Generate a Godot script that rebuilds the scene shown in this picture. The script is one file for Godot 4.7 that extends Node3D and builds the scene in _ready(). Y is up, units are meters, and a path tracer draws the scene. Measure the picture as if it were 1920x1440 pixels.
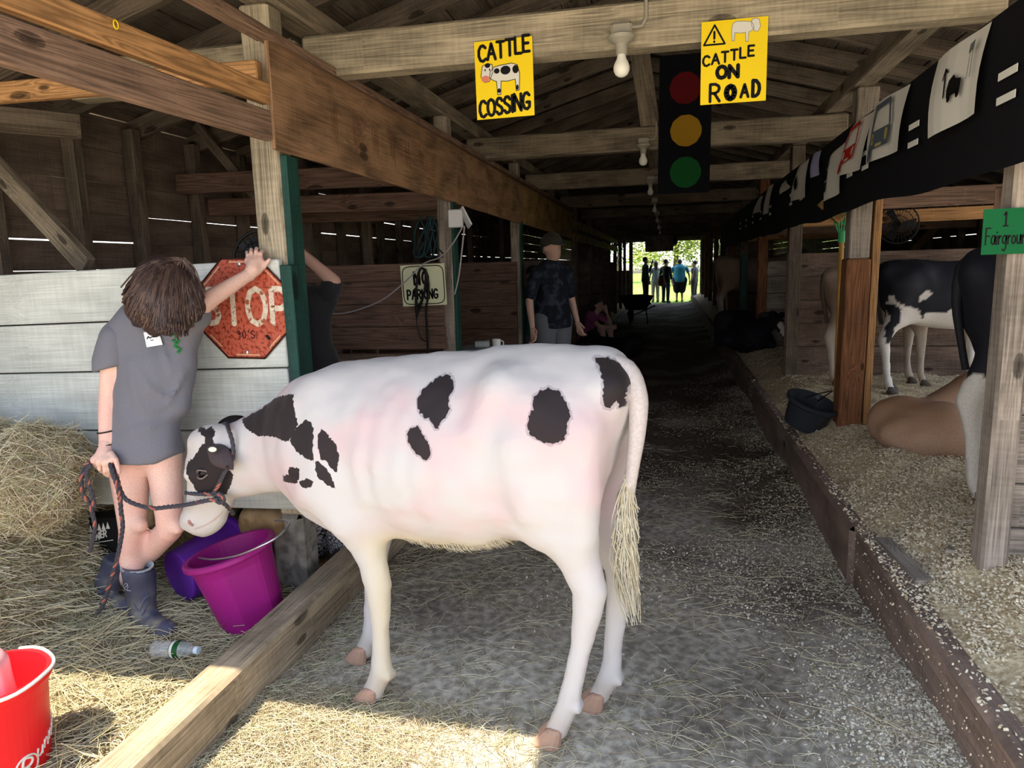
extends Node3D
# A cattle barn at a fair: a heifer drinking, its handler, the stalls and the aisle behind.

const CAM_H := 1.5
var rng := RandomNumberGenerator.new()
var M := {}
var cam_b: Basis
var taken := {}

# ------------------------------------------------------------------ helpers
class MB:
	var v := PackedVector3Array()
	var n := PackedVector3Array()
	var uv := PackedVector2Array()
	var c := PackedColorArray()
	var idx := PackedInt32Array()
	var col := Color.WHITE

	func vert(p: Vector3, nn: Vector3, u: Vector2) -> int:
		v.append(p); n.append(nn); uv.append(u); c.append(col)
		return v.size() - 1

	# corners in any turn; out tells the outer side
	func quad(a: Vector3, b: Vector3, cc: Vector3, d: Vector3, out: Vector3, ua := Vector2(0, 0), ub := Vector2(1, 0), uc := Vector2(1, 1), ud := Vector2(0, 1)) -> void:
		var nn := (b - a).cross(cc - a)
		if nn.length_squared() < 1e-16:
			nn = (cc - a).cross(d - a)
		nn = nn.normalized()
		var i := v.size()
		if nn.dot(out) >= 0.0:
			vert(a, nn, ua); vert(b, nn, ub); vert(cc, nn, uc); vert(d, nn, ud)
			idx.append_array([i, i + 2, i + 1, i, i + 3, i + 2])
		else:
			nn = -nn
			vert(a, nn, ua); vert(b, nn, ub); vert(cc, nn, uc); vert(d, nn, ud)
			idx.append_array([i, i + 1, i + 2, i, i + 2, i + 3])

	func tri(a: Vector3, b: Vector3, cc: Vector3, out: Vector3) -> void:
		var nn := (b - a).cross(cc - a).normalized()
		var i := v.size()
		if nn.dot(out) >= 0.0:
			vert(a, nn, Vector2(a.x, a.y)); vert(b, nn, Vector2(b.x, b.y)); vert(cc, nn, Vector2(cc.x, cc.y))
			idx.append_array([i, i + 2, i + 1])
		else:
			vert(a, -nn, Vector2(a.x, a.y)); vert(b, -nn, Vector2(b.x, b.y)); vert(cc, -nn, Vector2(cc.x, cc.y))
			idx.append_array([i, i + 1, i + 2])

	# chamfered box; grain (u) runs along the longest side
	func box(t: Transform3D, s: Vector3, ch := 0.004, off := Vector2.ZERO) -> void:
		var h := s * 0.5
		ch = minf(ch, minf(h.x, minf(h.y, h.z)) * 0.6)
		var la := 0
		if s.y > s.x and s.y >= s.z:
			la = 1
		elif s.z > s.x and s.z > s.y:
			la = 2
		for ax in 3:
			var b1 := (ax + 1) % 3
			var b2 := (ax + 2) % 3
			for sg in [-1.0, 1.0]:
				var q: Array[Vector3] = []
				var us: Array[Vector2] = []
				for cr in [[-1, -1], [1, -1], [1, 1], [-1, 1]]:
					var p := Vector3.ZERO
					p[ax] = h[ax] * sg
					p[b1] = (h[b1] - ch) * cr[0]
					p[b2] = (h[b2] - ch) * cr[1]
					q.append(t * p)
					var other := b2 if b1 == la else b1
					var lu: float = p[la] if ax != la else p[b1]
					var lv: float = p[other] if ax != la else p[b2]
					us.append(Vector2(lu * 0.5 + off.x, lv * 1.9 + off.y + ax * 0.37 + sg * 0.11))
				var out := Vector3.ZERO
				out[ax] = sg
				quad(q[0], q[1], q[2], q[3], t.basis * out, us[0], us[1], us[2], us[3])
		if ch <= 0.0:
			return
		for ax in 3:
			var b1 := (ax + 1) % 3
			var b2 := (ax + 2) % 3
			for s1 in [-1.0, 1.0]:
				for s2 in [-1.0, 1.0]:
					var q: Array[Vector3] = []
					for e in [[-1, 0], [1, 0], [1, 1], [-1, 1]]:
						var p := Vector3.ZERO
						p[ax] = (h[ax] - ch) * e[0]
						p[b1] = (h[b1] - (ch if e[1] == 1 else 0.0)) * s1
						p[b2] = (h[b2] - (ch if e[1] == 0 else 0.0)) * s2
						q.append(t * p)
					var out := Vector3.ZERO
					out[b1] = s1
					out[b2] = s2
					quad(q[0], q[1], q[2], q[3], t.basis * out, off, off + Vector2(s[ax] * 0.5, 0), off + Vector2(s[ax] * 0.5, 0.01), off)

	func tube(pts: PackedVector3Array, rad: PackedFloat32Array, sides := 8, cap := true, usc := 1.0) -> void:
		var m := pts.size()
		var tan0 := (pts[1] - pts[0]).normalized()
		var side := tan0.cross(Vector3.UP if absf(tan0.y) < 0.9 else Vector3.RIGHT).normalized()
		var first := v.size()
		var along := 0.0
		for k in m:
			var tg: Vector3 = (pts[mini(k + 1, m - 1)] - pts[maxi(k - 1, 0)]).normalized()
			side = (side - tg * side.dot(tg)).normalized()
			var up := tg.cross(side)
			var r: float = rad[mini(k, rad.size() - 1)]
			if k > 0:
				along += pts[k].distance_to(pts[k - 1])
			for j in sides + 1:
				var a := TAU * j / sides
				var dir := side * cos(a) + up * sin(a)
				vert(pts[k] + dir * r, dir, Vector2(along * usc, float(j) / sides))
		for k in m - 1:
			for j in sides:
				var i := first + k * (sides + 1) + j
				var i2 := i + sides + 1
				idx.append_array([i, i2, i + 1, i + 1, i2, i2 + 1])
		if cap:
			for e in [0, m - 1]:
				var tg: Vector3 = (pts[1] - pts[0]).normalized() * -1.0 if e == 0 else (pts[m - 1] - pts[m - 2]).normalized()
				var ci := vert(pts[e], tg, Vector2.ZERO)
				var st: int = first + e * (sides + 1)
				var ring: Array[int] = []
				for j in sides + 1:
					ring.append(vert(v[st + j], tg, Vector2.ZERO))
				for j in sides:
					if e == 0:
						idx.append_array([ci, ring[j], ring[j + 1]])
					else:
						idx.append_array([ci, ring[j + 1], ring[j]])

	# profile of (radius, height) from the outside of the bottom round to the inside; flat facets along the profile unless soft
	func lathe(prof: PackedVector2Array, segs: int, t := Transform3D.IDENTITY, soft := false, squash := 1.0) -> void:
		var m := prof.size()
		for k in m - 1:
			var p0 := prof[k]
			var p1 := prof[k + 1]
			var d := (p1 - p0)
			if d.length() < 1e-7:
				continue
			var nn := Vector2(d.y, -d.x).normalized()
			var n0 := nn
			var n1 := nn
			if soft:
				if k > 0:
					var dp := p0 - prof[k - 1]
					n0 = (nn + Vector2(dp.y, -dp.x).normalized()).normalized()
				if k < m - 2:
					var dn := prof[k + 2] - p1
					n1 = (nn + Vector2(dn.y, -dn.x).normalized()).normalized()
			var first := v.size()
			for j in segs + 1:
				var a := TAU * j / segs
				var ca := cos(a)
				var sa := sin(a)
				vert(t * Vector3(p0.x * ca, p0.y, p0.x * sa * squash), (t.basis * Vector3(n0.x * ca, n0.y, n0.x * sa)).normalized(), Vector2(float(j) / segs, p0.y))
				vert(t * Vector3(p1.x * ca, p1.y, p1.x * sa * squash), (t.basis * Vector3(n1.x * ca, n1.y, n1.x * sa)).normalized(), Vector2(float(j) / segs, p1.y))
			for j in segs:
				var i := first + j * 2
				idx.append_array([i, i + 2, i + 1, i + 1, i + 2, i + 3])

	# flat polygon in the plane of t (x right, y up), facing +z, with thickness behind it
	func poly(t: Transform3D, pts: PackedVector2Array, thick := 0.0, lift := 0.0) -> void:
		var tr := Geometry2D.triangulate_polygon(pts)
		var first := v.size()
		var nz := t.basis.z.normalized()
		for p in pts:
			vert(t * Vector3(p.x, p.y, lift), nz, p)
		for k in range(0, tr.size(), 3):
			var a := pts[tr[k]]
			var b := pts[tr[k + 1]]
			var d := pts[tr[k + 2]]
			if (b - a).cross(d - a) > 0.0:
				idx.append_array([first + tr[k], first + tr[k + 2], first + tr[k + 1]])
			else:
				idx.append_array([first + tr[k], first + tr[k + 1], first + tr[k + 2]])
		if thick > 0.0:
			var f2 := v.size()
			for p in pts:
				vert(t * Vector3(p.x, p.y, lift - thick), -nz, p)
			for k in range(0, tr.size(), 3):
				var a := pts[tr[k]]
				var b := pts[tr[k + 1]]
				var d := pts[tr[k + 2]]
				if (b - a).cross(d - a) > 0.0:
					idx.append_array([f2 + tr[k], f2 + tr[k + 1], f2 + tr[k + 2]])
				else:
					idx.append_array([f2 + tr[k], f2 + tr[k + 2], f2 + tr[k + 1]])
			var cen := Vector2.ZERO
			for p in pts:
				cen += p
			cen /= pts.size()
			var ccw := 1.0 if not Geometry2D.is_polygon_clockwise(pts) else -1.0
			for k in pts.size():
				var a := pts[k]
				var b := pts[(k + 1) % pts.size()]
				var o := Vector2(b.y - a.y, a.x - b.x) * ccw
				quad(t * Vector3(a.x, a.y, lift), t * Vector3(b.x, b.y, lift), t * Vector3(b.x, b.y, lift - thick), t * Vector3(a.x, a.y, lift - thick), t.basis * Vector3(o.x, o.y, 0))

	# brush stroke lying on the plane of t
	func stroke(t: Transform3D, pts: PackedVector2Array, w: float, lift := 0.001) -> void:
		var nz := t.basis.z.normalized()
		for k in pts.size():
			if k < pts.size() - 1:
				var a := pts[k]
				var b := pts[k + 1]
				var o := (b - a).normalized().orthogonal() * w * 0.5
				quad(t * Vector3(a.x + o.x, a.y + o.y, lift), t * Vector3(b.x + o.x, b.y + o.y, lift), t * Vector3(b.x - o.x, b.y - o.y, lift), t * Vector3(a.x - o.x, a.y - o.y, lift), nz)
			if k == pts.size() - 1 and pts[0].distance_squared_to(pts[k]) < 1e-10:
				continue
			var disc := PackedVector2Array()
			for j in 8:
				disc.append(pts[k] + Vector2.from_angle(TAU * j / 8.0) * w * 0.5)
			poly(t, disc, 0.0, lift + 0.00003)

	func mesh(m: Material = null) -> ArrayMesh:
		var a := []
		a.resize(Mesh.ARRAY_MAX)
		a[Mesh.ARRAY_VERTEX] = v
		a[Mesh.ARRAY_NORMAL] = n
		a[Mesh.ARRAY_TEX_UV] = uv
		a[Mesh.ARRAY_COLOR] = c
		a[Mesh.ARRAY_INDEX] = idx
		var am := ArrayMesh.new()
		am.add_surface_from_arrays(Mesh.PRIMITIVE_TRIANGLES, a)
		if m:
			am.surface_set_material(0, m)
		return am


# Implicit body: chains of tapered capsules joined by a smooth minimum, meshed as surface nets.
class Field:
	var A: Array[Vector3] = []
	var D: Array[Vector3] = []
	var IL := PackedFloat32Array()
	var R0 := PackedFloat32Array()
	var DR := PackedFloat32Array()
	var S: Array[Vector3] = []
	var G := PackedInt32Array()
	var KS := PackedFloat32Array()
	var planes: Array[Plane] = []
	var noise: FastNoiseLite
	var amp := 0.0
	var lo := Vector3(1e9, 1e9, 1e9)
	var hi := Vector3(-1e9, -1e9, -1e9)

	# pts: [Vector3, radius] pairs; kz flattens the section across z; k is the blend with what came before
	func chain(pts: Array, k := 0.03, kz := 1.0) -> void:
		var g := KS.size()
		KS.append(k)
		var sc := Vector3(1, 1, 1.0 / kz)
		if pts.size() == 1:
			pts = [pts[0], [pts[0][0] + Vector3(0, 0.0005, 0), pts[0][1]]]
		for i in pts.size() - 1:
			var a: Vector3 = pts[i][0]
			var b: Vector3 = pts[i + 1][0]
			var ra: float = pts[i][1]
			var rb: float = pts[i + 1][1]
			A.append(a * sc); D.append((b - a) * sc)
			IL.append(1.0 / maxf(((b - a) * sc).length_squared(), 1e-9))
			R0.append(ra); DR.append(rb - ra); S.append(sc); G.append(g)
			var e := maxf(ra, rb) * maxf(1.0, kz) + 0.02
			lo = lo.min(a - Vector3(e, e, e)).min(b - Vector3(e, e, e))
			hi = hi.max(a + Vector3(e, e, e)).max(b + Vector3(e, e, e))

	func bone(p: Vector3, i: int) -> float:
		var q := p * S[i] - A[i]
		var t := clampf(q.dot(D[i]) * IL[i], 0.0, 1.0)
		return (q - D[i] * t).length() - R0[i] - DR[i] * t

	func at(p: Vector3, list: PackedInt32Array) -> float:
		var d := 1e6
		var cur := -1
		var m := 1e6
		for i in list:
			if G[i] != cur:
				if cur >= 0:
					var k: float = KS[cur]
					var h := maxf(k - absf(d - m), 0.0)
					d = minf(d, m) - h * h * 0.25 / k
				cur = G[i]
				m = 1e6
			var q := p * S[i] - A[i]
			var t := clampf(q.dot(D[i]) * IL[i], 0.0, 1.0)
			m = minf(m, (q - D[i] * t).length() - R0[i] - DR[i] * t)
		if cur >= 0:
			var k: float = KS[cur]
			var h := maxf(k - absf(d - m), 0.0)
			d = minf(d, m) - h * h * 0.25 / k
		if amp > 0.0:
			d += noise.get_noise_3dv(p) * amp
		for pl in planes:
			d = maxf(d, pl.distance_to(p))
		return d

	func nets(mb: MB, cell: float, paint = null, uvf = null) -> void:
		lo -= Vector3.ONE * cell * 2.0
		hi += Vector3.ONE * cell * 2.0
		const B := 5
		var nb := Vector3i(((hi - lo) / (cell * B)).ceil())
		var nx := nb.x * B + 1
		var ny := nb.y * B + 1
		var nz := nb.z * B + 1
		var sx := ny * nz
		var sy := nz
		var val := PackedFloat32Array()
		val.resize(nx * ny * nz)
		val.fill(1e9)
		var vid := PackedInt32Array()
		vid.resize(nx * ny * nz)
		vid.fill(-1)
		var hd := cell * B * 0.87 * 1.6 + amp
		var kmax := 0.0
		for k in KS:
			kmax = maxf(kmax, k)
		var nbones := A.size()
		var ds := PackedFloat32Array()
		ds.resize(nbones)
		var active: Array[Vector3i] = []
		for bx in nb.x:
			for by in nb.y:
				for bz in nb.z:
					var c := lo + (Vector3(bx, by, bz) + Vector3(0.5, 0.5, 0.5)) * cell * B
					var dm := 1e6
					for i in nbones:
						var q := c * S[i] - A[i]
						var t := clampf(q.dot(D[i]) * IL[i], 0.0, 1.0)
						var e := (q - D[i] * t).length() - R0[i] - DR[i] * t
						ds[i] = e
						dm = minf(dm, e)
					if dm > hd + kmax * 0.3:
						continue
					var out := false
					for pl in planes:
						if pl.distance_to(c) > hd:
							out = true
					if out or (dm < -hd and planes.is_empty()):
						continue
					var list := PackedInt32Array()
					for i in nbones:
						if ds[i] < dm + hd * 2.0 + kmax:
							list.append(i)
					active.append(Vector3i(bx, by, bz))
					for i in B + 1:
						for j in B + 1:
							var o := (bx * B + i) * sx + (by * B + j) * sy + bz * B
							for k in B + 1:
								if val[o + k] > 1e8:
									val[o + k] = at(lo + Vector3(bx * B + i, by * B + j, bz * B + k) * cell, list)
		var cells := PackedInt32Array()
		var base := mb.v.size()
		var corner: Array[Vector3] = [Vector3(0, 0, 0), Vector3(0, 0, 1), Vector3(0, 1, 0), Vector3(0, 1, 1), Vector3(1, 0, 0), Vector3(1, 0, 1), Vector3(1, 1, 0), Vector3(1, 1, 1)]
		var offs := PackedInt32Array([0, 1, sy, sy + 1, sx, sx + 1, sx + sy, sx + sy + 1])
		var e0 := PackedInt32Array([0, 2, 4, 6, 0, 1, 4, 5, 0, 1, 2, 3])
		var e1 := PackedInt32Array([1, 3, 5, 7, 2, 3, 6, 7, 4, 5, 6, 7])
		var f := PackedFloat32Array()
		f.resize(8)
		for bk in active:
			for i in range(bk.x * B, bk.x * B + B):
				for j in range(bk.y * B, bk.y * B + B):
					for k in range(bk.z * B, bk.z * B + B):
						var o := i * sx + j * sy + k
						var neg := 0
						var bad := false
						for q in 8:
							var x := val[o + offs[q]]
							f[q] = x
							if x < 0.0:
								neg += 1
							if x > 1e8:
								bad = true
						if neg == 0 or neg == 8 or bad:
							continue
						var s := Vector3.ZERO
						var cnt := 0
						for q in 12:
							var a := f[e0[q]]
							var b := f[e1[q]]
							if (a < 0.0) != (b < 0.0):
								s += corner[e0[q]].lerp(corner[e1[q]], a / (a - b))
								cnt += 1
						var p := lo + (Vector3(i, j, k) + s / cnt) * cell
						vid[o] = mb.v.size()
						cells.append(o)
						mb.v.append(p)
						mb.n.append(Vector3.ZERO)
		for o in cells:
			for ax in 3:
				var st: int = [sx, sy, 1][ax]
				var u: int = [sy, 1, sx][ax]
				var w: int = [1, sx, sy][ax]
				if o < u + w:
					continue
				var a := val[o]
				var b := val[o + st]
				if b > 1e8 or (a < 0.0) == (b < 0.0):
					continue
				var q0 := vid[o]
				var q1 := vid[o - u]
				var q2 := vid[o - u - w]
				var q3 := vid[o - w]
				if q1 < 0 or q2 < 0 or q3 < 0:
					continue
				if a < 0.0:
					mb.idx.append_array([q0, q2, q1, q0, q3, q2])
				else:
					mb.idx.append_array([q0, q1, q2, q0, q2, q3])
				var nn := (mb.v[q2] - mb.v[q0]).cross(mb.v[q3] - mb.v[q1])
				if a >= 0.0:
					nn = -nn
				mb.n[q0] += nn
				mb.n[q1] += nn
				mb.n[q2] += nn
				mb.n[q3] += nn
		for i in range(base, mb.v.size()):
			mb.n[i] = mb.n[i].normalized()
			mb.uv.append(uvf.call(mb.v[i], mb.n[i]) if uvf != null else Vector2(mb.v[i].x, mb.v[i].y))
			mb.c.append(paint.call(mb.v[i], mb.n[i]) if paint != null else mb.col)


func numbered(called: String) -> String:
	var k: int = taken.get(called, 0)
	taken[called] = k + 1
	return called if k == 0 else "%s_%03d" % [called, k]

func tag(o: Node, label: String, category: String, group := "", kind := "") -> Node:
	if label: o.set_meta("label", label)
	if category: o.set_meta("category", category)
	if group: o.set_meta("group", group)
	if kind: o.set_meta("kind", kind)
	return o

func thing(called: String, label: String, category: String, at_pos := Vector3.ZERO, group := "") -> Node3D:
	var o := Node3D.new()
	o.name = numbered(called)
	add_child(o)
	o.position = at_pos
	tag(o, label, category, group)
	return o

func part(called: String, mb: MB, m: Material, parent: Node = self, label := "") -> MeshInstance3D:
	var o := MeshInstance3D.new()
	o.mesh = mb.mesh(m)
	if parent == self:
		o.name = numbered(called)
	else:
		var key := str(parent.get_instance_id()) + called
		var k: int = taken.get(key, 0)
		taken[key] = k + 1
		o.name = called if k == 0 else "%s_%03d" % [called, k]
	parent.add_child(o, true)
	if label: o.set_meta("label", label)
	return o

func struct(called: String, mb: MB, m: Material) -> MeshInstance3D:
	var o := part(called, mb, m)
	o.set_meta("kind", "structure")
	return o

func copies(called: String, mesh: Mesh, xf: Array[Transform3D], cols: PackedColorArray, label: String, category: String, parent: Node = self) -> MultiMeshInstance3D:
	var mm := MultiMesh.new()
	mm.transform_format = MultiMesh.TRANSFORM_3D
	mm.use_colors = true
	mm.mesh = mesh
	mm.instance_count = xf.size()
	for i in xf.size():
		mm.set_instance_transform(i, xf[i])
		mm.set_instance_color(i, cols[i])
	var o := MultiMeshInstance3D.new()
	o.multimesh = mm
	o.name = numbered(called) if parent == self else called
	parent.add_child(o, true)
	if parent == self:
		tag(o, label, category, "", "stuff")
	else:
		o.set_meta("kind", "stuff")
	return o

# the point at depth z that lies in the direction of pixel (px, py) of the photograph
func at(px: float, py: float, z: float) -> Vector3:
	var r := cam_b * Vector3(px - 960.0, 720.0 - py, -1330.0)
	return Vector3(0, CAM_H, 0) + r * (z / r.z)

func atx(px: float, py: float, x: float) -> Vector3:
	var r := cam_b * Vector3(px - 960.0, 720.0 - py, -1330.0)
	return Vector3(0, CAM_H, 0) + r * (x / r.x)

func aty(px: float, py: float, y: float) -> Vector3:
	var r := cam_b * Vector3(px - 960.0, 720.0 - py, -1330.0)
	return Vector3(0, CAM_H, 0) + r * ((y - CAM_H) / r.y)

func rr(a: float, b: float) -> float:
	return rng.randf_range(a, b)

func pv(a: Array) -> PackedVector2Array:
	var o := PackedVector2Array()
	for i in range(0, a.size(), 2):
		o.append(Vector2(a[i], a[i + 1]))
	return o

# smooth curve through points
func curve(pts: Array, step := 0.02) -> PackedVector3Array:
	var o := PackedVector3Array()
	for i in pts.size() - 1:
		var a: Vector3 = pts[maxi(i - 1, 0)]
		var b: Vector3 = pts[i]
		var c: Vector3 = pts[i + 1]
		var d: Vector3 = pts[mini(i + 2, pts.size() - 1)]
		var k := maxi(1, int(b.distance_to(c) / step))
		for j in k:
			o.append(b.cubic_interpolate(c, a, d, float(j) / k))
	o.append(pts[pts.size() - 1])
	return o

func curve2(a: Array, per := 5) -> PackedVector2Array:
	var p := pv(a)
	var o := PackedVector2Array()
	for i in p.size() - 1:
		for j in per:
			o.append(p[i].cubic_interpolate(p[i + 1], p[maxi(i - 1, 0)], p[mini(i + 2, p.size() - 1)], float(j) / per))
	o.append(p[p.size() - 1])
	return o

func look(a: Vector3, b: Vector3, up := Vector3.UP) -> Transform3D:   # x axis from a to b, centred
	var x := (b - a).normalized()
	var z := x.cross(up).normalized()
	return Transform3D(Basis(x, z.cross(x), z), (a + b) * 0.5)

# a timber of section h (up) by w from a to b
func beam(mb: MB, a: Vector3, b: Vector3, h: float, w: float, ch := 0.005, up := Vector3.UP) -> void:
	if absf((b - a).normalized().dot(up)) > 0.98:
		up = Vector3.FORWARD
	mb.box(look(a, b, up), Vector3(a.distance_to(b), h, w), ch, Vector2(rng.randf(), rng.randf()))

func timber(called: String, a: Vector3, b: Vector3, h: float, w: float, m: Material, parent: Node = self, ch := 0.005, up := Vector3.UP) -> MeshInstance3D:
	var mb := MB.new()
	if parent is Node3D and parent != self:
		a -= (parent as Node3D).position
		b -= (parent as Node3D).position
	beam(mb, a, b, h, w, ch, up)
	return part(called, mb, m, parent)

func _ready() -> void:
	# camera: eye 1.5 m up in front of the open barn, looking down the aisle (-z)
	cam_b = Basis(Vector3(0.97666, -0.02747, -0.21301), Vector3(-0.00783, 0.98645, -0.16306), Vector3(0.2146, 0.16092, 0.96335)).orthonormalized()
	var cam := Camera3D.new()
	cam.name = "camera"
	cam.keep_aspect = Camera3D.KEEP_HEIGHT
	cam.fov = 2.0 * rad_to_deg(atan(720.0 / 1330.0))
	cam.near = 0.05
	cam.far = 400.0
	cam.transform = Transform3D(cam_b, Vector3(0, CAM_H, 0))
	add_child(cam)
	cam.current = true
	# sky and sun
	var sky_m := ProceduralSkyMaterial.new()
	sky_m.sky_top_color = Color(0.68, 0.76, 0.88)
	sky_m.sky_horizon_color = Color(0.96, 0.95, 0.93)
	sky_m.sky_curve = 0.2
	sky_m.sky_energy_multiplier = SKY_E
	sky_m.ground_horizon_color = Color(0.6, 0.58, 0.52)
	sky_m.ground_bottom_color = Color(0.4, 0.38, 0.34)
	sky_m.ground_energy_multiplier = SKY_E * 0.6
	var env := Environment.new()
	env.background_mode = Environment.BG_SKY
	env.sky = Sky.new()
	env.sky.sky_material = sky_m
	env.tonemap_mode = Environment.TONE_MAPPER_LINEAR
	env.tonemap_exposure = EXPO
	env.sdfgi_enabled = true
	env.ssao_enabled = true
	env.ssil_enabled = true
	var we := WorldEnvironment.new()
	we.name = "world"
	we.environment = env
	add_child(we)
	var sun := DirectionalLight3D.new()
	sun.name = "sun"
	sun.light_color = Color(1.0, 0.94, 0.83)
	sun.light_energy = SUN_E
	sun.light_angular_distance = 0.53
	sun.shadow_enabled = true
	add_child(sun)
	sun.look_at_from_position(Vector3.ZERO, Vector3(0.35, -1.0, -0.4), Vector3.UP)
	rng.seed = 7
	make_materials()
	if LOG: print("make_materials() " , Time.get_ticks_msec())
	build_ground()
	if LOG: print("build_ground() " , Time.get_ticks_msec())
	build_shell()
	if LOG: print("build_shell() " , Time.get_ticks_msec())
	build_frame()
	if LOG: print("build_frame() " , Time.get_ticks_msec())
	build_left_stalls()
	if LOG: print("build_left_stalls() " , Time.get_ticks_msec())
	build_right_stalls()
	if LOG: print("build_right_stalls() " , Time.get_ticks_msec())
	build_header_and_banner()
	if LOG: print("build_header_and_banner() " , Time.get_ticks_msec())
	build_signs()
	if LOG: print("build_signs() " , Time.get_ticks_msec())
	build_main_cow()
	if LOG: print("build_main_cow() " , Time.get_ticks_msec())
	build_girl()
	if LOG: print("build_girl() " , Time.get_ticks_msec())
	build_other_cattle()
	if LOG: print("build_other_cattle() " , Time.get_ticks_msec())
	build_people()
	if LOG: print("build_people() " , Time.get_ticks_msec())
	build_props()
	if LOG: print("build_props() " , Time.get_ticks_msec())
	build_outdoors()
	if LOG: print("build_outdoors() " , Time.get_ticks_msec())
	build_litter()
	if LOG: print("build_litter() " , Time.get_ticks_msec())

const SKY_E := 1.6
const SUN_E := 3.2
const EXPO := 1.3

const LOG := false

# ------------------------------------------------------------------ materials
func nz(seed_n: int, freq: float, oct := 4) -> FastNoiseLite:
	var f := FastNoiseLite.new()
	f.seed = seed_n
	f.noise_type = FastNoiseLite.TYPE_SIMPLEX_SMOOTH
	f.frequency = freq
	f.fractal_octaves = oct
	return f

func layer(seed_n: int, w: int, h: int, freq: float, tw: int, th: int, oct := 4) -> PackedByteArray:
	var im := nz(seed_n, freq, oct).get_seamless_image(w, h)
	im.convert(Image.FORMAT_L8)
	if w != tw or h != th:
		im.resize(tw, th, Image.INTERPOLATE_CUBIC)
	return im.get_data()

# grey grain running along u: fibres, growth rings, saw marks, weather blotches, knots
func wood_tex(s: int, ring: float, saw: float, blotch: float, fibre: float, knots := 3) -> ImageTexture:
	var w := 1024
	var h := 256
	var a := layer(s, 32, 256, 0.02, w, h, 3)
	var b := layer(s + 1, 20, 256, 0.25, w, h, 3)
	var c := layer(s + 2, 512, 16, 0.16, w, h, 2)
	var d := layer(s + 3, 64, 48, 0.05, w, h, 4)
	var r := RandomNumberGenerator.new()
	r.seed = s
	var kx := PackedFloat32Array()
	var ky := PackedFloat32Array()
	var kr := PackedFloat32Array()
	for i in knots:
		kx.append(r.randf_range(80, w - 80)); ky.append(r.randf_range(40, h - 40)); kr.append(r.randf_range(6, 13))
	var o := PackedByteArray()
	o.resize(w * h)
	for y in h:
		for x in w:
			var i := y * w + x
			var warp := 0.0
			var spot := 0.0
			for k in knots:
				var dx := (x - kx[k]) * 0.4
				var dy := y - ky[k]
				var q := (dx * dx + dy * dy) / (kr[k] * kr[k])
				if q < 12.0:
					warp += 1.2 / (1.0 + q) * 3.0
					if q < 1.0:
						spot = 1.0 - q * 0.5
			var rings := sin(a[i] * 0.16 + y * 0.05 + warp * 2.0)
			rings = rings * rings * rings
			var g := 0.86 + rings * ring + (b[i] - 128) / 128.0 * fibre + (c[i] - 128) / 128.0 * saw + (d[i] - 128) / 128.0 * blotch - spot * 0.38
			o[i] = int(clampf(g, 0.05, 1.0) * 255.0)
	var im := Image.create_from_data(w, h, false, Image.FORMAT_L8, o)
	im.convert(Image.FORMAT_RGB8)
	return ImageTexture.create_from_image(im)

func noise_tex(s: int, freq: float, c0: Color, c1: Color, lo := 0.3, hi := 0.7, size := 512, oct := 5) -> NoiseTexture2D:
	var t := NoiseTexture2D.new()
	t.width = size
	t.height = size
	t.seamless = true
	t.noise = nz(s, freq, oct)
	var g := Gradient.new()
	g.offsets = PackedFloat32Array([lo, hi])
	g.colors = PackedColorArray([c0, c1])
	t.color_ramp = g
	return t

func mat(called: String, col: Color, rough := 0.85, tex: Texture2D = null, bump := 0.0, vc := false) -> StandardMaterial3D:
	var m := StandardMaterial3D.new()
	m.resource_name = called
	m.albedo_color = col
	m.roughness = rough
	m.metallic_specular = 0.35
	if tex:
		m.albedo_texture = tex
		if bump > 0.0:
			m.heightmap_enabled = true
			m.heightmap_texture = tex
			m.heightmap_scale = bump
	m.vertex_color_use_as_albedo = vc
	M[called] = m
	return m

func tri(m: StandardMaterial3D, s: float) -> StandardMaterial3D:
	m.uv1_triplanar = true
	m.uv1_scale = Vector3.ONE * s
	return m

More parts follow.
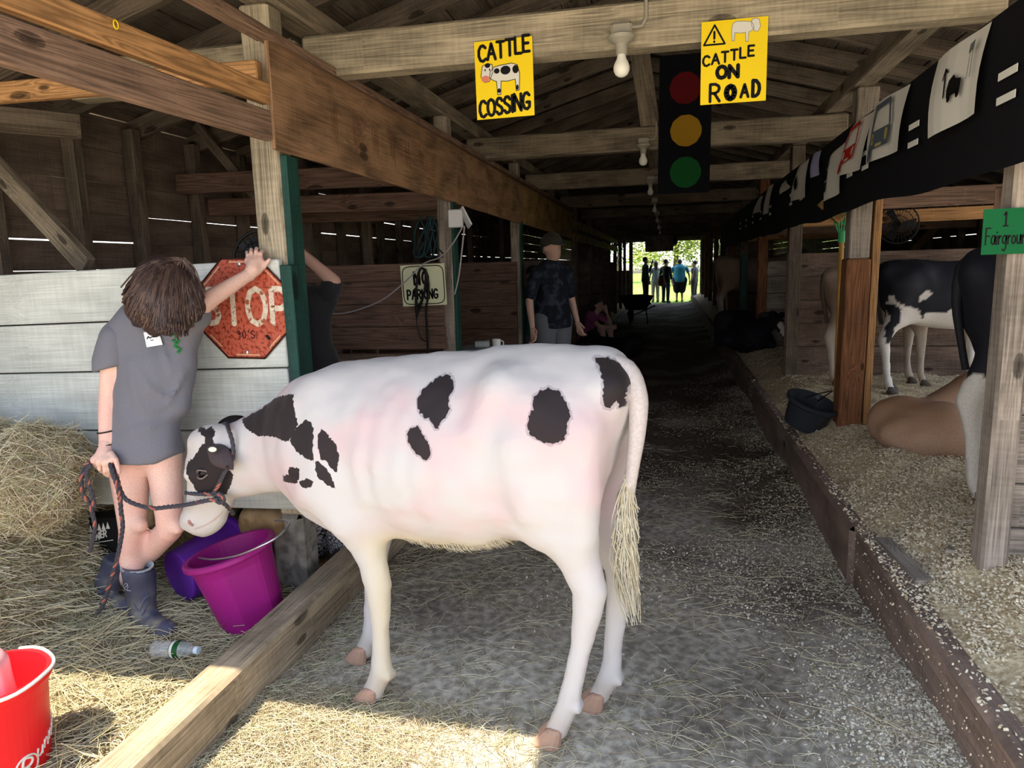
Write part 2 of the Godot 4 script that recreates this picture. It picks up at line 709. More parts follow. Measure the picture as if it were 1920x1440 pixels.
func make_materials() -> void:
	var rough := wood_tex(11, 0.09, 0.045, 0.17, 0.15, 4)
	var saw := wood_tex(23, 0.05, 0.05, 0.14, 0.1, 2)
	var smooth := wood_tex(29, 0.02, 0.025, 0.07, 0.06, 0)
	var pine := wood_tex(37, 0.16, 0.02, 0.08, 0.1, 5)
	var ply := wood_tex(53, 0.1, 0.03, 0.22, 0.1, 2)
	mat("beam", Color(0.72, 0.67, 0.58), 0.9, rough, 0.25)
	mat("beam_grey", Color(0.58, 0.53, 0.46), 0.9, rough, 0.25)
	mat("beam_dark", Color(0.47, 0.42, 0.37), 0.92, rough, 0.25)  # darkest tint of the same grain, mostly for timbers further in
	mat("board_dark", Color(0.52, 0.455, 0.41), 0.92, saw, 0.2)
	mat("board_mid", Color(0.5, 0.42, 0.365), 0.92, rough, 0.2)
	mat("board_red", Color(0.47, 0.37, 0.32), 0.9, pine, 0.12)
	mat("board_grey", Color(0.66, 0.61, 0.56), 0.92, rough, 0.2)
	mat("roof_board", Color(0.52, 0.47, 0.42), 0.92, rough, 0.2)
	mat("white_board", Color(0.9, 0.92, 0.9), 0.8, smooth, 0.08)
	mat("pine", Color(0.76, 0.57, 0.38), 0.75, pine, 0.08)
	mat("pine_old", Color(0.57, 0.46, 0.39), 0.85, pine, 0.15)
	mat("pine_post", Color(0.55, 0.37, 0.25), 0.85, pine, 0.12)
	mat("pine_new", Color(0.86, 0.71, 0.44), 0.8, pine, 0.1)
	mat("plywood", Color(0.64, 0.5, 0.38), 0.75, ply, 0.05)
	mat("plywood_pale", Color(0.68, 0.54, 0.35), 0.75, ply, 0.05)
	mat("green_paint", Color(0.13, 0.3, 0.27), 0.6, saw, 0.12)
	mat("timber", Color(0.7, 0.63, 0.53), 0.9, rough, 0.3)
	mat("kerb", Color(0.57, 0.49, 0.44), 0.92, saw, 0.25)
	mat("handle", Color(0.8, 0.6, 0.28), 0.55, pine, 0.02)
	tri(mat("dirt", Color(1, 1, 1), 0.95, noise_tex(3, 0.02, Color(0.6, 0.58, 0.54), Color(0.85, 0.83, 0.79), 0.25, 0.75, 1024, 8), 0.12, true), 0.9)
	tri(mat("bedding", Color(1, 1, 1), 0.95, noise_tex(5, 0.05, Color(0.7, 0.62, 0.48), Color(0.93, 0.87, 0.73), 0.3, 0.7, 512, 5), 0.4), 1.4)
	tri(mat("hay_base", Color(1, 1, 1), 0.95, noise_tex(6, 0.05, Color(0.46, 0.39, 0.26), Color(0.76, 0.68, 0.48), 0.3, 0.7, 512, 5), 0.4), 1.6)
	tri(mat("gravel", Color(1, 1, 1), 0.95, noise_tex(7, 0.03, Color(0.74, 0.7, 0.62), Color(0.86, 0.82, 0.74), 0.3, 0.7), 0.3), 0.5)
	tri(mat("lawn", Color(1, 1, 1), 0.95, noise_tex(8, 0.03, Color(0.3, 0.46, 0.12), Color(0.62, 0.72, 0.3), 0.3, 0.7), 0.5), 0.3)
	tri(mat("stone", Color(0.78, 0.74, 0.68), 0.9, noise_tex(9, 0.02, Color(0.62, 0.52, 0.4), Color(0.82, 0.74, 0.62), 0.3, 0.7, 256), 0.4), 1.5)
	tri(mat("concrete", Color(0.85, 0.85, 0.85), 0.9, noise_tex(10, 0.03, Color(0.5, 0.48, 0.45), Color(0.68, 0.66, 0.63), 0.3, 0.7, 256), 0.3), 1.5)
	mat("hay", Color(1, 1, 1), 0.8, null, 0, true)
	M["hay"].backlight = Color(0.25, 0.22, 0.12)
	mat("chip", Color(1, 1, 1), 0.85, null, 0, true)
	M["chip"].backlight = Color(0.2, 0.18, 0.12)
	mat("painted", Color(1, 1, 1), 0.7, null, 0, true)
	var fuzz := noise_tex(14, 0.09, Color(0.93, 0.93, 0.93), Color(1, 1, 1), 0.3, 0.7, 256, 4)
	tri(mat("skin", Color(1, 1, 1), 0.55, fuzz, 0.01, true), 5.0)
	M["skin"].subsurf_scatter_enabled = true
	M["skin"].subsurf_scatter_strength = 0.12
	tri(mat("hide", Color(1, 1, 1), 0.7, fuzz, 0.04, true), 3.0)
	tri(mat("cloth", Color(1, 1, 1), 0.9, noise_tex(15, 0.2, Color(0.82, 0.82, 0.82), Color(1, 1, 1), 0.3, 0.7, 256, 3), 0.03, true), 6.0)
	M["cloth"].rim_enabled = true
	M["cloth"].rim = 0.2
	mat("hair", Color(1, 1, 1), 0.42, null, 0, true)
	mat("rubber", Color(1, 1, 1), 0.5, noise_tex(16, 0.02, Color(0.8, 0.8, 0.8), Color(1, 1, 1), 0.3, 0.7, 256), 0.02, true)
	mat("plastic", Color(1, 1, 1), 0.38, null, 0, true)
	mat("black", Color(0.035, 0.035, 0.04), 0.6)
	mat("ink", Color(0.02, 0.02, 0.025), 0.7)
	mat("navy", Color(0.035, 0.04, 0.075), 0.95, noise_tex(17, 0.1, Color(0.75, 0.75, 0.75), Color(1, 1, 1), 0.3, 0.7, 256))
	mat("paper", Color(0.86, 0.85, 0.82), 0.85)
	mat("tape", Color(0.9, 0.9, 0.87), 0.8)
	mat("yellow_card", Color(0.96, 0.83, 0.08), 0.6)
	mat("metal", Color(0.78, 0.78, 0.8), 0.3)
	M["metal"].metallic = 0.9
	mat("metal_dark", Color(0.16, 0.16, 0.17), 0.5)
	M["metal_dark"].metallic = 0.6
	mat("porcelain", Color(0.62, 0.6, 0.55), 0.35)
	mat("glass_bulb", Color(0.93, 0.92, 0.88), 0.25)
	mat("rope", Color(1, 1, 1), 0.85, null, 0, true)
	mat("bark", Color(0.3, 0.25, 0.2), 0.95)
	mat("leaf", Color(1, 1, 1), 0.6, null, 0, true)
	M["leaf"].backlight = Color(0.5, 0.6, 0.2)
	var w := mat("clear_plastic", Color(0.96, 0.98, 1.0, 0.16), 0.08)
	w.transparency = BaseMaterial3D.TRANSPARENCY_ALPHA
	mat("water", Color(0.4, 0.1, 0.3), 0.05)

# ------------------------------------------------------------------ setting
const XL := -1.55
const XR := 1.15
const BAYS := [-2.75, -5.0, -7.45, -9.85, -12.3, -14.7, -17.1, -19.5, -21.9, -24.3, -26.7]
const TIES := [-3.25, -6.0, -8.5, -11.3, -14.0, -16.7, -19.4, -22.1, -24.8, -27.3]
const ZEND := -28.0
const WL := -3.6
const WR := 3.75

func roof_y(x: float) -> float:
	return 3.5 - 0.28 * absf(x + 0.2)

func hay_h(x: float, z: float) -> float:
	var a := smoothstep(-2.38, -2.85, x) * smoothstep(-1.55, -2.25, z)
	return 0.035 + 0.44 * a + 0.02 * sin(x * 7.0 + 1.0) * sin(z * 6.0) + 0.012 * sin(x * 19.0) * cos(z * 17.0)

func bed_h(x: float, z: float) -> float:
	return lerpf(0.28, 0.38, smoothstep(0.9, 1.2, x)) + 0.015 * sin(x * 9.0) * sin(z * 5.0 + 1.0) + 0.01 * sin(x * 21.0 + z * 16.0)

func aisle_h(x: float, z: float) -> float:
	return 0.09 * smoothstep(0.35, 0.86, x) * (0.75 + 0.4 * sin(z * 2.3)) + 0.006 * sin(x * 11.0 + 2.0) * sin(z * 9.0)

func sheet(mb: MB, x0: float, x1: float, z0: float, z1: float, nx: int, nzc: int, h: Callable, tint = null) -> void:
	var b := mb.v.size()
	for i in nx + 1:
		for k in nzc + 1:
			var x := lerpf(x0, x1, float(i) / nx)
			var z := lerpf(z0, z1, float(k) / nzc)
			var y: float = h.call(x, z)
			var gx: float = h.call(x + 0.01, z) - y
			var gz: float = h.call(x, z + 0.01) - y
			if tint: mb.col = tint.call(x, z)
			mb.vert(Vector3(x, y, z), Vector3(-gx * 100.0, 1, -gz * 100.0).normalized(), Vector2(x, z))
	for i in nx:
		for k in nzc:
			var a := b + i * (nzc + 1) + k
			var c := a + nzc + 1
			if z1 < z0:
				mb.idx.append_array([a, a + 1, c, c, a + 1, c + 1])
			else:
				mb.idx.append_array([a, c, a + 1, c, c + 1, a + 1])

func build_ground() -> void:
	var mb := MB.new()
	# dry grey dirt at the entrance, brown muck further down, with the deeper shade painted into the tint
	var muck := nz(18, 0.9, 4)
	var muck_shade := func(x: float, z: float) -> Color:
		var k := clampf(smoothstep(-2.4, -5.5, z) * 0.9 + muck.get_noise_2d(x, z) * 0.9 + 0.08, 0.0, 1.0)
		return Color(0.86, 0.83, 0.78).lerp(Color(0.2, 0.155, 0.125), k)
	sheet(mb, -1.5, 0.9, 0.6, ZEND - 0.4, 48, 420, aisle_h, muck_shade)
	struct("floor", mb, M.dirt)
	mb = MB.new()
	sheet(mb, WL, -1.48, -0.6, -3.4, 60, 70, hay_h)
	sheet(mb, WL, -1.48, -3.4, ZEND, 4, 40, func(_x, _z): return 0.05)
	struct("floor_stall_left", mb, M.hay_base)
	mb = MB.new()
	sheet(mb, 0.84, WR, 0.4, ZEND, 40, 160, bed_h)
	struct("floor_stall_right", mb, M.bedding)
	mb = MB.new()
	mb.box(Transform3D(Basis.IDENTITY, Vector3(0, -0.13, -15)), Vector3(120, 0.16, 28.0), 0.0)
	mb.box(Transform3D(Basis.IDENTITY, Vector3(0, -0.13, 30)), Vector3(120, 0.2, 62.0), 0.0)
	struct("floor_yard", mb, M.gravel)
	# kerb of the right-hand platform, in lengths
	var kb := thing("platform_kerb", "long dark timber kerb along the raised stalls right of the aisle", "kerb", Vector3(0.85, 0, -2))
	var z := 0.2
	while z > ZEND:
		var l := minf(rr(3.0, 4.2), z - ZEND)
		var x := 0.865 + rr(-0.008, 0.008)
		timber("timber", Vector3(x, 0.135, z), Vector3(x + rr(-0.006, 0.006), 0.14, z - l + 0.02), 0.33, 0.09, M.kerb, kb, 0.02)
		z -= l

func boards_wall(wall: Node, x: float, edges: Array, z0: float, z1: float, m: Material, gap_chance: float, inward: float) -> void:
	for r in edges.size() - 1:
		var z := z0 + rr(0.0, 1.5)
		while z > z1:
			var l := rr(2.6, 4.0)
			var ze := maxf(z - l, z1)
			var g := rr(0.003, 0.007) if rng.randf() < gap_chance else -0.002
			var y0: float = edges[r] + g
			var y1: float = edges[r + 1] - 0.001
			var tilt := rr(-0.006, 0.006) if g > 0.0 else 0.0
			timber("board", Vector3(x + rr(-0.004, 0.004), (y0 + y1) * 0.5 + tilt, z), Vector3(x + rr(-0.004, 0.004), (y0 + y1) * 0.5 - tilt, ze + 0.003), y1 - y0, 0.024, m, wall, 0.003)
			z = ze
	var zs := z0 - 0.3
	while zs > z1:
		if zs > -15.0:
			timber("stud", Vector3(x + inward * 0.065, 0.0, zs), Vector3(x + inward * 0.065, roof_y(x) - 0.06, zs + rr(-0.02, 0.02)), 0.07, 0.09, M.beam_dark, wall, 0.004)
		zs -= rr(0.5, 0.68)

func build_shell() -> void:
	# left outer wall: wide old boards with daylight between some of them
	var base := MB.new()
	base.box(Transform3D(Basis.IDENTITY, Vector3(WL - 0.02, 0.06, -14.5)), Vector3(0.2, 0.3, 27.2), 0.01)
	var w := struct("wall_left", base, M.concrete)
	boards_wall(w, WL, [0.15, 0.4, 0.63, 0.86, 1.1, 1.33, 1.56, 1.74, 1.92, 2.12, 2.33, 2.54, 2.61], -1.0, ZEND, M.board_dark, 0.5, 1.0)
	base = MB.new()
	base.box(Transform3D(Basis.IDENTITY, Vector3(WR + 0.02, 0.06, -14.5)), Vector3(0.2, 0.3, 27.2), 0.01)
	w = struct("wall_right", base, M.concrete)
	# unseen stretch left open past the entrance bay to let daylight into the stalls
	boards_wall(w, WR, [0.15, 0.42, 0.66, 0.9, 1.12, 1.36, 1.58, 1.76, 1.93, 2.1, 2.3, 2.52], -7.9, ZEND, M.board_dark, 0.5, -1.0)
	boards_wall(w, WR, [0.15, 0.42, 0.66, 0.9, 1.12, 1.36, 1.58, 1.76, 1.93, 2.1, 2.3, 2.52], -1.0, -3.2, M.board_dark, 0.2, -1.0)
	# far wall with the open doorway, and a lower opening on either side of it
	w = struct("wall_far", MB_box(Vector3(-2.5, 0.62, ZEND), Vector3(2.1, 1.34, 0.08)), M.board_dark)
	timber("board", Vector3(-2.9, 1.3, ZEND + 0.02), Vector3(-2.9, 2.5, ZEND + 0.02), 0.05, 1.35, M.board_dark, w)
	timber("board", Vector3(-3.6, 2.6, ZEND), Vector3(3.6, 2.6, ZEND), 0.5, 0.05, M.board_dark, w)
	timber("board", Vector3(-1.6, 3.1, ZEND), Vector3(1.2, 3.1, ZEND), 0.55, 0.05, M.board_dark, w)
	timber("board", Vector3(1.35, 0.8, ZEND), Vector3(3.75, 0.8, ZEND), 1.5, 0.05, M.board_dark, w)
	timber("board", Vector3(1.9, 1.95, ZEND), Vector3(3.75, 1.95, ZEND), 0.9, 0.05, M.board_dark, w)
	for x in [-1.42, 1.22]:
		timber("jamb", Vector3(x, 0, ZEND), Vector3(x, 2.4, ZEND), 0.14, 0.14, M.beam_grey, w)
	# front gable: closed above the high header of the entrance
	var mb: MB
	struct("wall_front", mb_front(), M.board_dark)
	# roof: sheathing boards running along the barn on rafters, metal sheet above
	mb = MB.new()
	for sd in [-1.0, 1.0]:
		var xe := WL - 0.25 if sd < 0 else WR + 0.25
		var a := Vector3(-0.2, 3.6, -0.95)
		var b := Vector3(xe, roof_y(xe) + 0.1, -0.95)
		beam(mb, (a + b) * 0.5, (a + b) * 0.5 + Vector3(0, 0, ZEND + 0.5), 0.03, a.distance_to(b), 0.0, (b - a).cross(Vector3.FORWARD) * -sd)
	mb.box(Transform3D(Basis.IDENTITY, Vector3(-0.2, 3.61, -14.2)), Vector3(0.4, 0.03, 27.0), 0.0)
	var c := struct("ceiling", mb, M.metal_dark)
	for sd in [-1.0, 1.0]:
		var dirx := Vector3(sd, -0.28, 0).normalized()
		var up := Vector3(0.28 * sd, 1, 0).normalized()
		var far := 3.65 if sd < 0 else 4.2
		var s := 0.12
		while s < far:
			var wd := rr(0.2, 0.26)
			var prev := -0.97
			while prev > ZEND:
				var ze := maxf(prev - (rr(3.4, 5.0) if prev < -1.0 else rr(2.0, 4.0)), ZEND)
				var p := Vector3(-0.2, 3.5, 0) + dirx * (s + wd * 0.5) + up * (0.055 + rr(-0.004, 0.004))
				timber("roof_board", p + Vector3(0, 0, prev), p + Vector3(0, 0, ze + 0.006), 0.022, wd - 0.006, M.roof_board, c, 0.003, up)
				prev = ze
			s += wd
		var zr := -1.3
		while zr > ZEND:
			var a := Vector3(-0.2, 3.44, zr)
			timber("rafter", a, a + dirx * far, 0.13, 0.05, M.beam_grey if zr > -3.0 else M.beam_dark, c, 0.004, up)
			zr -= 0.62
	# unseen short hood added over the right of the entrance to block sun
	struct("trim_added_hood", MB_box(Vector3(1.1, 2.63, -0.86), Vector3(4.8, 0.06, 0.3)), M.roof_board)

func mb_front() -> MB:
	var mb := MB.new()
	mb.poly(Transform3D(Basis.IDENTITY, Vector3(0, 0, -1.0)), pv([-3.75, 2.6, 3.9, 2.6, 3.4, 2.66, -0.2, 3.56]), 0.04)
	return mb

func MB_box(p: Vector3, s: Vector3, ch := 0.004) -> MB:
	var mb := MB.new()
	mb.box(Transform3D(Basis.IDENTITY, p), s, ch)
	return mb

const ORD := ["nearest", "second", "third", "fourth", "fifth", "sixth", "seventh", "eighth", "ninth", "tenth", "eleventh"]

func build_frame() -> void:
	# tie beams across the aisle, plates along it, a short king strut in each truss
	for i in TIES.size():
		var z: float = TIES[i]
		var m: Material = M.beam if i == 0 else (M.beam_grey if i < 3 else M.beam_dark)  # tint steps darker from the front beam inwards
		var lab: String = "rough pale tie beam across the front of the aisle, carrying the two yellow signs" if i == 0 else ("weathered tie beam across the aisle, %s from the front" % ORD[i] + (", just behind the traffic light" if i == 1 else ""))
		tag(timber("tie_beam", Vector3(-1.66, 2.487, z), Vector3(1.24 if i == 0 else 1.3, 2.487, z), 0.182, 0.12, m, self, 0.012), lab, "beam", "tie beams over the aisle")
		if i > 0:
			var st := timber("truss_strut", Vector3(-0.15, 2.57, z + 0.02), Vector3(-0.26, 3.3, z + 0.02), 0.03, 0.15, M.beam_grey if i == 1 else M.beam_dark)
			tag(st, "upright board from the tie beam up to the ridge, %s truss from the front" % ORD[i], "strut", "truss struts")
	tag(timber("stall_beam", Vector3(-2.95, 2.487, TIES[0]), Vector3(-1.7, 2.487, TIES[0]), 0.182, 0.12, M.beam, self, 0.012), "pale rough beam over the left front stall, behind the orange joist", "beam")
	for sd in [0, 1]:
		var x: float = [-1.62, 1.2][sd]
		var p := timber("top_plate", Vector3(x, 2.632, -1.0), Vector3(x, 2.632, ZEND + 0.1), 0.1, 0.14, M.beam_grey, self, 0.01)
		tag(p, ["long whitish plate on top of the left row of posts", "long whitish plate on top of the right row of posts, behind the banner"][sd], "beam")
	for i in BAYS.size():
		var z: float = BAYS[i]
		var t := thing("post", ("whitewashed square post at the end of the white wall, edged with green" if i == 0 else "grey post with a green edge left of the aisle, %s in its row" % ORD[i]), "post", Vector3(-1.65, 0, z), "posts left of the aisle")
		timber("shaft", Vector3(-1.645 if i == 0 else -1.59, 0.43 if i == 0 else 0.0, z - 0.08), Vector3(-1.645 if i == 0 else -1.59, 2.58, z - 0.08), 0.11, 0.13 if i == 0 else 0.1, M.beam if i == 0 else (M.board_grey if i < 3 else M.beam_dark), t, 0.008)
		if i < 4:
			timber("edge_board", Vector3(-1.565 if i == 0 else -1.53, 0.45 if i == 0 else 0.0, z - 0.08), Vector3(-1.565 if i == 0 else -1.53, 1.99, z - 0.08), 0.03 if i == 0 else 0.02, 0.1, M.green_paint, t, 0.004, Vector3.RIGHT)
		if i == 0:
			timber("edge_board", Vector3(-1.53, 0.5, z + 0.02), Vector3(-1.548, 1.54, z + 0.02), 0.05, 0.06, M.green_paint, t, 0.004, Vector3.RIGHT)
	var zr := [-2.8, -5.2, -7.5, -9.95, -12.3, -14.7, -17.1, -19.5, -21.9, -24.3, -26.7]
	for i in zr.size():
		var z: float = zr[i]
		var lab := "brown post right of the aisle, %s in its row" % ORD[i]
		if i == 0: lab = "weathered grey post at the right edge, carrying the green paper sign"
		if i == 1: lab = "thick brown post right of the aisle beside the leaning rake"
		var t := thing("stall_post", lab, "post", Vector3(1.2, 0.3, z), "posts right of the aisle")
		if i == 1:
			timber("shaft", Vector3(1.215, 0.3, z), Vector3(1.225, 1.5, z), 0.16, 0.15, M.pine_post, t, 0.008)
			timber("upper_shaft", Vector3(1.225, 1.5, z), Vector3(1.235, 2.58, z), 0.14, 0.13, M.board_grey, t, 0.008)
			timber("side_board", Vector3(1.325, 0.3, z - 0.01), Vector3(1.335, 2.0, z - 0.01), 0.14, 0.045, M.pine, t, 0.004, Vector3.FORWARD)
		elif i == 0:
			timber("shaft", Vector3(1.165, 0.28, z), Vector3(1.175, 2.58, z), 0.1, 0.09, M.board_grey, t, 0.01)
		else:
			timber("shaft", Vector3(1.2, 0.3, z), Vector3(1.2, 2.58, z), 0.13, 0.12, M.pine_post if i % 2 == 1 else M.beam_dark, t, 0.008)

func board_rows(t: Node3D, z: float, x0: float, x1: float, ys: Array, m: Material, gap: float, tilt := 0.0, thick := 0.028) -> void:
	for r in ys.size() - 1:
		var y0: float = ys[r + 1] + gap
		var y1: float = ys[r]
		var yc := (y0 + y1) * 0.5
		timber("plank", Vector3(x0, yc, z + rr(-0.003, 0.003)), Vector3(x1 + rr(-0.006, 0.006), yc + tilt * (x1 - x0), z + rr(-0.003, 0.003)), y1 - y0, thick, m, t, 0.004)

func build_left_stalls() -> void:
	var t := thing("white_wall", "low wall of wide white painted boards behind the girl", "partition", Vector3(-2.6, 0.4, -2.75))
	board_rows(t, -2.735, WL + 0.05, -1.582, [1.52, 1.285, 1.06, 0.785, 0.59, 0.425], M.white_board, 0.007, 0.0225, 0.03)
	timber("stringer", Vector3(-2.2, 0.43, -2.78), Vector3(-2.2, 1.5, -2.78), 0.09, 0.04, M.beam_dark, t)
	timber("stringer", Vector3(-3.2, 0.43, -2.78), Vector3(-3.2, 1.5, -2.78), 0.09, 0.04, M.beam_dark, t)
	# foundation: round stones and a pier under the white wall
	var spots := [[142, 965, 0.16, 0.12], [500, 975, 0.11, 0.09], [40, 985, 0.12, 0.1], [270, 968, 0.09, 0.08]]
	var labs := ["large smooth tan stone under the white wall beside the hay bale", "brown stone under the white wall above the magenta bucket", "tan foundation stone behind the hay at the far left", "dark foundation stone behind the girl's legs"]
	for i in 4:
		var f := Field.new()
		var s: Array = spots[i]
		var p := at(s[0], s[1], -2.84)
		f.noise = nz(40 + i, 4.0, 2)
		f.amp = 0.04
		f.chain([[Vector3(-s[2] * 0.5, 0, 0), s[3]], [Vector3(s[2] * 0.5, 0.01, 0), s[3] * 0.95]], 0.02)
		var mb := MB.new()
		f.nets(mb, 0.016)
		var o := part("foundation_stone", mb, M.stone)
		o.position = p
		tag(o, labs[i], "stone", "foundation stones")
	var pier := at(560, 1010, -2.82)
	tag(part("foundation_pier", MB_box(Vector3(-1.695, 0.2, -2.86), Vector3(0.16, 0.45, 0.15), 0.02), M.concrete), "grey concrete pier under the right end of the white wall", "pier")
	# stall partitions across, two bays down
	t = thing("stall_partition", "brown board partition behind the no parking sign", "partition", Vector3(-2.6, 0.2, -4.93), "partitions of the left stalls")
	board_rows(t, -4.95, WL + 0.05, -1.59, [1.555, 1.43, 1.26, 1.095, 0.925], M.board_red, 0.004, 0.0)
	board_rows(t, -4.96, WL + 0.05, -1.59, [0.895, 0.7, 0.45, 0.2], M.board_mid, 0.006, 0.0)
	timber("batten", Vector3(-2.5, 0.2, -4.98), Vector3(-2.5, 1.5, -4.98), 0.08, 0.04, M.board_mid, t)
	t = thing("stall_partition", "brown board partition above the small white table", "partition", Vector3(-2.6, 0.2, -7.4), "partitions of the left stalls")
	board_rows(t, -7.42, WL + 0.05, -1.57, [1.565, 1.37, 1.1, 0.86, 0.62, 0.35, 0.1], M.board_red, 0.005)
	for i in range(3, 9):
		t = thing("stall_partition", "dark board partition of the %s left stall in the depth of the barn" % ORD[i], "partition", Vector3(-2.6, 0.1, BAYS[i]), "partitions of the left stalls")
		board_rows(t, BAYS[i], WL + 0.05, -1.57, [1.6, 1.3, 1.0, 0.7, 0.4, 0.1], M.board_dark, 0.006)
	# reddish loft joists across the stall behind the first post
	for k in 3:
		var y: float = [2.17, 2.03, 1.99][k]
		var z: float = [-4.7, -5.05, -5.6][k]
		tag(timber("loft_joist", Vector3(WL + 0.1, y, z), Vector3(-1.6, y - 0.03, z), [0.14, 0.13, 0.12][k], 0.045, M.board_red), ["upper reddish joist across the stall above the no parking sign", "middle reddish joist across the stall, behind the upper one", "farthest reddish joist across the left stall"][k], "joist", "loft joists")
	# diagonal braces against the left wall
	var br := timber("diagonal_brace", at(-20, 300, -3.1), at(165, 500, -3.0), 0.1, 0.05, M.beam_grey)
	tag(br, "grey diagonal brace coming down to the white wall at the left edge", "brace", "diagonal braces")
	br = timber("diagonal_brace", atx(368, 235, WL + 0.16), at(482, 370, -4.85), 0.07, 0.05, M.beam_dark)
	tag(br, "dark diagonal brace in the stall behind the whitewashed post", "brace", "diagonal braces")
	br = timber("stall_rail", at(-20, 222, -3.1), at(152, 238, -3.4), 0.13, 0.04, M.beam_dark)
	tag(br, "short grey rail nailed across the wall studs at upper left", "rail")
	# inner uprights of the stalls seen over the partitions
	var k := 0
	for z in [-6.0, -6.7, -8.2, -8.9, -10.5, -11.4]:
		var u := timber("stall_upright", Vector3(-3.2 + 0.28 * (k % 3), 0, z), Vector3(-3.2 + 0.28 * (k % 3), 2.6, z), 0.08, 0.08, M.beam_dark)
		tag(u, "dark upright inside the left stalls, %s from the front" % ORD[k], "post", "uprights inside the left stalls")
		k += 1
	# base timber along the left of the aisle, partly in the sun
	var tb := timber("base_timber", Vector3(-1.475, 0.085, -1.05), Vector3(-1.49, 0.085, -3.9), 0.19, 0.135, M.timber, self, 0.012)
	tag(tb, "heavy squared timber lying along the hay, its near end in sunlight", "timber")
	tb = timber("base_timber", Vector3(-1.49, 0.06, -3.92), Vector3(-1.49, 0.06, -12.0), 0.14, 0.13, M.kerb, self, 0.012)
	tag(tb, "dark sill timber along the left stalls behind the heifer", "timber")

func build_right_stalls() -> void:
	var t := thing("stall_partition", "weathered grey board partition behind the right edge post", "partition", Vector3(2.2, 0.3, -2.86), "partitions of the right stalls")
	board_rows(t, -2.845, 1.2, WR - 0.05, [1.62, 1.375, 1.24, 1.055, 0.925, 0.67, 0.5, 0.3], M.board_grey, 0.005)
	t = thing("stall_partition", "brown board partition end beside the yellow-headed stall, left of the rake", "partition", Vector3(2.0, 0.3, -7.5), "partitions of the right stalls")
	board_rows(t, -7.48, 1.13, WR - 0.05, [1.565, 1.34, 1.11, 0.88, 0.65, 0.36], M.board_mid, 0.006)
	t.set_meta("label", "brown board partition with visible seams, standing left of the leaning rake")
	for i in [3, 5, 6, 7]:
		t = thing("stall_partition", "brown board partition of the %s stall right of the aisle" % ORD[i], "partition", Vector3(2.0, 0.3, BAYS[i] - 0.1), "partitions of the right stalls")
		board_rows(t, BAYS[i] - 0.1, 1.25, WR - 0.05, [1.5, 1.3, 1.08, 0.86, 0.62, 0.36], M.board_grey if i < 5 else M.board_mid, 0.006)
	# boards against the right wall behind the cows
	t = thing("wall_boarding", "wide pale boards along the right wall behind the cows", "partition", Vector3(3.5, 0.3, -8.0))
	for r in 5:
		var y: float = [1.42, 1.18, 0.94, 0.72, 0.5][r]
		timber("plank", Vector3(3.6, y, -7.6), Vector3(3.6, y, -12.0), 0.225, 0.03, M.pine_new if r == 0 else M.board_grey, t, 0.004)
	tag(timber("diagonal_brace", atx(1712, 472, 3.58), atx(1795, 380, 3.58), 0.11, 0.05, M.pine_new), "pale diagonal brace against the right wall above the black and white cow", "brace", "diagonal braces")
	tag(timber("diagonal_brace", Vector3(2.75, 0.36, -6.1), Vector3(3.05, 1.1, -6.1), 0.1, 0.05, M.pine_new), "pale yellow brace low in the right stall behind the cow's leg", "brace", "diagonal braces")
	# boards lying at the foot of the partition and on the kerb
	tag(timber("sill_board", aty(1775, 1038, 0.34), aty(1990, 1088, 0.34), 0.07, 0.09, M.board_grey), "grey board lying on the shavings at the foot of the right edge post", "board")
	tag(timber("loose_board", aty(1640, 1012, 0.3) + Vector3(0.03, 0, 0), aty(1716, 1092, 0.3) + Vector3(0.03, 0, 0), 0.03, 0.07, M.board_grey), "short grey board set along the kerb top, half covered in shavings", "board")
	# rails over the right stalls
	var k := 0
	for z in [-5.25, -7.55, -9.9, -12.2]:
		tag(timber("stall_rail", Vector3(1.2, 1.88, z), Vector3(WR - 0.05, 1.9, z), 0.12, 0.05, M.pine_old if k % 2 == 0 else M.pine), "cross rail over the right stalls, %s from the front" % ORD[k], "rail", "cross rails over the right stalls")
		k += 1
	tag(timber("loft_joist", Vector3(1.3, 1.72, -3.3), Vector3(WR - 0.2, 1.72, -4.6), 0.1, 0.05, M.pine_old), "slanting joist under the near end of the banner", "joist")

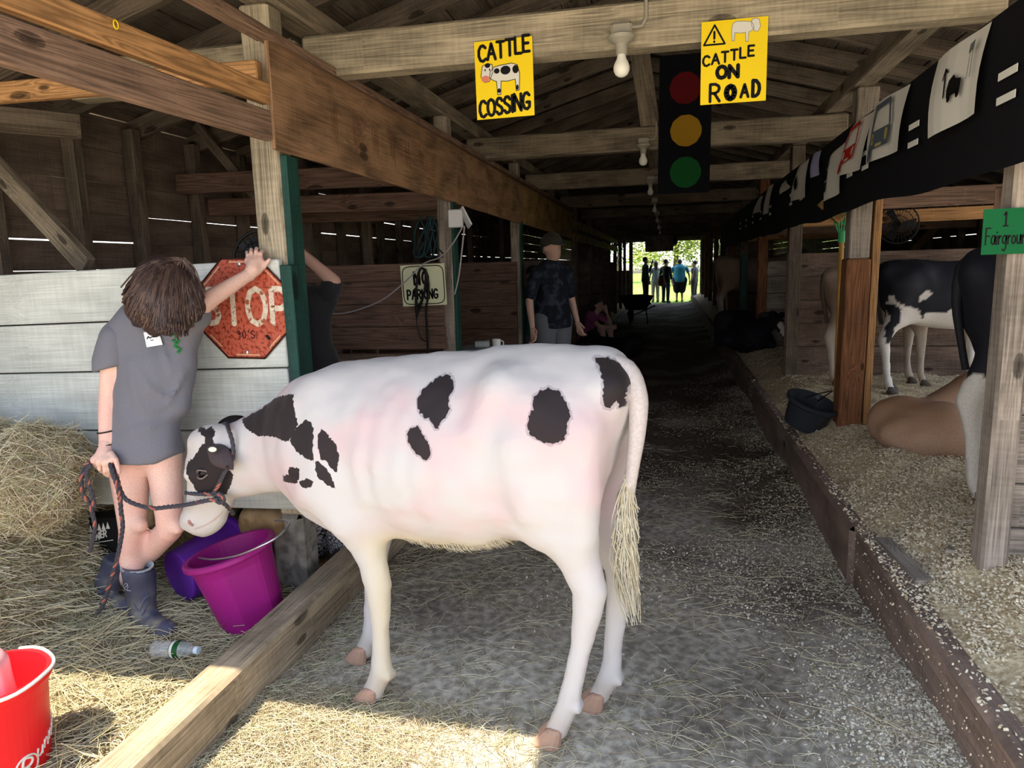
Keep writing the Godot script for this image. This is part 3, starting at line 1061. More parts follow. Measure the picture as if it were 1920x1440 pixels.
# ------------------------------------------------------------------ header, banner, signs
# hand lettering: strokes in a box 1 high; first number of each letter is its width
const LETTERS := {
	"A": [0.66, [0, 0, 0.33, 1, 0.66, 0], [0.13, 0.36, 0.54, 0.36]],
	"C": [0.6, [0.6, 0.84, 0.42, 0.99, 0.2, 0.95, 0.04, 0.7, 0.02, 0.35, 0.16, 0.06, 0.38, 0.0, 0.6, 0.14]],
	"D": [0.6, [0, 0, 0, 1, 0.3, 0.97, 0.54, 0.75, 0.6, 0.45, 0.5, 0.15, 0.28, 0.01, 0, 0]],
	"E": [0.5, [0.5, 1, 0, 1, 0, 0, 0.5, 0], [0, 0.52, 0.42, 0.52]],
	"F": [0.5, [0.5, 1, 0, 1, 0, 0], [0, 0.52, 0.42, 0.52]],
	"G": [0.64, [0.6, 0.84, 0.42, 0.99, 0.2, 0.95, 0.04, 0.7, 0.02, 0.35, 0.16, 0.06, 0.4, 0.0, 0.6, 0.14, 0.62, 0.42, 0.36, 0.42]],
	"I": [0.08, [0.04, 0, 0.04, 1]],
	"K": [0.58, [0, 0, 0, 1], [0.54, 1, 0.02, 0.42], [0.18, 0.6, 0.58, 0]],
	"L": [0.5, [0, 1, 0, 0, 0.5, 0]],
	"N": [0.6, [0, 0, 0, 1, 0.6, 0, 0.6, 1]],
	"O": [0.66, [0.33, 1, 0.12, 0.9, 0.01, 0.62, 0.01, 0.38, 0.12, 0.1, 0.33, 0, 0.54, 0.1, 0.65, 0.38, 0.65, 0.62, 0.54, 0.9, 0.33, 1]],
	"P": [0.56, [0, 0, 0, 1, 0.32, 1, 0.52, 0.88, 0.56, 0.72, 0.5, 0.55, 0.32, 0.45, 0, 0.45]],
	"R": [0.58, [0, 0, 0, 1, 0.32, 1, 0.52, 0.88, 0.56, 0.74, 0.5, 0.58, 0.32, 0.48, 0, 0.48], [0.26, 0.48, 0.58, 0]],
	"S": [0.56, [0.54, 0.82, 0.4, 0.98, 0.18, 0.98, 0.04, 0.82, 0.06, 0.64, 0.28, 0.52, 0.48, 0.4, 0.54, 0.22, 0.44, 0.05, 0.2, 0.0, 0.02, 0.16]],
	"T": [0.6, [0, 1, 0.6, 1], [0.3, 1, 0.3, 0]],
	"a": [0.46, [0.42, 0.5, 0.2, 0.55, 0.02, 0.35, 0.04, 0.1, 0.2, 0.0, 0.38, 0.12, 0.42, 0.5], [0.42, 0.55, 0.42, 0.08, 0.5, 0]],
	"i": [0.08, [0.04, 0.5, 0.04, 0], [0.04, 0.72, 0.05, 0.74]],
	"r": [0.34, [0.04, 0.52, 0.06, 0], [0.06, 0.32, 0.2, 0.52, 0.34, 0.48]],
	"g": [0.46, [0.42, 0.48, 0.2, 0.54, 0.02, 0.34, 0.06, 0.1, 0.22, 0.04, 0.4, 0.16, 0.42, 0.5, 0.42, -0.25, 0.22, -0.42, 0.04, -0.3]],
	"o": [0.42, [0.2, 0.52, 0.02, 0.36, 0.03, 0.12, 0.2, 0.0, 0.38, 0.12, 0.4, 0.36, 0.2, 0.52]],
	"u": [0.44, [0.02, 0.52, 0.03, 0.12, 0.18, 0.0, 0.38, 0.14, 0.4, 0.52], [0.4, 0.52, 0.44, 0]],
	"n": [0.44, [0.03, 0.52, 0.04, 0], [0.04, 0.34, 0.2, 0.52, 0.38, 0.42, 0.42, 0]],
	"d": [0.46, [0.42, 0.46, 0.2, 0.54, 0.02, 0.34, 0.06, 0.1, 0.22, 0.0, 0.4, 0.14], [0.44, 1.0, 0.42, 0.1, 0.48, 0]],
	"s": [0.36, [0.34, 0.46, 0.14, 0.52, 0.04, 0.38, 0.32, 0.18, 0.26, 0.02, 0.02, 0.04]],
	"0": [0.5, [0.25, 1, 0.06, 0.8, 0.02, 0.45, 0.1, 0.1, 0.25, 0, 0.42, 0.12, 0.48, 0.5, 0.42, 0.86, 0.25, 1]],
	"1": [0.3, [0.02, 0.8, 0.16, 1, 0.16, 0], [0, 0, 0.32, 0]],
	"9": [0.5, [0.46, 0.72, 0.24, 0.98, 0.04, 0.74, 0.22, 0.5, 0.46, 0.72, 0.4, 0]],
	"6": [0.5, [0.4, 0.98, 0.1, 0.6, 0.04, 0.24, 0.24, 0, 0.46, 0.22, 0.3, 0.46, 0.06, 0.34]],
	"'": [0.1, [0.08, 1, 0.04, 0.76]],
	"!": [0.1, [0.05, 1, 0.05, 0.35], [0.05, 0.02, 0.05, 0.04]],
}

func letters(mb: MB, t: Transform3D, text: String, x: float, y: float, h: float, w: float, wide := 1.0, gap := 0.2, slope := 0.0, lift := 0.001) -> float:
	for ch in text:
		if ch == " ":
			x += h * 0.4
			continue
		var l: Array = LETTERS[ch]
		for k in range(1, l.size()):
			var p := pv(l[k])
			for q in p.size():
				p[q] = Vector2(x + p[q].x * h * wide, y + p[q].y * h)
			mb.stroke(t, p, w, lift)
		x += (l[0] * wide + gap) * h
		y += slope * h
	return x

func card(called: String, tl: Vector3, tr: Vector3, bl: Vector3, thick: float, m: Material, label: String, category: String, group := "") -> Array:
	# a flat board hung by three corners; returns [thing, frame (x right, y up from the lower left), width, height]
	var x := (tr - tl)
	var w := x.length()
	x = x.normalized()
	var y := (tl - bl)
	y = (y - x * y.dot(x))
	var h := y.length()
	y = y.normalized()
	var o := thing(called, label, category, bl, group)
	var t := Transform3D(Basis(x, y, x.cross(y)), Vector3.ZERO)
	var mb := MB.new()
	mb.poly(t, pv([0, 0, w, 0, w, h, 0, h]), thick)
	part("board", mb, m, o)
	return [o, t, w, h]

func cow_picture(mb: MB, ink: MB, t: Transform3D, x: float, y: float, s: float, flip: float, spots: bool, pink: MB = null) -> void:
	var body := pv([-0.42, 0.62, -0.3, 0.74, -0.05, 0.78, 0.25, 0.8, 0.42, 0.74, 0.48, 0.5, 0.46, 0.02, 0.36, 0.0, 0.34, 0.34, 0.1, 0.3, -0.1, 0.32, -0.12, -0.06, -0.22, -0.06, -0.24, 0.32, -0.34, 0.36, -0.46, 0.44])
	var head := pv([-0.72, 0.5, -0.62, 0.32, -0.46, 0.34, -0.34, 0.6, -0.36, 0.82, -0.5, 0.86, -0.66, 0.8])
	for pl in [body, head]:
		var q := PackedVector2Array()
		for p in pl:
			q.append(Vector2(x + p.x * s * flip, y + p.y * s))
		mb.poly(t, q, 0.0, 0.0008 if pl == body else 0.0012)
		q.append(q[0])
		ink.stroke(t, q, s * 0.02, 0.0013)
	if spots:
		for sp in [[0.05, 0.62, 0.16, 0.13], [0.36, 0.62, 0.1, 0.12], [-0.22, 0.62, 0.09, 0.08], [-0.5, 0.8, 0.09, 0.07], [-0.17, 0.05, 0.05, 0.07], [0.4, 0.1, 0.04, 0.08]]:
			var q := PackedVector2Array()
			for j in 10:
				q.append(Vector2(x + (sp[0] + sp[2] * cos(TAU * j / 10.0)) * s * flip, y + (sp[1] + sp[3] * sin(TAU * j / 10.0)) * s))
			ink.poly(t, q, 0.0, 0.0016)
		for e in [-0.58, -0.44]:
			ink.stroke(t, PackedVector2Array([Vector2(x + e * s * flip, y + 0.66 * s), Vector2(x + e * s * flip, y + 0.69 * s)]), s * 0.04, 0.0018)
	if pink:
		var q := PackedVector2Array()
		for j in 10:
			q.append(Vector2(x + (-0.58 + 0.13 * cos(TAU * j / 10.0)) * s * flip, y + (0.42 + 0.1 * sin(TAU * j / 10.0)) * s))
		pink.poly(t, q, 0.0, 0.0017)

func build_header_and_banner() -> void:
	# plywood header over the left stalls
	var t := thing("plywood_header", "long brown plywood header over the left stalls with faint stencil marks", "header", Vector3(-1.53, 2.19, -2.74))
	var zs := [-2.655, -5.18, -7.62, -11.6]
	for i in 3:
		timber("plywood_sheet", Vector3(-1.53, 2.195 - 0.012 * i, zs[i]), Vector3(-1.53, 2.185 - 0.02 * i, zs[i + 1] + 0.008), 0.41, 0.018, M.plywood if i < 2 else M.plywood_pale, t, 0.003)
	timber("cap_rail", Vector3(-1.53, 2.415, -2.2), Vector3(-1.53, 2.395, -11.6), 0.035, 0.07, M.pine_old, t)
	var mb := MB.new()
	var tf := Transform3D(Basis(Vector3(0, 0, -1), Vector3.UP, Vector3.RIGHT), Vector3(0.0095, 0, 0))
	var faded := mat("faded_ink", Color(0.4, 0.28, 0.18), 0.8)
	for k in 7:
		var x := 0.42 + k * 0.24
		mb = MB.new()
		for j in 4:
			mb.stroke(tf, pv([x + j * 0.02, -0.07 + rr(-0.03, 0.03), x + j * 0.02 + rr(-0.008, 0.008), 0.06 + rr(-0.02, 0.02)]), 0.005, 0.0008)
		part("stencil_mark", mb, faded, t)
	t = thing("slat_header", "pale slats nailed over the far left stalls beyond the plywood", "header", Vector3(-1.53, 2.1, -12))
	for k in 6:
		var z := -11.8 - k * 1.7
		timber("slat", Vector3(-1.53, 2.2, z), Vector3(-1.53, 2.19, z - 1.66), 0.13, 0.02, M.plywood_pale, t)
		timber("slat", Vector3(-1.53, 1.98 + 0.02 * (k % 2), z), Vector3(-1.53, 1.98, z - 1.66), 0.14, 0.02, M.plywood_pale, t)
	# open rails carrying the header line out to the entrance
	tag(timber("header_rail", Vector3(-1.55, 2.43, -1.34), Vector3(-1.55, 2.425, -2.66), 0.06, 0.04, M.pine_old), "dark brown rail running to the top corner of the plywood", "rail", "rails before the plywood header")
	var orr := timber("header_rail", Vector3(-1.55, 2.176, -1.34), Vector3(-1.55, 2.2, -2.66), 0.08, 0.04, M.pine)
	tag(orr, "orange pine rail with a yellow tag, above the wide brown rail", "rail", "rails before the plywood header")
	tag(timber("header_rail", Vector3(-1.55, 2.064, -1.34), Vector3(-1.55, 2.08, -2.66), 0.115, 0.035, M.pine_old), "wide brown knotty rail, lowest of the three before the plywood", "rail", "rails before the plywood header")
	tag(timber("rail_hanger", Vector3(-1.595, 1.98, -1.4), Vector3(-1.595, 2.58, -1.4), 0.05, 0.09, M.beam_grey), "short grey hanger carrying the front ends of the three rails", "hanger")
	tag(timber("stall_joist", Vector3(WL + 0.05, 2.315, -2.68), Vector3(-1.58, 2.29, -2.68), 0.085, 0.04, M.pine), "orange joist over the white wall, meeting the whitewashed post", "joist")
	var ring := MB.new()
	var rp := PackedVector3Array()
	var tagp := atx(217, 46, -1.526)
	for j in 13:
		rp.append(Vector3(0, 0.012 * sin(TAU * j / 12.0), 0.009 * cos(TAU * j / 12.0)))
	ring.tube(rp, PackedFloat32Array([0.002]), 6, false)
	var rg := part("tag_ring", ring, M.yellow_card)
	rg.position = tagp
	tag(rg, "small yellow ring hanging on the orange pine rail", "ring")
	# navy banner on the right with a white dashed road
	mb = MB.new()
	var rows := 6
	var n := 150
	for i in n:
		for j in rows:
			var q: Array[Vector3] = []
			for e in [[0, 0], [1, 0], [1, 1], [0, 1]]:
				var u: float = float(i + e[0]) / n
				var v: float = float(j + e[1]) / rows
				var z := lerpf(-1.3, -15.5, u)
				var sag := 0.02 * sin(z * 2.55) * (1.0 - v) + 0.012 * sin(z * 6.1 + 1.0) * (1.0 - v)
				q.append(Vector3(1.05 + 0.012 * sin(z * 3.3 + v * 2.0) * (1.0 - v * 0.7), lerpf(1.78, 2.275, v) + sag * 0.5, z))
			mb.quad(q[0], q[1], q[2], q[3], Vector3.LEFT, Vector2(i, j), Vector2(i + 1, j), Vector2(i + 1, j + 1), Vector2(i, j + 1))
	var bt := thing("banner", "long navy cloth banner with a white dashed road, hung along the right posts", "banner", Vector3.ZERO)
	part("cloth", mb, M.navy, bt)
	for z in [-2.62, -3.5, -4.28, -4.62, -6.2, -6.7, -8.0, -8.8, -9.6, -10.4, -11.2]:
		for k in 2:
			mb = MB.new()
			var y := 1.985 + 0.075 * k
			mb.box(Transform3D(Basis.IDENTITY, Vector3(1.028, y, z)), Vector3(0.002, 0.024, 0.13), 0.0)
			part("tape_strip", mb, M.tape, bt)
	drawings()

func drawings() -> void:
	# children's drawings pinned along the top edge of the banner: four corners in the photograph each
	var specs := [
		["white sheet with a black car and a pole, nearest drawing on the banner", [1760, 113, 1854, 40, 1744, 260, 1823, 213], 0],
		["white sheet with a grey van front, right of the red van drawing", [1642, 197, 1703, 157, 1627, 307, 1680, 283], 1],
		["white sheet with a red van front on the banner", [1597, 240, 1639, 205, 1572, 331, 1610, 318], 2],
		["narrow lettered white sheet hanging low on the banner beside the red van", [1555, 298, 1581, 267, 1547, 378, 1572, 362], 3],
		["small lilac sheet high on the banner", [1526, 290, 1538, 281, 1522, 334, 1535, 327], 4],
		["white sheet with small black animals, beside the lilac sheet", [1496, 318, 1515, 297, 1484, 378, 1508, 370], 5],
		["grey pointed scrap of paper on the banner", [1466, 350, 1472, 337, 1464, 365, 1481, 350], 4],
		["thin curled white sheet on the far part of the banner", [1441, 352, 1449, 344, 1432, 403, 1440, 399], 4],
		["curled white paper strip, farthest on the banner", [1425, 370, 1430, 366, 1412, 402, 1425, 396], 4],
	]
	for s in specs:
		var c: Array = s[1]
		var a := atx(c[0], c[1], 1.03)
		var b := atx(c[2], c[3], 1.03)
		var d := atx(c[4], c[5], 1.005)
		var e := atx(c[6], c[7], 1.0)
		var o := thing("drawing", s[0], "drawing", a, "drawings along the banner")
		var mb := MB.new()
		var n := 6
		for i in n:
			for j in n:
				var q: Array[Vector3] = []
				for f in [[0, 0], [1, 0], [1, 1], [0, 1]]:
					var u: float = float(i + f[0]) / n
					var v: float = float(j + f[1]) / n
					var p := a.lerp(b, u).lerp(d.lerp(e, u), v)
					p.x -= 0.012 * sin(v * PI) + 0.01 * sin(u * PI * 1.5 + v)
					q.append(p - a)
				mb.quad(q[0], q[1], q[2], q[3], Vector3.LEFT)
		var m: Material = M.paper
		if s[0].begins_with("small lilac"): m = mat("lilac_paper", Color(0.66, 0.66, 0.82), 0.85)
		part("sheet", mb, m, o)
		var kind: int = s[2]
		if kind == 4:
			continue
		# the picture, drawn in the sheet's own plane
		var x := (b - a)
		var y := (a - d)
		var w := x.length()
		var h := y.length()
		x = x.normalized()
		y = y.normalized()
		var t := Transform3D(Basis(x, y, x.cross(y).normalized()), d - a + x.cross(y).normalized() * 0.024)
		var ink := MB.new()
		if kind == 0:
			ink.stroke(t, pv([w * 0.38, h * 0.4, w * 0.38, h * 0.72]), w * 0.03)
			ink.stroke(t, pv([w * 0.33, h * 0.62, w * 0.38, h * 0.73, w * 0.43, h * 0.68]), w * 0.02)
			ink.poly(t, pv([w * 0.45, h * 0.36, w * 0.72, h * 0.36, w * 0.74, h * 0.5, w * 0.62, h * 0.54, w * 0.58, h * 0.6, w * 0.48, h * 0.56, w * 0.44, h * 0.46]), 0.0, 0.001)
			ink.stroke(t, pv([w * 0.5, h * 0.35, w * 0.5, h * 0.36]), w * 0.08)
			ink.stroke(t, pv([w * 0.68, h * 0.35, w * 0.68, h * 0.36]), w * 0.08)
			part("picture", ink, M.ink, o)
			var gr := MB.new()
			gr.stroke(t, pv([w * 0.84, h * 0.45, w * 0.88, h * 0.8]), w * 0.012)
			gr.stroke(t, pv([w * 0.9, h * 0.45, w * 0.92, h * 0.8]), w * 0.012)
			gr.poly(t, pv([w * 0.84, h * 0.72, w * 0.93, h * 0.74, w * 0.95, h * 0.84, w * 0.86, h * 0.82]), 0.0, 0.001)
			part("picture", gr, mat("pencil", Color(0.4, 0.42, 0.42), 0.8), o)
		elif kind == 1 or kind == 2:
			ink.poly(t, pv([w * 0.16, h * 0.18, w * 0.78, h * 0.18, w * 0.8, h * 0.48, w * 0.18, h * 0.48]), 0.0, 0.001)
			ink.stroke(t, pv([w * 0.2, h * 0.48, w * 0.26, h * 0.86, w * 0.7, h * 0.88, w * 0.78, h * 0.5]), w * 0.05)
			ink.stroke(t, pv([w * 0.2, h * 0.08, w * 0.2, h * 0.2]), w * 0.12)
			part("picture", ink, mat("grey_crayon" if kind == 1 else "red_crayon", Color(0.33, 0.38, 0.42) if kind == 1 else Color(0.72, 0.13, 0.06), 0.8), o)
			var lamp := MB.new()
			for k in [0.26, 0.7]:
				lamp.stroke(t, pv([w * k, h * 0.33, w * k, h * 0.37]), w * 0.09, 0.002)
			lamp.poly(t, pv([w * 0.38, h * 0.2, w * 0.58, h * 0.2, w * 0.58, h * 0.25, w * 0.38, h * 0.25]), 0.0, 0.002)
			part("picture", lamp, M.paper if kind == 2 else mat("cream_crayon", Color(0.75, 0.7, 0.45), 0.8), o)
		elif kind == 3:
			for k in 3:
				letters(ink, t, ["RAD", "SOS", "FAT"][k], w * 0.12, h * (0.72 - k * 0.27), h * 0.17, w * 0.05, 0.5, 0.14)
			part("picture", ink, M.ink, o)
		elif kind == 5:
			for k in 3:
				ink.stroke(t, pv([w * (0.3 + 0.12 * k), h * (0.5 - 0.1 * k), w * (0.45 + 0.1 * k), h * (0.55 - 0.12 * k)]), w * 0.13)
			part("picture", ink, M.ink, o)

func build_signs() -> void:
	# CATTLE COSSING
	var z := -3.18
	var c := card("sign", at(892, 79, z), at(1001, 67, z), at(895, 225, z), 0.004, M.yellow_card, "yellow hand-lettered sign reading CATTLE COSSING with a cartoon cow", "sign")
	var o: Node3D = c[0]
	var t: Transform3D = c[1]
	var w: float = c[2]
	var h: float = c[3]
	var ink := MB.new()
	letters(ink, t, "CATTLE", w * 0.07, h * 0.745, h * 0.2, w * 0.05, 0.82, 0.13, 0.07)
	letters(ink, t, "COSSING", w * 0.05, h * 0.03, h * 0.21, w * 0.052, 0.72, 0.11, 0.045)
	part("lettering", ink, M.ink, o)
	var white := MB.new()
	var line := MB.new()
	var pink := MB.new()
	cow_picture(white, line, t, w * 0.5, h * 0.33, w * 0.56, 1.0, true, pink)
	part("cow_picture", white, M.paper, o)
	part("cow_markings", line, M.ink, o)
	part("cow_muzzle", pink, mat("pink_print", Color(0.85, 0.5, 0.42), 0.7), o)
	# CATTLE ON ROAD
	c = card("sign", at(1314, 42, z), at(1439, 30, z), at(1313, 197, z), 0.004, M.yellow_card, "yellow hand-lettered sign reading CATTLE ON ROAD with a warning triangle", "sign")
	o = c[0]; t = c[1]; w = c[2]; h = c[3]
	ink = MB.new()
	letters(ink, t, "CATTLE", w * 0.03, h * 0.47, h * 0.12, w * 0.035, 1.1, 0.27, 0.13)
	letters(ink, t, "ON", w * 0.25, h * 0.31, h * 0.14, w * 0.06, 1.25, 0.25)
	letters(ink, t, "R", w * 0.15, h * 0.03, h * 0.21, w * 0.045, 0.95, 0.2)
	letters(ink, t, "O", w * 0.4, h * 0.05, h * 0.15, w * 0.085, 1.0, 0.2)
	letters(ink, t, "A", w * 0.62, h * 0.06, h * 0.15, w * 0.045, 0.9, 0.2)
	letters(ink, t, "D", w * 0.8, h * 0.06, h * 0.19, w * 0.055, 0.7, 0.2)
	ink.stroke(t, pv([w * 0.04, h * 0.72, w * 0.36, h * 0.72, w * 0.2, h * 0.95, w * 0.04, h * 0.72]), w * 0.028)
	letters(ink, t, "!", w * 0.19, h * 0.75, h * 0.12, w * 0.035)
	part("lettering", ink, M.ink, o)
	white = MB.new(); line = MB.new()
	cow_picture(white, line, t, w * 0.63, h * 0.74, w * 0.36, -1.0, false)
	part("cow_picture", white, M.paper, o)
	part("cow_outline", line, mat("grey_print", Color(0.45, 0.43, 0.48), 0.7), o)
	# traffic light on black cloth
	z = -5.925
	c = card("traffic_light", at(1236, 105, z), at(1336, 97, z), at(1233, 364, z), 0.012, M.navy, "tall black traffic light with red, amber and green discs, hung in the aisle", "traffic light")
	o = c[0]; t = c[1]
	var discs := [[1285, 165, Color(0.36, 0.035, 0.06), "red disc"], [1286, 245, Color(0.62, 0.47, 0.1), "amber disc"], [1285, 323, Color(0.05, 0.3, 0.13), "green disc"]]
	for d in discs:
		var p := at(d[0], d[1], z) - o.position
		var mb := MB.new()
		var pts := PackedVector2Array()
		for j in 32:
			pts.append(Vector2.from_angle(TAU * j / 32.0) * (0.118 + 0.002 * sin(j * 2.1)))
		mb.poly(Transform3D(t.basis, p), pts, 0.004, 0.006)
		part("disc", mb, mat(d[3], d[2], 0.9), o, d[3])
	# STOP
	var cen := at(456, 579, -2.712)
	o = thing("stop_sign", "old rusty red octagonal STOP sign on the white wall", "sign", cen)
	t = Transform3D(Basis(Vector3.BACK, -0.02), Vector3.ZERO)
	var oct := PackedVector2Array()
	var r := 0.2285
	for j in 8:
		oct.append(Vector2.from_angle(TAU * (j + 0.5) / 8.0) * r)
	var mb := MB.new()
	mb.poly(t, oct, 0.003)
	var rust := mat("sign_red", Color(0.74, 0.36, 0.28), 0.55, noise_tex(61, 0.02, Color(0.72, 0.6, 0.52), Color(1, 1, 1), 0.2, 0.5, 512, 5))
	tri(rust, 4.0)
	part("plate", mb, rust, o)
	mb = MB.new()
	for k in 8:
		mb.stroke(t, PackedVector2Array([oct[k] * 0.995, oct[(k + 1) % 8] * 0.995]), 0.008, 0.002)
	part("rusted_rim", mb, mat("rust", Color(0.2, 0.1, 0.065), 0.85), o)
	var worn := mat("worn_white", Color(0.85, 0.66, 0.52), 0.7)
	for k in 8:
		mb = MB.new()
		var a := oct[k] * 0.93
		var b := oct[(k + 1) % 8] * 0.93
		if k != 3:
			mb.stroke(t, PackedVector2Array([a.lerp(b, rr(0.05, 0.3)), a.lerp(b, rr(0.6, 0.95))]), 0.006, 0.0012)
			part("border_line", mb, worn, o)
	mb = MB.new()
	letters(mb, t, "STOP", -0.187, -0.064, 0.148, 0.024, 0.87, 0.2)
	part("lettering", mb, mat("old_white", Color(0.87, 0.83, 0.76), 0.7, noise_tex(62, 0.05, Color(0.7, 0.45, 0.35), Color(1, 1, 1), 0.32, 0.45, 256)), o)
	mb = MB.new()
	for k in 90:
		var p := Vector2(rr(-0.19, 0.19), rr(-0.19, 0.17))
		if p.length() < 0.2:
			mb.stroke(t, PackedVector2Array([p, p + Vector2(rr(-0.003, 0.003), rr(-0.006, 0.001))]), rr(0.001, 0.0035), 0.0025)
	part("rust_fleck", mb, M["rust"], o).set_meta("kind", "stuff")
	mb = MB.new()
	letters(mb, t, "90'S", -0.035, -0.125, 0.032, 0.004, 0.9, 0.35, 0.0, 0.003)
	mb.stroke(t, pv([0.105, -0.115, 0.115, -0.125]), 0.014, 0.003)
	part("scribble", mb, mat("dark_scribble", Color(0.16, 0.09, 0.1), 0.8), o)
	for y in [0.185, -0.185]:
		mb = MB.new()
		mb.lathe(pv([0.009, 0.0, 0.008, 0.004, 0.0, 0.006]), 10, Transform3D(Basis(Vector3.RIGHT, PI / 2), Vector3(0.0, y, 0.0)))
		part("bolt", mb, M.metal, o)
	# NO PARKING
	z = -4.905
	c = card("no_parking_sign", at(752, 498, z), at(835, 493, z), at(756, 575, z), 0.003, mat("old_cream", Color(0.82, 0.82, 0.68), 0.5), "cream NO PARKING sign on the brown partition, black straps hung over it", "sign")
	o = c[0]; t = c[1]; w = c[2]; h = c[3]
	ink = MB.new()
	var bp := PackedVector2Array()
	for j in 33:
		var a := TAU * j / 32.0
		var d := Vector2(cos(a), sin(a))
		bp.append(Vector2(w * 0.5, h * 0.5) + Vector2(signf(d.x) * pow(absf(d.x), 0.3) * w * 0.465, signf(d.y) * pow(absf(d.y), 0.3) * h * 0.46))
	ink.stroke(t, bp, 0.007)
	letters(ink, t, "NO", w * 0.3, h * 0.52, h * 0.3, w * 0.05, 0.75, 0.25)
	letters(ink, t, "PARKING", w * 0.12, h * 0.17, h * 0.22, w * 0.04, 0.68, 0.17)
	part("lettering", ink, M.ink, o)
	# green paper: 1 Fairground
	var tl := at(1858, 392, -2.74)
	var trr := at(1945, 388, -2.74)
	var bl := at(1839, 478, -2.74)
	c = card("green_sign", tl, trr, bl, 0.002, mat("green_paper", Color(0.05, 0.36, 0.2), 0.85), "green paper sign reading 1 Fairgrounds on the right edge post", "sign")
	o = c[0]; t = c[1]; w = c[2]; h = c[3]
	ink = MB.new()
	letters(ink, t, "1", w * 0.45, h * 0.62, h * 0.3, h * 0.035, 0.9)
	letters(ink, t, "Fairgrounds", w * 0.08, h * 0.22, h * 0.36, h * 0.03, 0.5, 0.06)
	part("lettering", ink, M.ink, o)
	# hanging board at the far end
	z = -24.72
	c = card("hanging_board", at(1210, 443, z), at(1263, 440, z), at(1210, 473, z), 0.03, M.board_grey, "grey board hanging in the bright far doorway", "board")
	tag(part("speaker_box", MB_box(at(1266, 450, -24.62), Vector3(0.12, 0.32, 0.2), 0.01), M.black), "small black box under the ceiling beside the far hanging board", "box")

# ------------------------------------------------------------------ the heifer
var cow_t := Transform3D(Basis(Vector3(-0.98777, 0, -0.15596), Vector3.UP, Vector3(0.15596, 0, -0.98777)), Vector3(-0.28, 0.0, -2.13))

# a point of the heifer's own frame (x forward, y up, z to its far side) on the plane z = w
func cl(px: float, py: float, w: float) -> Vector3:
	var o := cow_t.affine_inverse() * Vector3(0, CAM_H, 0)
	var r := cow_t.basis.inverse() * (cam_b * Vector3(px - 960.0, 720.0 - py, -1330.0))
	return o + r * ((w - o.z) / r.z)

# where the line of sight through (px, py) meets the body
func cow_hit(f: Field, px: float, py: float, w: float) -> Vector3:
	var o := cow_t.affine_inverse() * Vector3(0, CAM_H, 0)
	var far := cl(px, py, 0.1)
	var d := (far - o).normalized()
	var p := cl(px, py, -0.4)
	var all := PackedInt32Array(range(f.A.size()))
	for i in 60:
		var s := f.at(p, all)
		if s < 0.0015:
			return p
		if (p - o).dot(d) > (far - o).dot(d):
			break
		p += d * maxf(s * 0.8, 0.001)
	return cl(px, py, w)

func fill_poly(im: Image, pts: PackedVector2Array, col: Color, jag: float, seed_n: int) -> void:
	var r := RandomNumberGenerator.new()
	r.seed = seed_n
	var fine := PackedVector2Array()
	for i in pts.size():
		var a := pts[i]
		var b := pts[(i + 1) % pts.size()]
		var k := maxi(1, int(a.distance_to(b) / 5.0))
		for j in k:
			fine.append(a.lerp(b, float(j) / k) + Vector2(r.randf_range(-jag, jag), r.randf_range(-jag, jag)))
	var lo := 1e9
	var hi := -1e9
	for p in fine:
		lo = minf(lo, p.y); hi = maxf(hi, p.y)
	for y in range(maxi(0, int(lo)), mini(im.get_height() - 1, int(hi)) + 1):
		var xs: Array[float] = []
		for i in fine.size():
			var a := fine[i]
			var b := fine[(i + 1) % fine.size()]
			if (a.y <= y) != (b.y <= y):
				xs.append(a.x + (y - a.y) / (b.y - a.y) * (b.x - a.x))
		xs.sort()
		for i in range(0, xs.size() - 1, 2):
			var x0 := int(xs[i] + r.randf_range(-0.6, 0.6))
			im.fill_rect(Rect2i(x0, y, maxi(1, int(xs[i + 1]) - x0), 1), col)

func hoof_mesh(mb: MB, p: Vector3, s: float, fwd := 1.0) -> void:
	# two toes, each a wedge rounded in front
	for sd in [-1.0, 1.0]:
		var pts: Array = []
		for ring in 5:
			var y: float = [0.0, 0.01, 0.032, 0.056, 0.066][ring] * s
			var sx: float = [0.052, 0.055, 0.046, 0.034, 0.018][ring] * s
			var sz: float = [0.023, 0.025, 0.024, 0.02, 0.012][ring] * s
			var cx: float = [0.018, 0.017, 0.008, -0.003, -0.006][ring] * s * fwd
			var row: Array = []
			for j in 13:
				var a := TAU * j / 12.0
				row.append(p + Vector3(cx + cos(a) * sx * (1.0 if cos(a) * fwd > 0 else 0.75), y, sd * 0.025 * s + sin(a) * sz))
			pts.append(row)
		for ring in 4:
			for j in 12:
				var o: Vector3 = pts[ring][j] - (p + Vector3(0, 0, sd * 0.025 * s))
				mb.quad(pts[ring][j], pts[ring][j + 1], pts[ring + 1][j + 1], pts[ring + 1][j], Vector3(o.x, 0.01, o.z))
		for j in 12:
			mb.tri(p + Vector3(0, 0, sd * 0.025 * s), pts[0][j], pts[0][j + 1], Vector3.DOWN)
			mb.tri(p + Vector3(-0.006 * s, 0.068 * s, sd * 0.025 * s), pts[4][j], pts[4][j + 1], Vector3.UP)

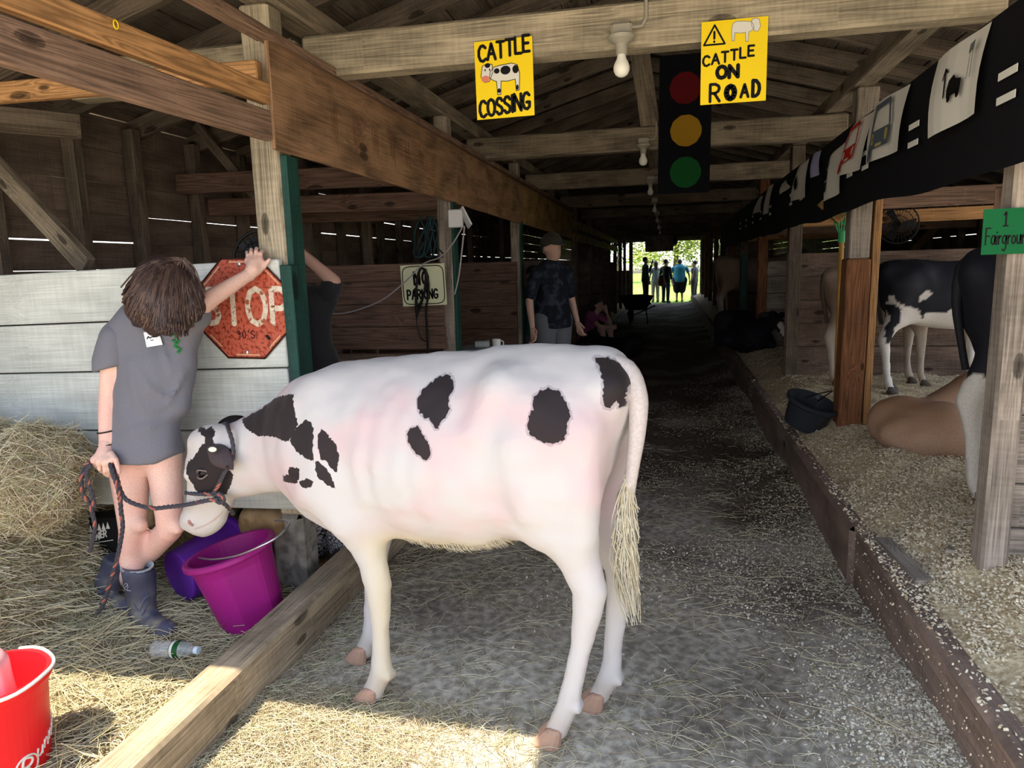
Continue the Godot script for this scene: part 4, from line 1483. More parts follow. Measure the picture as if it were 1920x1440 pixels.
func ear_mesh(mb: MB, base: Vector3, tip: Vector3, wide: Vector3, bow: float, thick := 0.008) -> void:
	# leaf of an ear: cupped, thick at the base
	var n := 10
	var ax := tip - base
	var nn := ax.cross(wide).normalized()
	var rows: Array = []
	for i in n + 1:
		var u := float(i) / n
		var w := 0.42 * pow(sin(PI * clampf(u * 0.82 + 0.18, 0, 1)), 0.8) + 0.06 * (1.0 - u)
		var row: Array = []
		for j in 9:
			var v := float(j) / 8.0 * 2.0 - 1.0
			row.append(base + ax * u + wide * w * v + nn * bow * (v * v * (1.0 - 0.5 * u) - 0.3 * sin(u * PI)))
		rows.append(row)
	for sd in [1.0, -1.0]:
		for i in n:
			for j in 8:
				var o: Vector3 = nn * sd
				mb.quad(rows[i][j] + o * thick * 0.5, rows[i + 1][j] + o * thick * 0.5, rows[i + 1][j + 1] + o * thick * 0.5, rows[i][j + 1] + o * thick * 0.5, o)
	for i in n:
		for j in [0, 8]:
			mb.quad(rows[i][j] + nn * thick * 0.5, rows[i + 1][j] + nn * thick * 0.5, rows[i + 1][j] - nn * thick * 0.5, rows[i][j] - nn * thick * 0.5, wide * (j - 4.0))

func build_main_cow() -> void:
	var o := thing("heifer", "white heifer with black patches, head down at the magenta bucket", "cow", cow_t.origin)
	o.transform = cow_t
	var f := Field.new()
	f.chain([[Vector3(0.13, 0.975, 0), 0.262], [Vector3(0.22, 0.938, 0), 0.297], [Vector3(0.36, 0.908, 0), 0.318], [Vector3(0.52, 0.9, 0), 0.314], [Vector3(0.66, 0.91, 0), 0.292], [Vector3(0.78, 0.905, 0), 0.276], [Vector3(0.86, 0.89, 0), 0.262]], 0.05, 0.74)
	f.chain([[Vector3(0.2, 1.1, 0), 0.14], [Vector3(0.06, 1.12, 0), 0.128], [Vector3(-0.06, 1.118, 0), 0.135]], 0.06, 1.15)
	f.chain([[Vector3(0.95, 1.0, 0), 0.13], [Vector3(0.82, 1.08, 0), 0.1], [Vector3(0.5, 1.15, 0), 0.066], [Vector3(0.1, 1.19, 0), 0.062], [Vector3(-0.1, 1.185, 0), 0.06]], 0.06)
	# neck and dewlap
	f.chain([[Vector3(0.9, 0.92, 0), 0.215], [Vector3(1.0, 0.89, 0), 0.205], [Vector3(1.1, 0.88, 0), 0.172], [Vector3(1.24, 0.835, 0), 0.15], [Vector3(1.38, 0.79, 0), 0.135], [Vector3(1.43, 0.79, 0), 0.12]], 0.08, 0.62)
	f.chain([[Vector3(0.95, 0.7, 0), 0.1], [Vector3(0.86, 0.64, 0), 0.085]], 0.08, 0.7)
	# head
	f.chain([[Vector3(1.455, 0.845, 0), 0.08], [Vector3(1.478, 0.755, 0), 0.098], [Vector3(1.51, 0.645, 0), 0.08], [Vector3(1.548, 0.56, 0), 0.068]], 0.05, 0.82)
	f.chain([[Vector3(1.505, 0.872, 0), 0.044], [Vector3(1.42, 0.885, 0), 0.05]], 0.03, 1.3)
	f.chain([[Vector3(1.565, 0.553, 0), 0.06], [Vector3(1.562, 0.53, 0), 0.048], [Vector3(1.5, 0.552, 0), 0.04]], 0.03, 1.05)
	f.chain([[Vector3(1.46, 0.7, 0), 0.07], [Vector3(1.45, 0.64, 0), 0.06], [Vector3(1.47, 0.575, 0), 0.045], [Vector3(1.52, 0.535, 0), 0.04]], 0.04, 0.8)
	for s in [-1.0, 1.0]:
		f.chain([[Vector3(1.512, 0.755, 0.068 * s), 0.022]], 0.03)
		f.chain([[Vector3(1.6, 0.535, 0.03 * s), 0.026]], 0.02)
	# hip bones, pin bones, ribs, shoulder blade
	for s in [-1.0, 1.0]:
		f.chain([[Vector3(0.17, 1.165, 0.15 * s), 0.03], [Vector3(0.12, 1.12, 0.15 * s), 0.035]], 0.1)
		f.chain([[Vector3(-0.135, 1.15, 0.09 * s), 0.045]], 0.06)
		f.chain([[Vector3(0.86, 1.08, 0.08 * s), 0.07], [Vector3(0.83, 0.9, 0.13 * s), 0.09], [Vector3(0.8, 0.78, 0.14 * s), 0.085]], 0.08, 0.8)
		# folds and muscle: shoulder edge, upper arm, ribs, the long line from hip to stifle, thigh groove
		f.chain([[Vector3(0.94, 1.06, 0.115 * s), 0.02], [Vector3(0.955, 0.9, 0.15 * s), 0.024], [Vector3(0.93, 0.74, 0.14 * s), 0.03]], 0.07)
		f.chain([[Vector3(0.87, 0.78, 0.165 * s), 0.04], [Vector3(0.76, 0.68, 0.15 * s), 0.05]], 0.06)
		f.chain([[Vector3(0.2, 1.13, 0.175 * s), 0.014], [Vector3(0.25, 1.02, 0.2 * s), 0.014]], 0.07)
		f.chain([[Vector3(0.12, 0.98, 0.19 * s), 0.03], [Vector3(0.09, 0.8, 0.178 * s), 0.036]], 0.09)
		f.chain([[Vector3(-0.08, 1.05, 0.16 * s), 0.03], [Vector3(-0.085, 0.86, 0.165 * s), 0.03], [Vector3(-0.07, 0.72, 0.15 * s), 0.024]], 0.06)
		for rib in 4:
			f.chain([[Vector3(0.41 + 0.075 * rib, 1.04, 0.18 * s), 0.008], [Vector3(0.43 + 0.075 * rib, 0.9, 0.217 * s), 0.008], [Vector3(0.42 + 0.075 * rib, 0.78, 0.19 * s), 0.008]], 0.05)
	# near legs (z < 0), then far legs
	var legs := [
		[-0.125, [[0.03, 1.0, 0.155], [0.015, 0.87, 0.115], [0.005, 0.74, 0.088], [-0.045, 0.62, 0.064], [-0.072, 0.535, 0.054], [-0.064, 0.465, 0.047], [-0.045, 0.36, 0.033], [-0.02, 0.24, 0.031], [-0.004, 0.155, 0.037], [0.03, 0.075, 0.034], [0.04, 0.05, 0.036]], 0.09],
		[0.125, [[0.0, 1.0, 0.155], [-0.02, 0.87, 0.115], [-0.035, 0.72, 0.085], [-0.075, 0.61, 0.064], [-0.118, 0.52, 0.053], [-0.115, 0.45, 0.046], [-0.1, 0.34, 0.033], [-0.09, 0.22, 0.031], [-0.082, 0.13, 0.038], [-0.05, 0.07, 0.034], [-0.04, 0.05, 0.036]], 0.09],
		[-0.125, [[0.79, 0.85, 0.1], [0.71, 0.69, 0.085], [0.705, 0.61, 0.07], [0.685, 0.52, 0.052], [0.674, 0.445, 0.048], [0.672, 0.37, 0.041], [0.672, 0.27, 0.032], [0.677, 0.18, 0.033], [0.678, 0.125, 0.04], [0.705, 0.065, 0.036], [0.715, 0.045, 0.038]], 0.08],
		[0.125, [[0.8, 0.85, 0.1], [0.765, 0.69, 0.085], [0.785, 0.6, 0.066], [0.81, 0.5, 0.05], [0.822, 0.43, 0.046], [0.832, 0.35, 0.04], [0.848, 0.25, 0.032], [0.86, 0.16, 0.033], [0.865, 0.11, 0.04], [0.89, 0.06, 0.036], [0.9, 0.045, 0.038]], 0.08],
	]
	for l in legs:
		var pts: Array = []
		for q in l[1]:
			var spread: float = l[0] * (0.8 if q[1] > 0.9 else 0.92 if q[1] > 0.7 else 0.9)
			pts.append([Vector3(q[0], q[1], spread), q[2]])
		f.chain(pts, l[2], 0.82)
	# flank folds in front of the stifle, udder
	for s in [-1.0, 1.0]:
		f.chain([[Vector3(0.2, 0.78, 0.12 * s), 0.045], [Vector3(0.07, 0.7, 0.12 * s), 0.04]], 0.07)
	f.chain([[Vector3(0.1, 0.7, 0), 0.08], [Vector3(0.04, 0.72, 0), 0.07]], 0.06)
	# tendons behind the hocks, dewclaws
	for l in legs:
		for s in [-1.0, 1.0]:
			var q: Array = l[1][8]
			f.chain([[Vector3(q[0] - 0.034, q[1] - 0.012, l[0] * 0.9 + 0.018 * s), 0.012]], 0.02)
	f.noise = nz(71, 7.0, 3)
	f.amp = 0.006
	var pinks := nz(72, 3.2, 3)
	var mb := MB.new()
	var paint := func(p: Vector3, n: Vector3) -> Color:
		var c := Color(0.51, 0.49, 0.485)
		var k := clampf(pinks.get_noise_3dv(p) * 1.5 + 0.42, 0.0, 1.0)
		if p.y > 0.55 and p.y < 1.2 and p.x < 1.35:
			c = c.lerp(Color(0.54, 0.415, 0.425), k * 0.95 * smoothstep(0.55, 0.75, p.y) * (1.0 - smoothstep(1.1, 1.2, p.y)))
		var belly := smoothstep(0.69, 0.6, p.y) * smoothstep(0.1, 0.2, p.x) * smoothstep(0.74, 0.62, p.x)
		c = c.lerp(Color(0.56, 0.49, 0.34), belly * 0.8)
		if p.x > 1.36:
			c = c.lerp(Color(0.55, 0.49, 0.43), 0.4)
			if p.y < 0.56:
				c = c.lerp(Color(0.55, 0.37, 0.33), smoothstep(1.585, 1.635, p.x) * 0.8)
		if p.y < 0.16:
			c = c.lerp(Color(0.46, 0.39, 0.33), smoothstep(0.16, 0.07, p.y) * 0.6)
		return c
	var to_uv := func(p: Vector3, _n: Vector3) -> Vector2:
		return Vector2((p.x + 0.3) / 2.05, 1.0 - p.y / 1.35)
	f.nets(mb, 0.0115, paint, to_uv)
	var im := Image.create(1640, 1080, false, Image.FORMAT_RGB8)
	im.fill(Color(1, 1, 1))
	var dark := Color(0.2, 0.17, 0.185)
	var patches := [
		[640, 600, 3.0, -0.2, [570, 312, 605, 308, 625, 330, 630, 360, 625, 400, 598, 430, 600, 470, 610, 500, 590, 540, 560, 570, 540, 612, 525, 612, 510, 580, 490, 548, 470, 550, 440, 520, 428, 480, 430, 440, 450, 400, 480, 370, 515, 345, 540, 320]],
		[640, 600, 3.0, -0.21, [370, 625, 385, 612, 425, 597, 445, 625, 470, 665, 495, 720, 500, 765, 475, 790, 445, 770, 410, 740, 375, 690]],
		[640, 600, 3.0, -0.2, [1120, 395, 1160, 382, 1220, 400, 1250, 440, 1275, 490, 1290, 550, 1270, 580, 1265, 640, 1240, 680, 1165, 697, 1100, 670, 1055, 640, 1045, 600, 1060, 530, 1075, 500, 1080, 430]],
		[640, 600, 3.0, -0.12, [1420, 208, 1450, 270, 1470, 330, 1475, 380, 1465, 440, 1480, 490, 1510, 502, 1525, 478, 1545, 455, 1560, 490, 1590, 480, 1600, 400, 1640, 340, 1660, 300, 1640, 262, 1600, 225, 1530, 228, 1490, 214]],
		[320, 600, 3.0, -0.1, [402, 556, 440, 520, 500, 470, 600, 430, 690, 415, 690, 480, 700, 530, 715, 590, 680, 660, 660, 685, 600, 660, 540, 650, 490, 655, 440, 620, 410, 595]],
		[320, 600, 3.0, -0.13, [720, 590, 760, 560, 785, 580, 803, 610, 803, 790, 760, 780, 720, 750, 690, 720, 668, 680, 690, 620]],
		[320, 600, 3.0, -0.17, [830, 640, 850, 615, 880, 640, 925, 700, 950, 760, 940, 820, 930, 860, 900, 830, 880, 800, 840, 780, 825, 700]],
		[320, 600, 3.0, -0.17, [810, 800, 825, 795, 880, 840, 900, 870, 930, 950, 880, 930, 830, 890, 810, 840]],
		[320, 600, 3.0, -0.12, [665, 830, 720, 830, 722, 880, 710, 915, 660, 915, 630, 905, 630, 875, 660, 870]],
		[320, 600, 3.0, -0.12, [760, 885, 800, 905, 790, 935, 770, 945, 725, 935, 720, 905, 750, 905]],
		[300, 760, 6.0, -0.075, [290, 700, 310, 640, 370, 590, 430, 500, 470, 440, 500, 420, 640, 430, 760, 480, 800, 490, 790, 560, 740, 650, 760, 710, 820, 780, 805, 850, 780, 920, 740, 1000, 640, 1020, 500, 1020, 400, 960, 360, 880, 310, 800]],
		[300, 760, 6.0, -0.06, [415, 265, 450, 240, 500, 262, 560, 250, 620, 285, 610, 340, 590, 380, 600, 440, 560, 480, 500, 440, 500, 360, 450, 310]],
	]
	var k := 0
	for q in patches:
		var pts := PackedVector2Array()
		var src: Array = q[4]
		for i in range(0, src.size(), 2):
			var p := cow_hit(f, q[0] + src[i] / q[2], q[1] + src[i + 1] / q[2], q[3])
			pts.append(Vector2((p.x + 0.3) / 2.05 * 1640.0, (1.0 - p.y / 1.35) * 1080.0))
		# a soft grey rim of mixed hair, then the black
		var rim := PackedVector2Array()
		for poly in Geometry2D.offset_polygon(pts, 5.0):
			rim = poly
		if k < 4:
			fill_poly(im, rim, Color(0.87, 0.86, 0.88), 2.0, 80 + k)
		fill_poly(im, pts, dark, 2.6, 100 + k)
		k += 1
	var hide := mat("heifer_hide", Color(1, 1, 1), 0.62, ImageTexture.create_from_image(im), 0.0, true)
	hide.rim_enabled = true
	hide.rim = 0.15
	part("body", mb, hide, o)
	# ears: the near one hangs dark with a tag, the far one shows over the poll
	mb = MB.new()
	mb.col = Color(0.075, 0.055, 0.06)
	ear_mesh(mb, cl(392, 838, -0.085), cl(430, 879, -0.17), (cl(392, 872, -0.13) - cl(432, 838, -0.13)) * 0.85, 0.025)
	part("ear", mb, M.hide, o, "dark near ear with a pale tag")
	mb = MB.new()
	mb.col = Color(0.04, 0.035, 0.035)
	ear_mesh(mb, cl(408, 802, 0.07), cl(456, 783, 0.19), Vector3(0.02, 0.055, 0.01), 0.02)
	part("ear", mb, M.hide, o, "dark far ear over the poll")
	mb = MB.new()
	mb.lathe(pv([0.0, 0.0, 0.018, 0.0, 0.018, 0.003, 0.0, 0.004]), 18, Transform3D(Basis(Vector3.RIGHT, -PI / 2 + 0.5), Vector3.ZERO), false, 0.5)
	var et := part("ear_tag", mb, mat("tag_cream", Color(0.9, 0.92, 0.8), 0.5), o)
	et.position = cl(399, 843, -0.142)
	# eye with lids
	var e := cow_hit(f, 379, 888, -0.083) + Vector3(0, 0, 0.004)
	mb = MB.new()
	var sp := SphereMesh.new()
	mb.lathe(pv([0.0, -0.02, 0.011, -0.017, 0.0175, -0.01, 0.02, 0.0, 0.0175, 0.01, 0.011, 0.017, 0.0, 0.02]), 16, Transform3D(Basis.IDENTITY, e + Vector3(0, 0, 0.006)), true)
	part("eye", mb, mat("eye_dark", Color(0.03, 0.02, 0.02), 0.08), o)
	mb = MB.new()
	mb.col = Color(0.2, 0.15, 0.14)
	for s in [1.0, -1.0]:
		mb.tube(curve([e + Vector3(0.03, -0.008, 0.006), e + Vector3(0.014, 0.014 * s - 0.002, -0.011), e + Vector3(-0.01, 0.015 * s, -0.012), e + Vector3(-0.03, 0.005, 0.006)], 0.004), PackedFloat32Array([0.0036]), 6)
	part("eyelid", mb, M.hide, o)
	# nostril and mouth line
	mb = MB.new()
	mb.col = Color(0.45, 0.2, 0.18)
	var np := cow_hit(f, 357, 981, -0.052)
	mb.tube(curve([np + Vector3(0.006, 0.012, 0.004), np + Vector3(0.002, 0.0, -0.002), np + Vector3(-0.012, -0.008, -0.002)], 0.004), PackedFloat32Array([0.004, 0.007, 0.007, 0.006, 0.004]), 7)
	part("nostril", mb, M.skin, o)
	mb = MB.new()
	mb.col = Color(0.6, 0.47, 0.4)
	mb.tube(curve([cow_hit(f, 364, 992, -0.04), cow_hit(f, 385, 984, -0.05), cow_hit(f, 402, 973, -0.05), cow_hit(f, 417, 958, -0.05)], 0.006), PackedFloat32Array([0.0028]), 6)
	part("mouth", mb, M.skin, o)
	# hooves
	for l in legs:
		var q: Array = l[1][10]
		mb = MB.new()
		mb.col = Color(0.4, 0.25, 0.18)
		hoof_mesh(mb, Vector3(q[0] + 0.004, 0.0, l[0] * 0.9), 1.0)
		part("hoof", mb, M.painted, o)
	# tail and switch
	mb = MB.new()
	mb.col = Color(0.55, 0.49, 0.47)
	var tp := [Vector3(-0.1, 1.21, -0.01), Vector3(-0.165, 1.195, -0.03), Vector3(-0.203, 1.12, -0.045), Vector3(-0.204, 1.02, -0.05), Vector3(-0.19, 0.91, -0.05), Vector3(-0.178, 0.8, -0.05), Vector3(-0.172, 0.72, -0.05)]
	mb.tube(curve(tp, 0.02), PackedFloat32Array([0.038, 0.038, 0.037, 0.036, 0.035, 0.034, 0.032, 0.031, 0.03, 0.028, 0.027, 0.026, 0.025, 0.024, 0.023, 0.022, 0.021, 0.02, 0.019, 0.018, 0.017, 0.016, 0.015, 0.014, 0.013]), 12)
	var tail := part("tail", mb, M.hide, o)
	mb = MB.new()
	for i in 420:
		var y := rr(0.7, 0.9)
		var a := Vector3(-0.178 + rr(-0.012, 0.012), y, -0.05 + rr(-0.012, 0.012))
		var l := rr(0.1, 0.32)
		var w := rr(-0.03, 0.03)
		mb.col = Color(0.54, 0.47, 0.31).lerp(Color(0.58, 0.55, 0.47), rng.randf())
		mb.tube(curve([a, a + Vector3(0.012 + w * 0.6, -l * 0.35, rr(-0.02, 0.02)), a + Vector3(0.012 + w, -l * 0.7, rr(-0.025, 0.025)), a + Vector3(w * 0.6 - 0.008, -l, rr(-0.02, 0.02))], 0.03), PackedFloat32Array([0.0022, 0.0024, 0.0022, 0.0018, 0.001]), 4, false)
	part("switch", mb, M.hair, tail)
	# long hair under the belly
	mb = MB.new()
	for i in 900:
		var x := rr(0.2, 0.64)
		var z := rr(-0.12, 0.12)
		var yb := 0.588 + 0.9 * (x - 0.44) * (x - 0.44) + 1.4 * z * z
		mb.col = Color(0.55, 0.48, 0.34)
		mb.tube(PackedVector3Array([Vector3(x, yb + 0.02, z), Vector3(x - 0.01, yb + 0.004, z * 1.02), Vector3(x - 0.028, yb - rr(-0.002, 0.009), z * 1.03)]), PackedFloat32Array([0.0022, 0.0014, 0.0004]), 3, false)
	part("belly_hair", mb, M.hair, o)
	build_halter()

func rope(mb: MB, pts: PackedVector3Array, r: float) -> void:
	# three twisted strands, charcoal with orange flecks
	var m := pts.size()
	var side := Vector3.ZERO
	for s in 3:
		var path := PackedVector3Array()
		var ang := TAU * s / 3.0
		side = (pts[1] - pts[0]).normalized().cross(Vector3(0.3, 0.5, 0.81)).normalized()
		for k in m:
			var tg: Vector3 = (pts[mini(k + 1, m - 1)] - pts[maxi(k - 1, 0)]).normalized()
			side = (side - tg * side.dot(tg)).normalized()
			var up := tg.cross(side)
			if k > 0:
				ang += pts[k].distance_to(pts[k - 1]) * 95.0
			path.append(pts[k] + (side * cos(ang) + up * sin(ang)) * r * 0.5)
		var st := mb.v.size()
		mb.col = Color(0.06, 0.058, 0.068)
		mb.tube(path, PackedFloat32Array([r * 0.56]), 6)
		var fleck := RandomNumberGenerator.new()
		fleck.seed = m + s
		var on := false
		for k in m:
			if k % 4 == 0:
				on = fleck.randf() < (0.22 if s == 1 else 0.03)
			if on:
				for j in 7:
					mb.c[st + k * 7 + j] = Color(0.36, 0.12, 0.09)

func cw(px: float, py: float, w: float) -> Vector3:
	return cow_t * cl(px, py, w)

func build_halter() -> void:
	var o := thing("rope_halter", "dark rope halter with orange flecks on the heifer's head, its lead in the girl's hand", "halter", Vector3.ZERO)
	var mb := MB.new()
	rope(mb, curve([cw(418, 797, 0.04), cw(424, 794, -0.02), cw(429, 806, -0.09), cw(436, 830, -0.105), cw(437, 855, -0.11), cw(430, 872, -0.112), cw(421, 886, -0.108), cw(410, 908, -0.098), cw(401, 924, -0.09)], 0.005), 0.0078)
	part("cheek_rope", mb, M.rope, o)
	mb = MB.new()
	rope(mb, curve([cw(352, 926, 0.05), cw(349, 924, 0.0), cw(352, 924, -0.05), cw(368, 926, -0.078), cw(388, 926, -0.085), cw(403, 925, -0.088)], 0.005), 0.0078)
	part("nose_rope", mb, M.rope, o)
	mb = MB.new()
	rope(mb, curve([cw(404, 923, -0.09), cw(414, 934, -0.095), cw(420, 944, -0.085), cw(428, 952, -0.06), cw(437, 962, -0.02), cw(436, 962, 0.03)], 0.005), 0.008)
	rope(mb, curve([cw(402, 930, -0.092), cw(412, 926, -0.1), cw(420, 936, -0.1), cw(412, 943, -0.1), cw(402, 934, -0.094)], 0.004), 0.008)
	part("chin_rope", mb, M.rope, o)
	mb = MB.new()
	var hx := -2.3
	rope(mb, curve([cw(410, 936, -0.1), cw(385, 939, -0.11), at(345, 947, hx + 0.02), at(318, 950, hx), at(285, 953, hx), at(256, 946, hx), at(236, 936, hx), at(226, 920, hx), at(219, 895, hx - 0.01), at(212, 874, hx - 0.02), at(195, 866, hx - 0.02), at(172, 866, hx - 0.03), at(158, 878, hx - 0.02), at(152, 902, hx), at(156, 925, hx), at(168, 945, hx), at(175, 970, hx), at(178, 990, hx), at(174, 1012, hx), at(168, 1035, hx)], 0.005), 0.0088)
	rope(mb, curve([at(172, 872, hx - 0.01), at(163, 882, hx), at(165, 905, hx + 0.01), at(172, 925, hx + 0.01), at(177, 950, hx + 0.005)], 0.005), 0.0088)
	rope(mb, curve([at(206, 868, hx - 0.01), at(211, 886, hx + 0.01), at(219, 910, hx + 0.012), at(225, 935, hx + 0.012), at(227, 960, hx + 0.01), at(230, 985, hx + 0.01), at(226, 1015, hx + 0.01), at(220, 1045, hx + 0.01), at(213, 1070, hx + 0.01), at(205, 1095, hx + 0.01), at(200, 1115, hx), at(190, 1140, hx), at(182, 1150, hx)], 0.005), 0.0088)
	part("lead_rope", mb, M.rope, o)

# ------------------------------------------------------------------ people
func hand_bones(f: Field, wrist: Vector3, knuck: Array, tips: Array, thumb: Array, r := 0.0085, k := 0.008) -> void:
	# knuck: four knuckle points; tips: for each finger a list of further joints; thumb: its joints from the side of the palm
	for i in 4:
		f.chain([[wrist, 0.021], [knuck[i], 0.0125]], 0.015)
	f.chain([[knuck[0], 0.011], [knuck[3], 0.011]], 0.012)
	for i in 4:
		var c: Array = [[knuck[i], r * 1.1]]
		for j in tips[i].size():
			c.append([tips[i][j], r * (1.0 - 0.08 * j) * (0.88 if i == 3 else 1.0)])
		f.chain(c, k)
	var t: Array = []
	for j in thumb.size():
		t.append([thumb[j], r * (1.35 - 0.18 * j)])
	f.chain(t, 0.012)

func on_field(f: Field, px: float, py: float, base: Vector3, z0: float) -> Vector3:
	# the surface point of a body met from pixel (px, py), starting at depth z0
	var all := PackedInt32Array(range(f.A.size()))
	var a := at(px, py, z0)
	var d := (a - Vector3(0, CAM_H, 0)).normalized()
	var p := a - base
	for i in 80:
		var s := f.at(p, all)
		if s < 0.001:
			break
		p += d * maxf(s * 0.7, 0.0008)
	return p

func build_girl() -> void:
	var base := Vector3(-2.2, 0.05, -2.45)
	var o := thing("person", "girl in grey t-shirt and rubber boots, head bowed, leaning on the white wall", "person", base)
	var g := func(px: float, py: float, z: float) -> Vector3: return at(px, py, z) - base
	var skin := Color(0.80, 0.53, 0.44)
	# body: one surface
	var f := Field.new()
	f.chain([[g.call(306, 545, -2.42), 0.088], [g.call(313, 570, -2.36), 0.078]], 0.03)
	f.chain([[g.call(322, 592, -2.325), 0.05]], 0.03)
	f.chain([[g.call(270, 605, -2.52), 0.055], [g.call(298, 565, -2.44), 0.05]], 0.03)
	f.chain([[g.call(262, 632, -2.5), 0.1], [g.call(270, 700, -2.48), 0.115], [g.call(270, 770, -2.47), 0.115], [g.call(274, 830, -2.46), 0.125]], 0.05, 0.66)
	f.chain([[g.call(217, 628, -2.47), 0.05], [g.call(340, 612, -2.54), 0.05]], 0.04)
	f.chain([[g.call(215, 630, -2.45), 0.047], [g.call(204, 745, -2.43), 0.037], [g.call(203, 775, -2.415), 0.037], [g.call(199, 838, -2.37), 0.027]], 0.02)
	f.chain([[g.call(340, 610, -2.53), 0.045], [g.call(372, 580, -2.5), 0.038], [g.call(395, 560, -2.53), 0.037], [g.call(470, 513, -2.66), 0.025]], 0.02)
	f.chain([[g.call(241, 830, -2.46), 0.085], [g.call(244, 890, -2.45), 0.077], [g.call(248, 970, -2.43), 0.058], [g.call(250, 993, -2.43), 0.055], [g.call(245, 1035, -2.44), 0.05], [g.call(254, 1110, -2.42), 0.036]], 0.03)
	f.chain([[g.call(303, 830, -2.47), 0.08], [g.call(310, 890, -2.46), 0.066], [g.call(318, 968, -2.43), 0.054], [g.call(318, 992, -2.44), 0.052], [g.call(285, 1028, -2.5), 0.05], [g.call(228, 1085, -2.6), 0.04]], 0.03)
	# kneecaps
	f.chain([[g.call(262, 985, -2.4), 0.03]], 0.03)
	f.chain([[g.call(334, 990, -2.41), 0.026]], 0.03)
	var mb := MB.new()
	var blush := nz(90, 9.0, 2)
	var paint := func(p: Vector3, _n: Vector3) -> Color:
		return skin.lerp(Color(0.80, 0.44, 0.38), clampf(blush.get_noise_3dv(p) * 0.6 + 0.25 + smoothstep(0.48, 0.38, p.y) * smoothstep(0.28, 0.38, p.y) * 0.3, 0.0, 1.0))
	f.nets(mb, 0.012, paint)
	# right hand: a fist round the rope
	var h := Field.new()
	h.chain([[g.call(199, 834, -2.37), 0.028], [g.call(197, 850, -2.355), 0.03], [g.call(190, 862, -2.345), 0.03]], 0.01)
	hand_bones(h, g.call(198, 848, -2.355), [g.call(206, 864, -2.315), g.call(196, 868, -2.31), g.call(186, 867, -2.315), g.call(177, 862, -2.325)],
		[[g.call(206, 880, -2.32), g.call(203, 892, -2.345), g.call(200, 885, -2.37)], [g.call(197, 883, -2.315), g.call(197, 889, -2.345), g.call(196, 878, -2.37)], [g.call(187, 879, -2.32), g.call(190, 884, -2.35), g.call(191, 873, -2.37)], [g.call(178, 872, -2.33), g.call(183, 877, -2.355), g.call(186, 868, -2.37)]],
		[g.call(208, 850, -2.335), g.call(217, 862, -2.315), g.call(221, 876, -2.31), g.call(223, 887, -2.312)], 0.0088)
	h.nets(mb, 0.0038, paint)
	# left hand: laid over the top edge of the wall, thumb to the right
	h = Field.new()
	h.chain([[g.call(466, 516, -2.655), 0.027], [g.call(476, 506, -2.668), 0.026], [g.call(478, 497, -2.68), 0.025]], 0.01)
	hand_bones(h, g.call(475, 505, -2.668), [g.call(488, 489, -2.692), g.call(480, 486, -2.69), g.call(472, 487, -2.69), g.call(465, 490, -2.69)],
		[[g.call(489, 476, -2.705), g.call(491, 471, -2.73), g.call(493, 472, -2.752)], [g.call(480, 472, -2.703), g.call(481, 466, -2.732), g.call(482, 468, -2.755)], [g.call(471, 474, -2.703), g.call(471, 468, -2.73), g.call(472, 469, -2.752)], [g.call(464, 479, -2.7), g.call(463, 473, -2.725), g.call(464, 473, -2.745)]],
		[g.call(487, 506, -2.68), g.call(495, 500, -2.69), g.call(501, 492, -2.698), g.call(505, 487, -2.7)], 0.0085)
	h.nets(mb, 0.0038, paint)
	# face: brow, nose, lips, ear, mostly behind the hair
	h = Field.new()
	h.chain([[g.call(330, 588, -2.31), 0.011], [g.call(335, 600, -2.3), 0.012]], 0.012)
	h.chain([[g.call(322, 606, -2.315), 0.012], [g.call(336, 606, -2.315), 0.012]], 0.008)
	h.chain([[g.call(299, 580, -2.325), 0.014], [g.call(301, 592, -2.322), 0.01]], 0.008)
	h.nets(mb, 0.004, paint)
	part("body", mb, M.skin, o)
	# t-shirt
	var grey := Color(0.185, 0.185, 0.222)
	mb = MB.new()
	mb.col = grey
	var s := Field.new()
	s.chain([[g.call(266, 628, -2.5), 0.118], [g.call(277, 690, -2.48), 0.135], [g.call(273, 760, -2.47), 0.138], [g.call(270, 850, -2.46), 0.174], [g.call(268, 910, -2.46), 0.186]], 0.05, 0.66)
	s.chain([[g.call(220, 632, -2.47), 0.066], [g.call(268, 600, -2.52), 0.07], [g.call(345, 612, -2.54), 0.062]], 0.06)
	s.chain([[g.call(345, 612, -2.54), 0.064], [g.call(366, 590, -2.51), 0.06]], 0.03)
	s.chain([[g.call(345, 640, -2.52), 0.06], [g.call(335, 760, -2.48), 0.045]], 0.06)
	# soft folds across the waist and under the sleeve
	for q in [[316, 752, 330, 728, 345, 700], [258, 690, 282, 728, 306, 744], [306, 744, 326, 738, 340, 726], [270, 770, 300, 764, 330, 748], [243, 680, 250, 720, 262, 762], [240, 812, 280, 800, 320, 784], [300, 640, 312, 670, 318, 700]]:
		var fold: Array = []
		for e in 3:
			fold.append([on_field(s, q[e * 2], q[e * 2 + 1], base, -2.2) + Vector3(0, 0, -0.001), [0.004, 0.009, 0.003][e]])
		s.chain(fold, 0.02)
	s.noise = nz(91, 5.0, 2)
	s.amp = 0.012
	var ha: Vector3 = g.call(190, 868, -2.42)
	var hb: Vector3 = g.call(302, 866, -2.42)
	var hc: Vector3 = g.call(362, 836, -2.42)
	s.planes.append(Plane(Vector3(0, -1, 0.05).normalized(), hb + Vector3(0, -0.004, 0)))
	var nn := Vector3((hc - hb).y, -(hc - hb).x, 0).normalized()
	s.planes.append(Plane(nn if nn.y < 0 else -nn, hb))
	s.nets(mb, 0.011)
	var sl := Field.new()
	sl.chain([[g.call(221, 634, -2.46), 0.066], [g.call(212, 680, -2.445), 0.074], [g.call(211, 740, -2.44), 0.078]], 0.03)
	sl.noise = s.noise
	sl.amp = 0.008
	var ca: Vector3 = g.call(178, 698, -2.44)
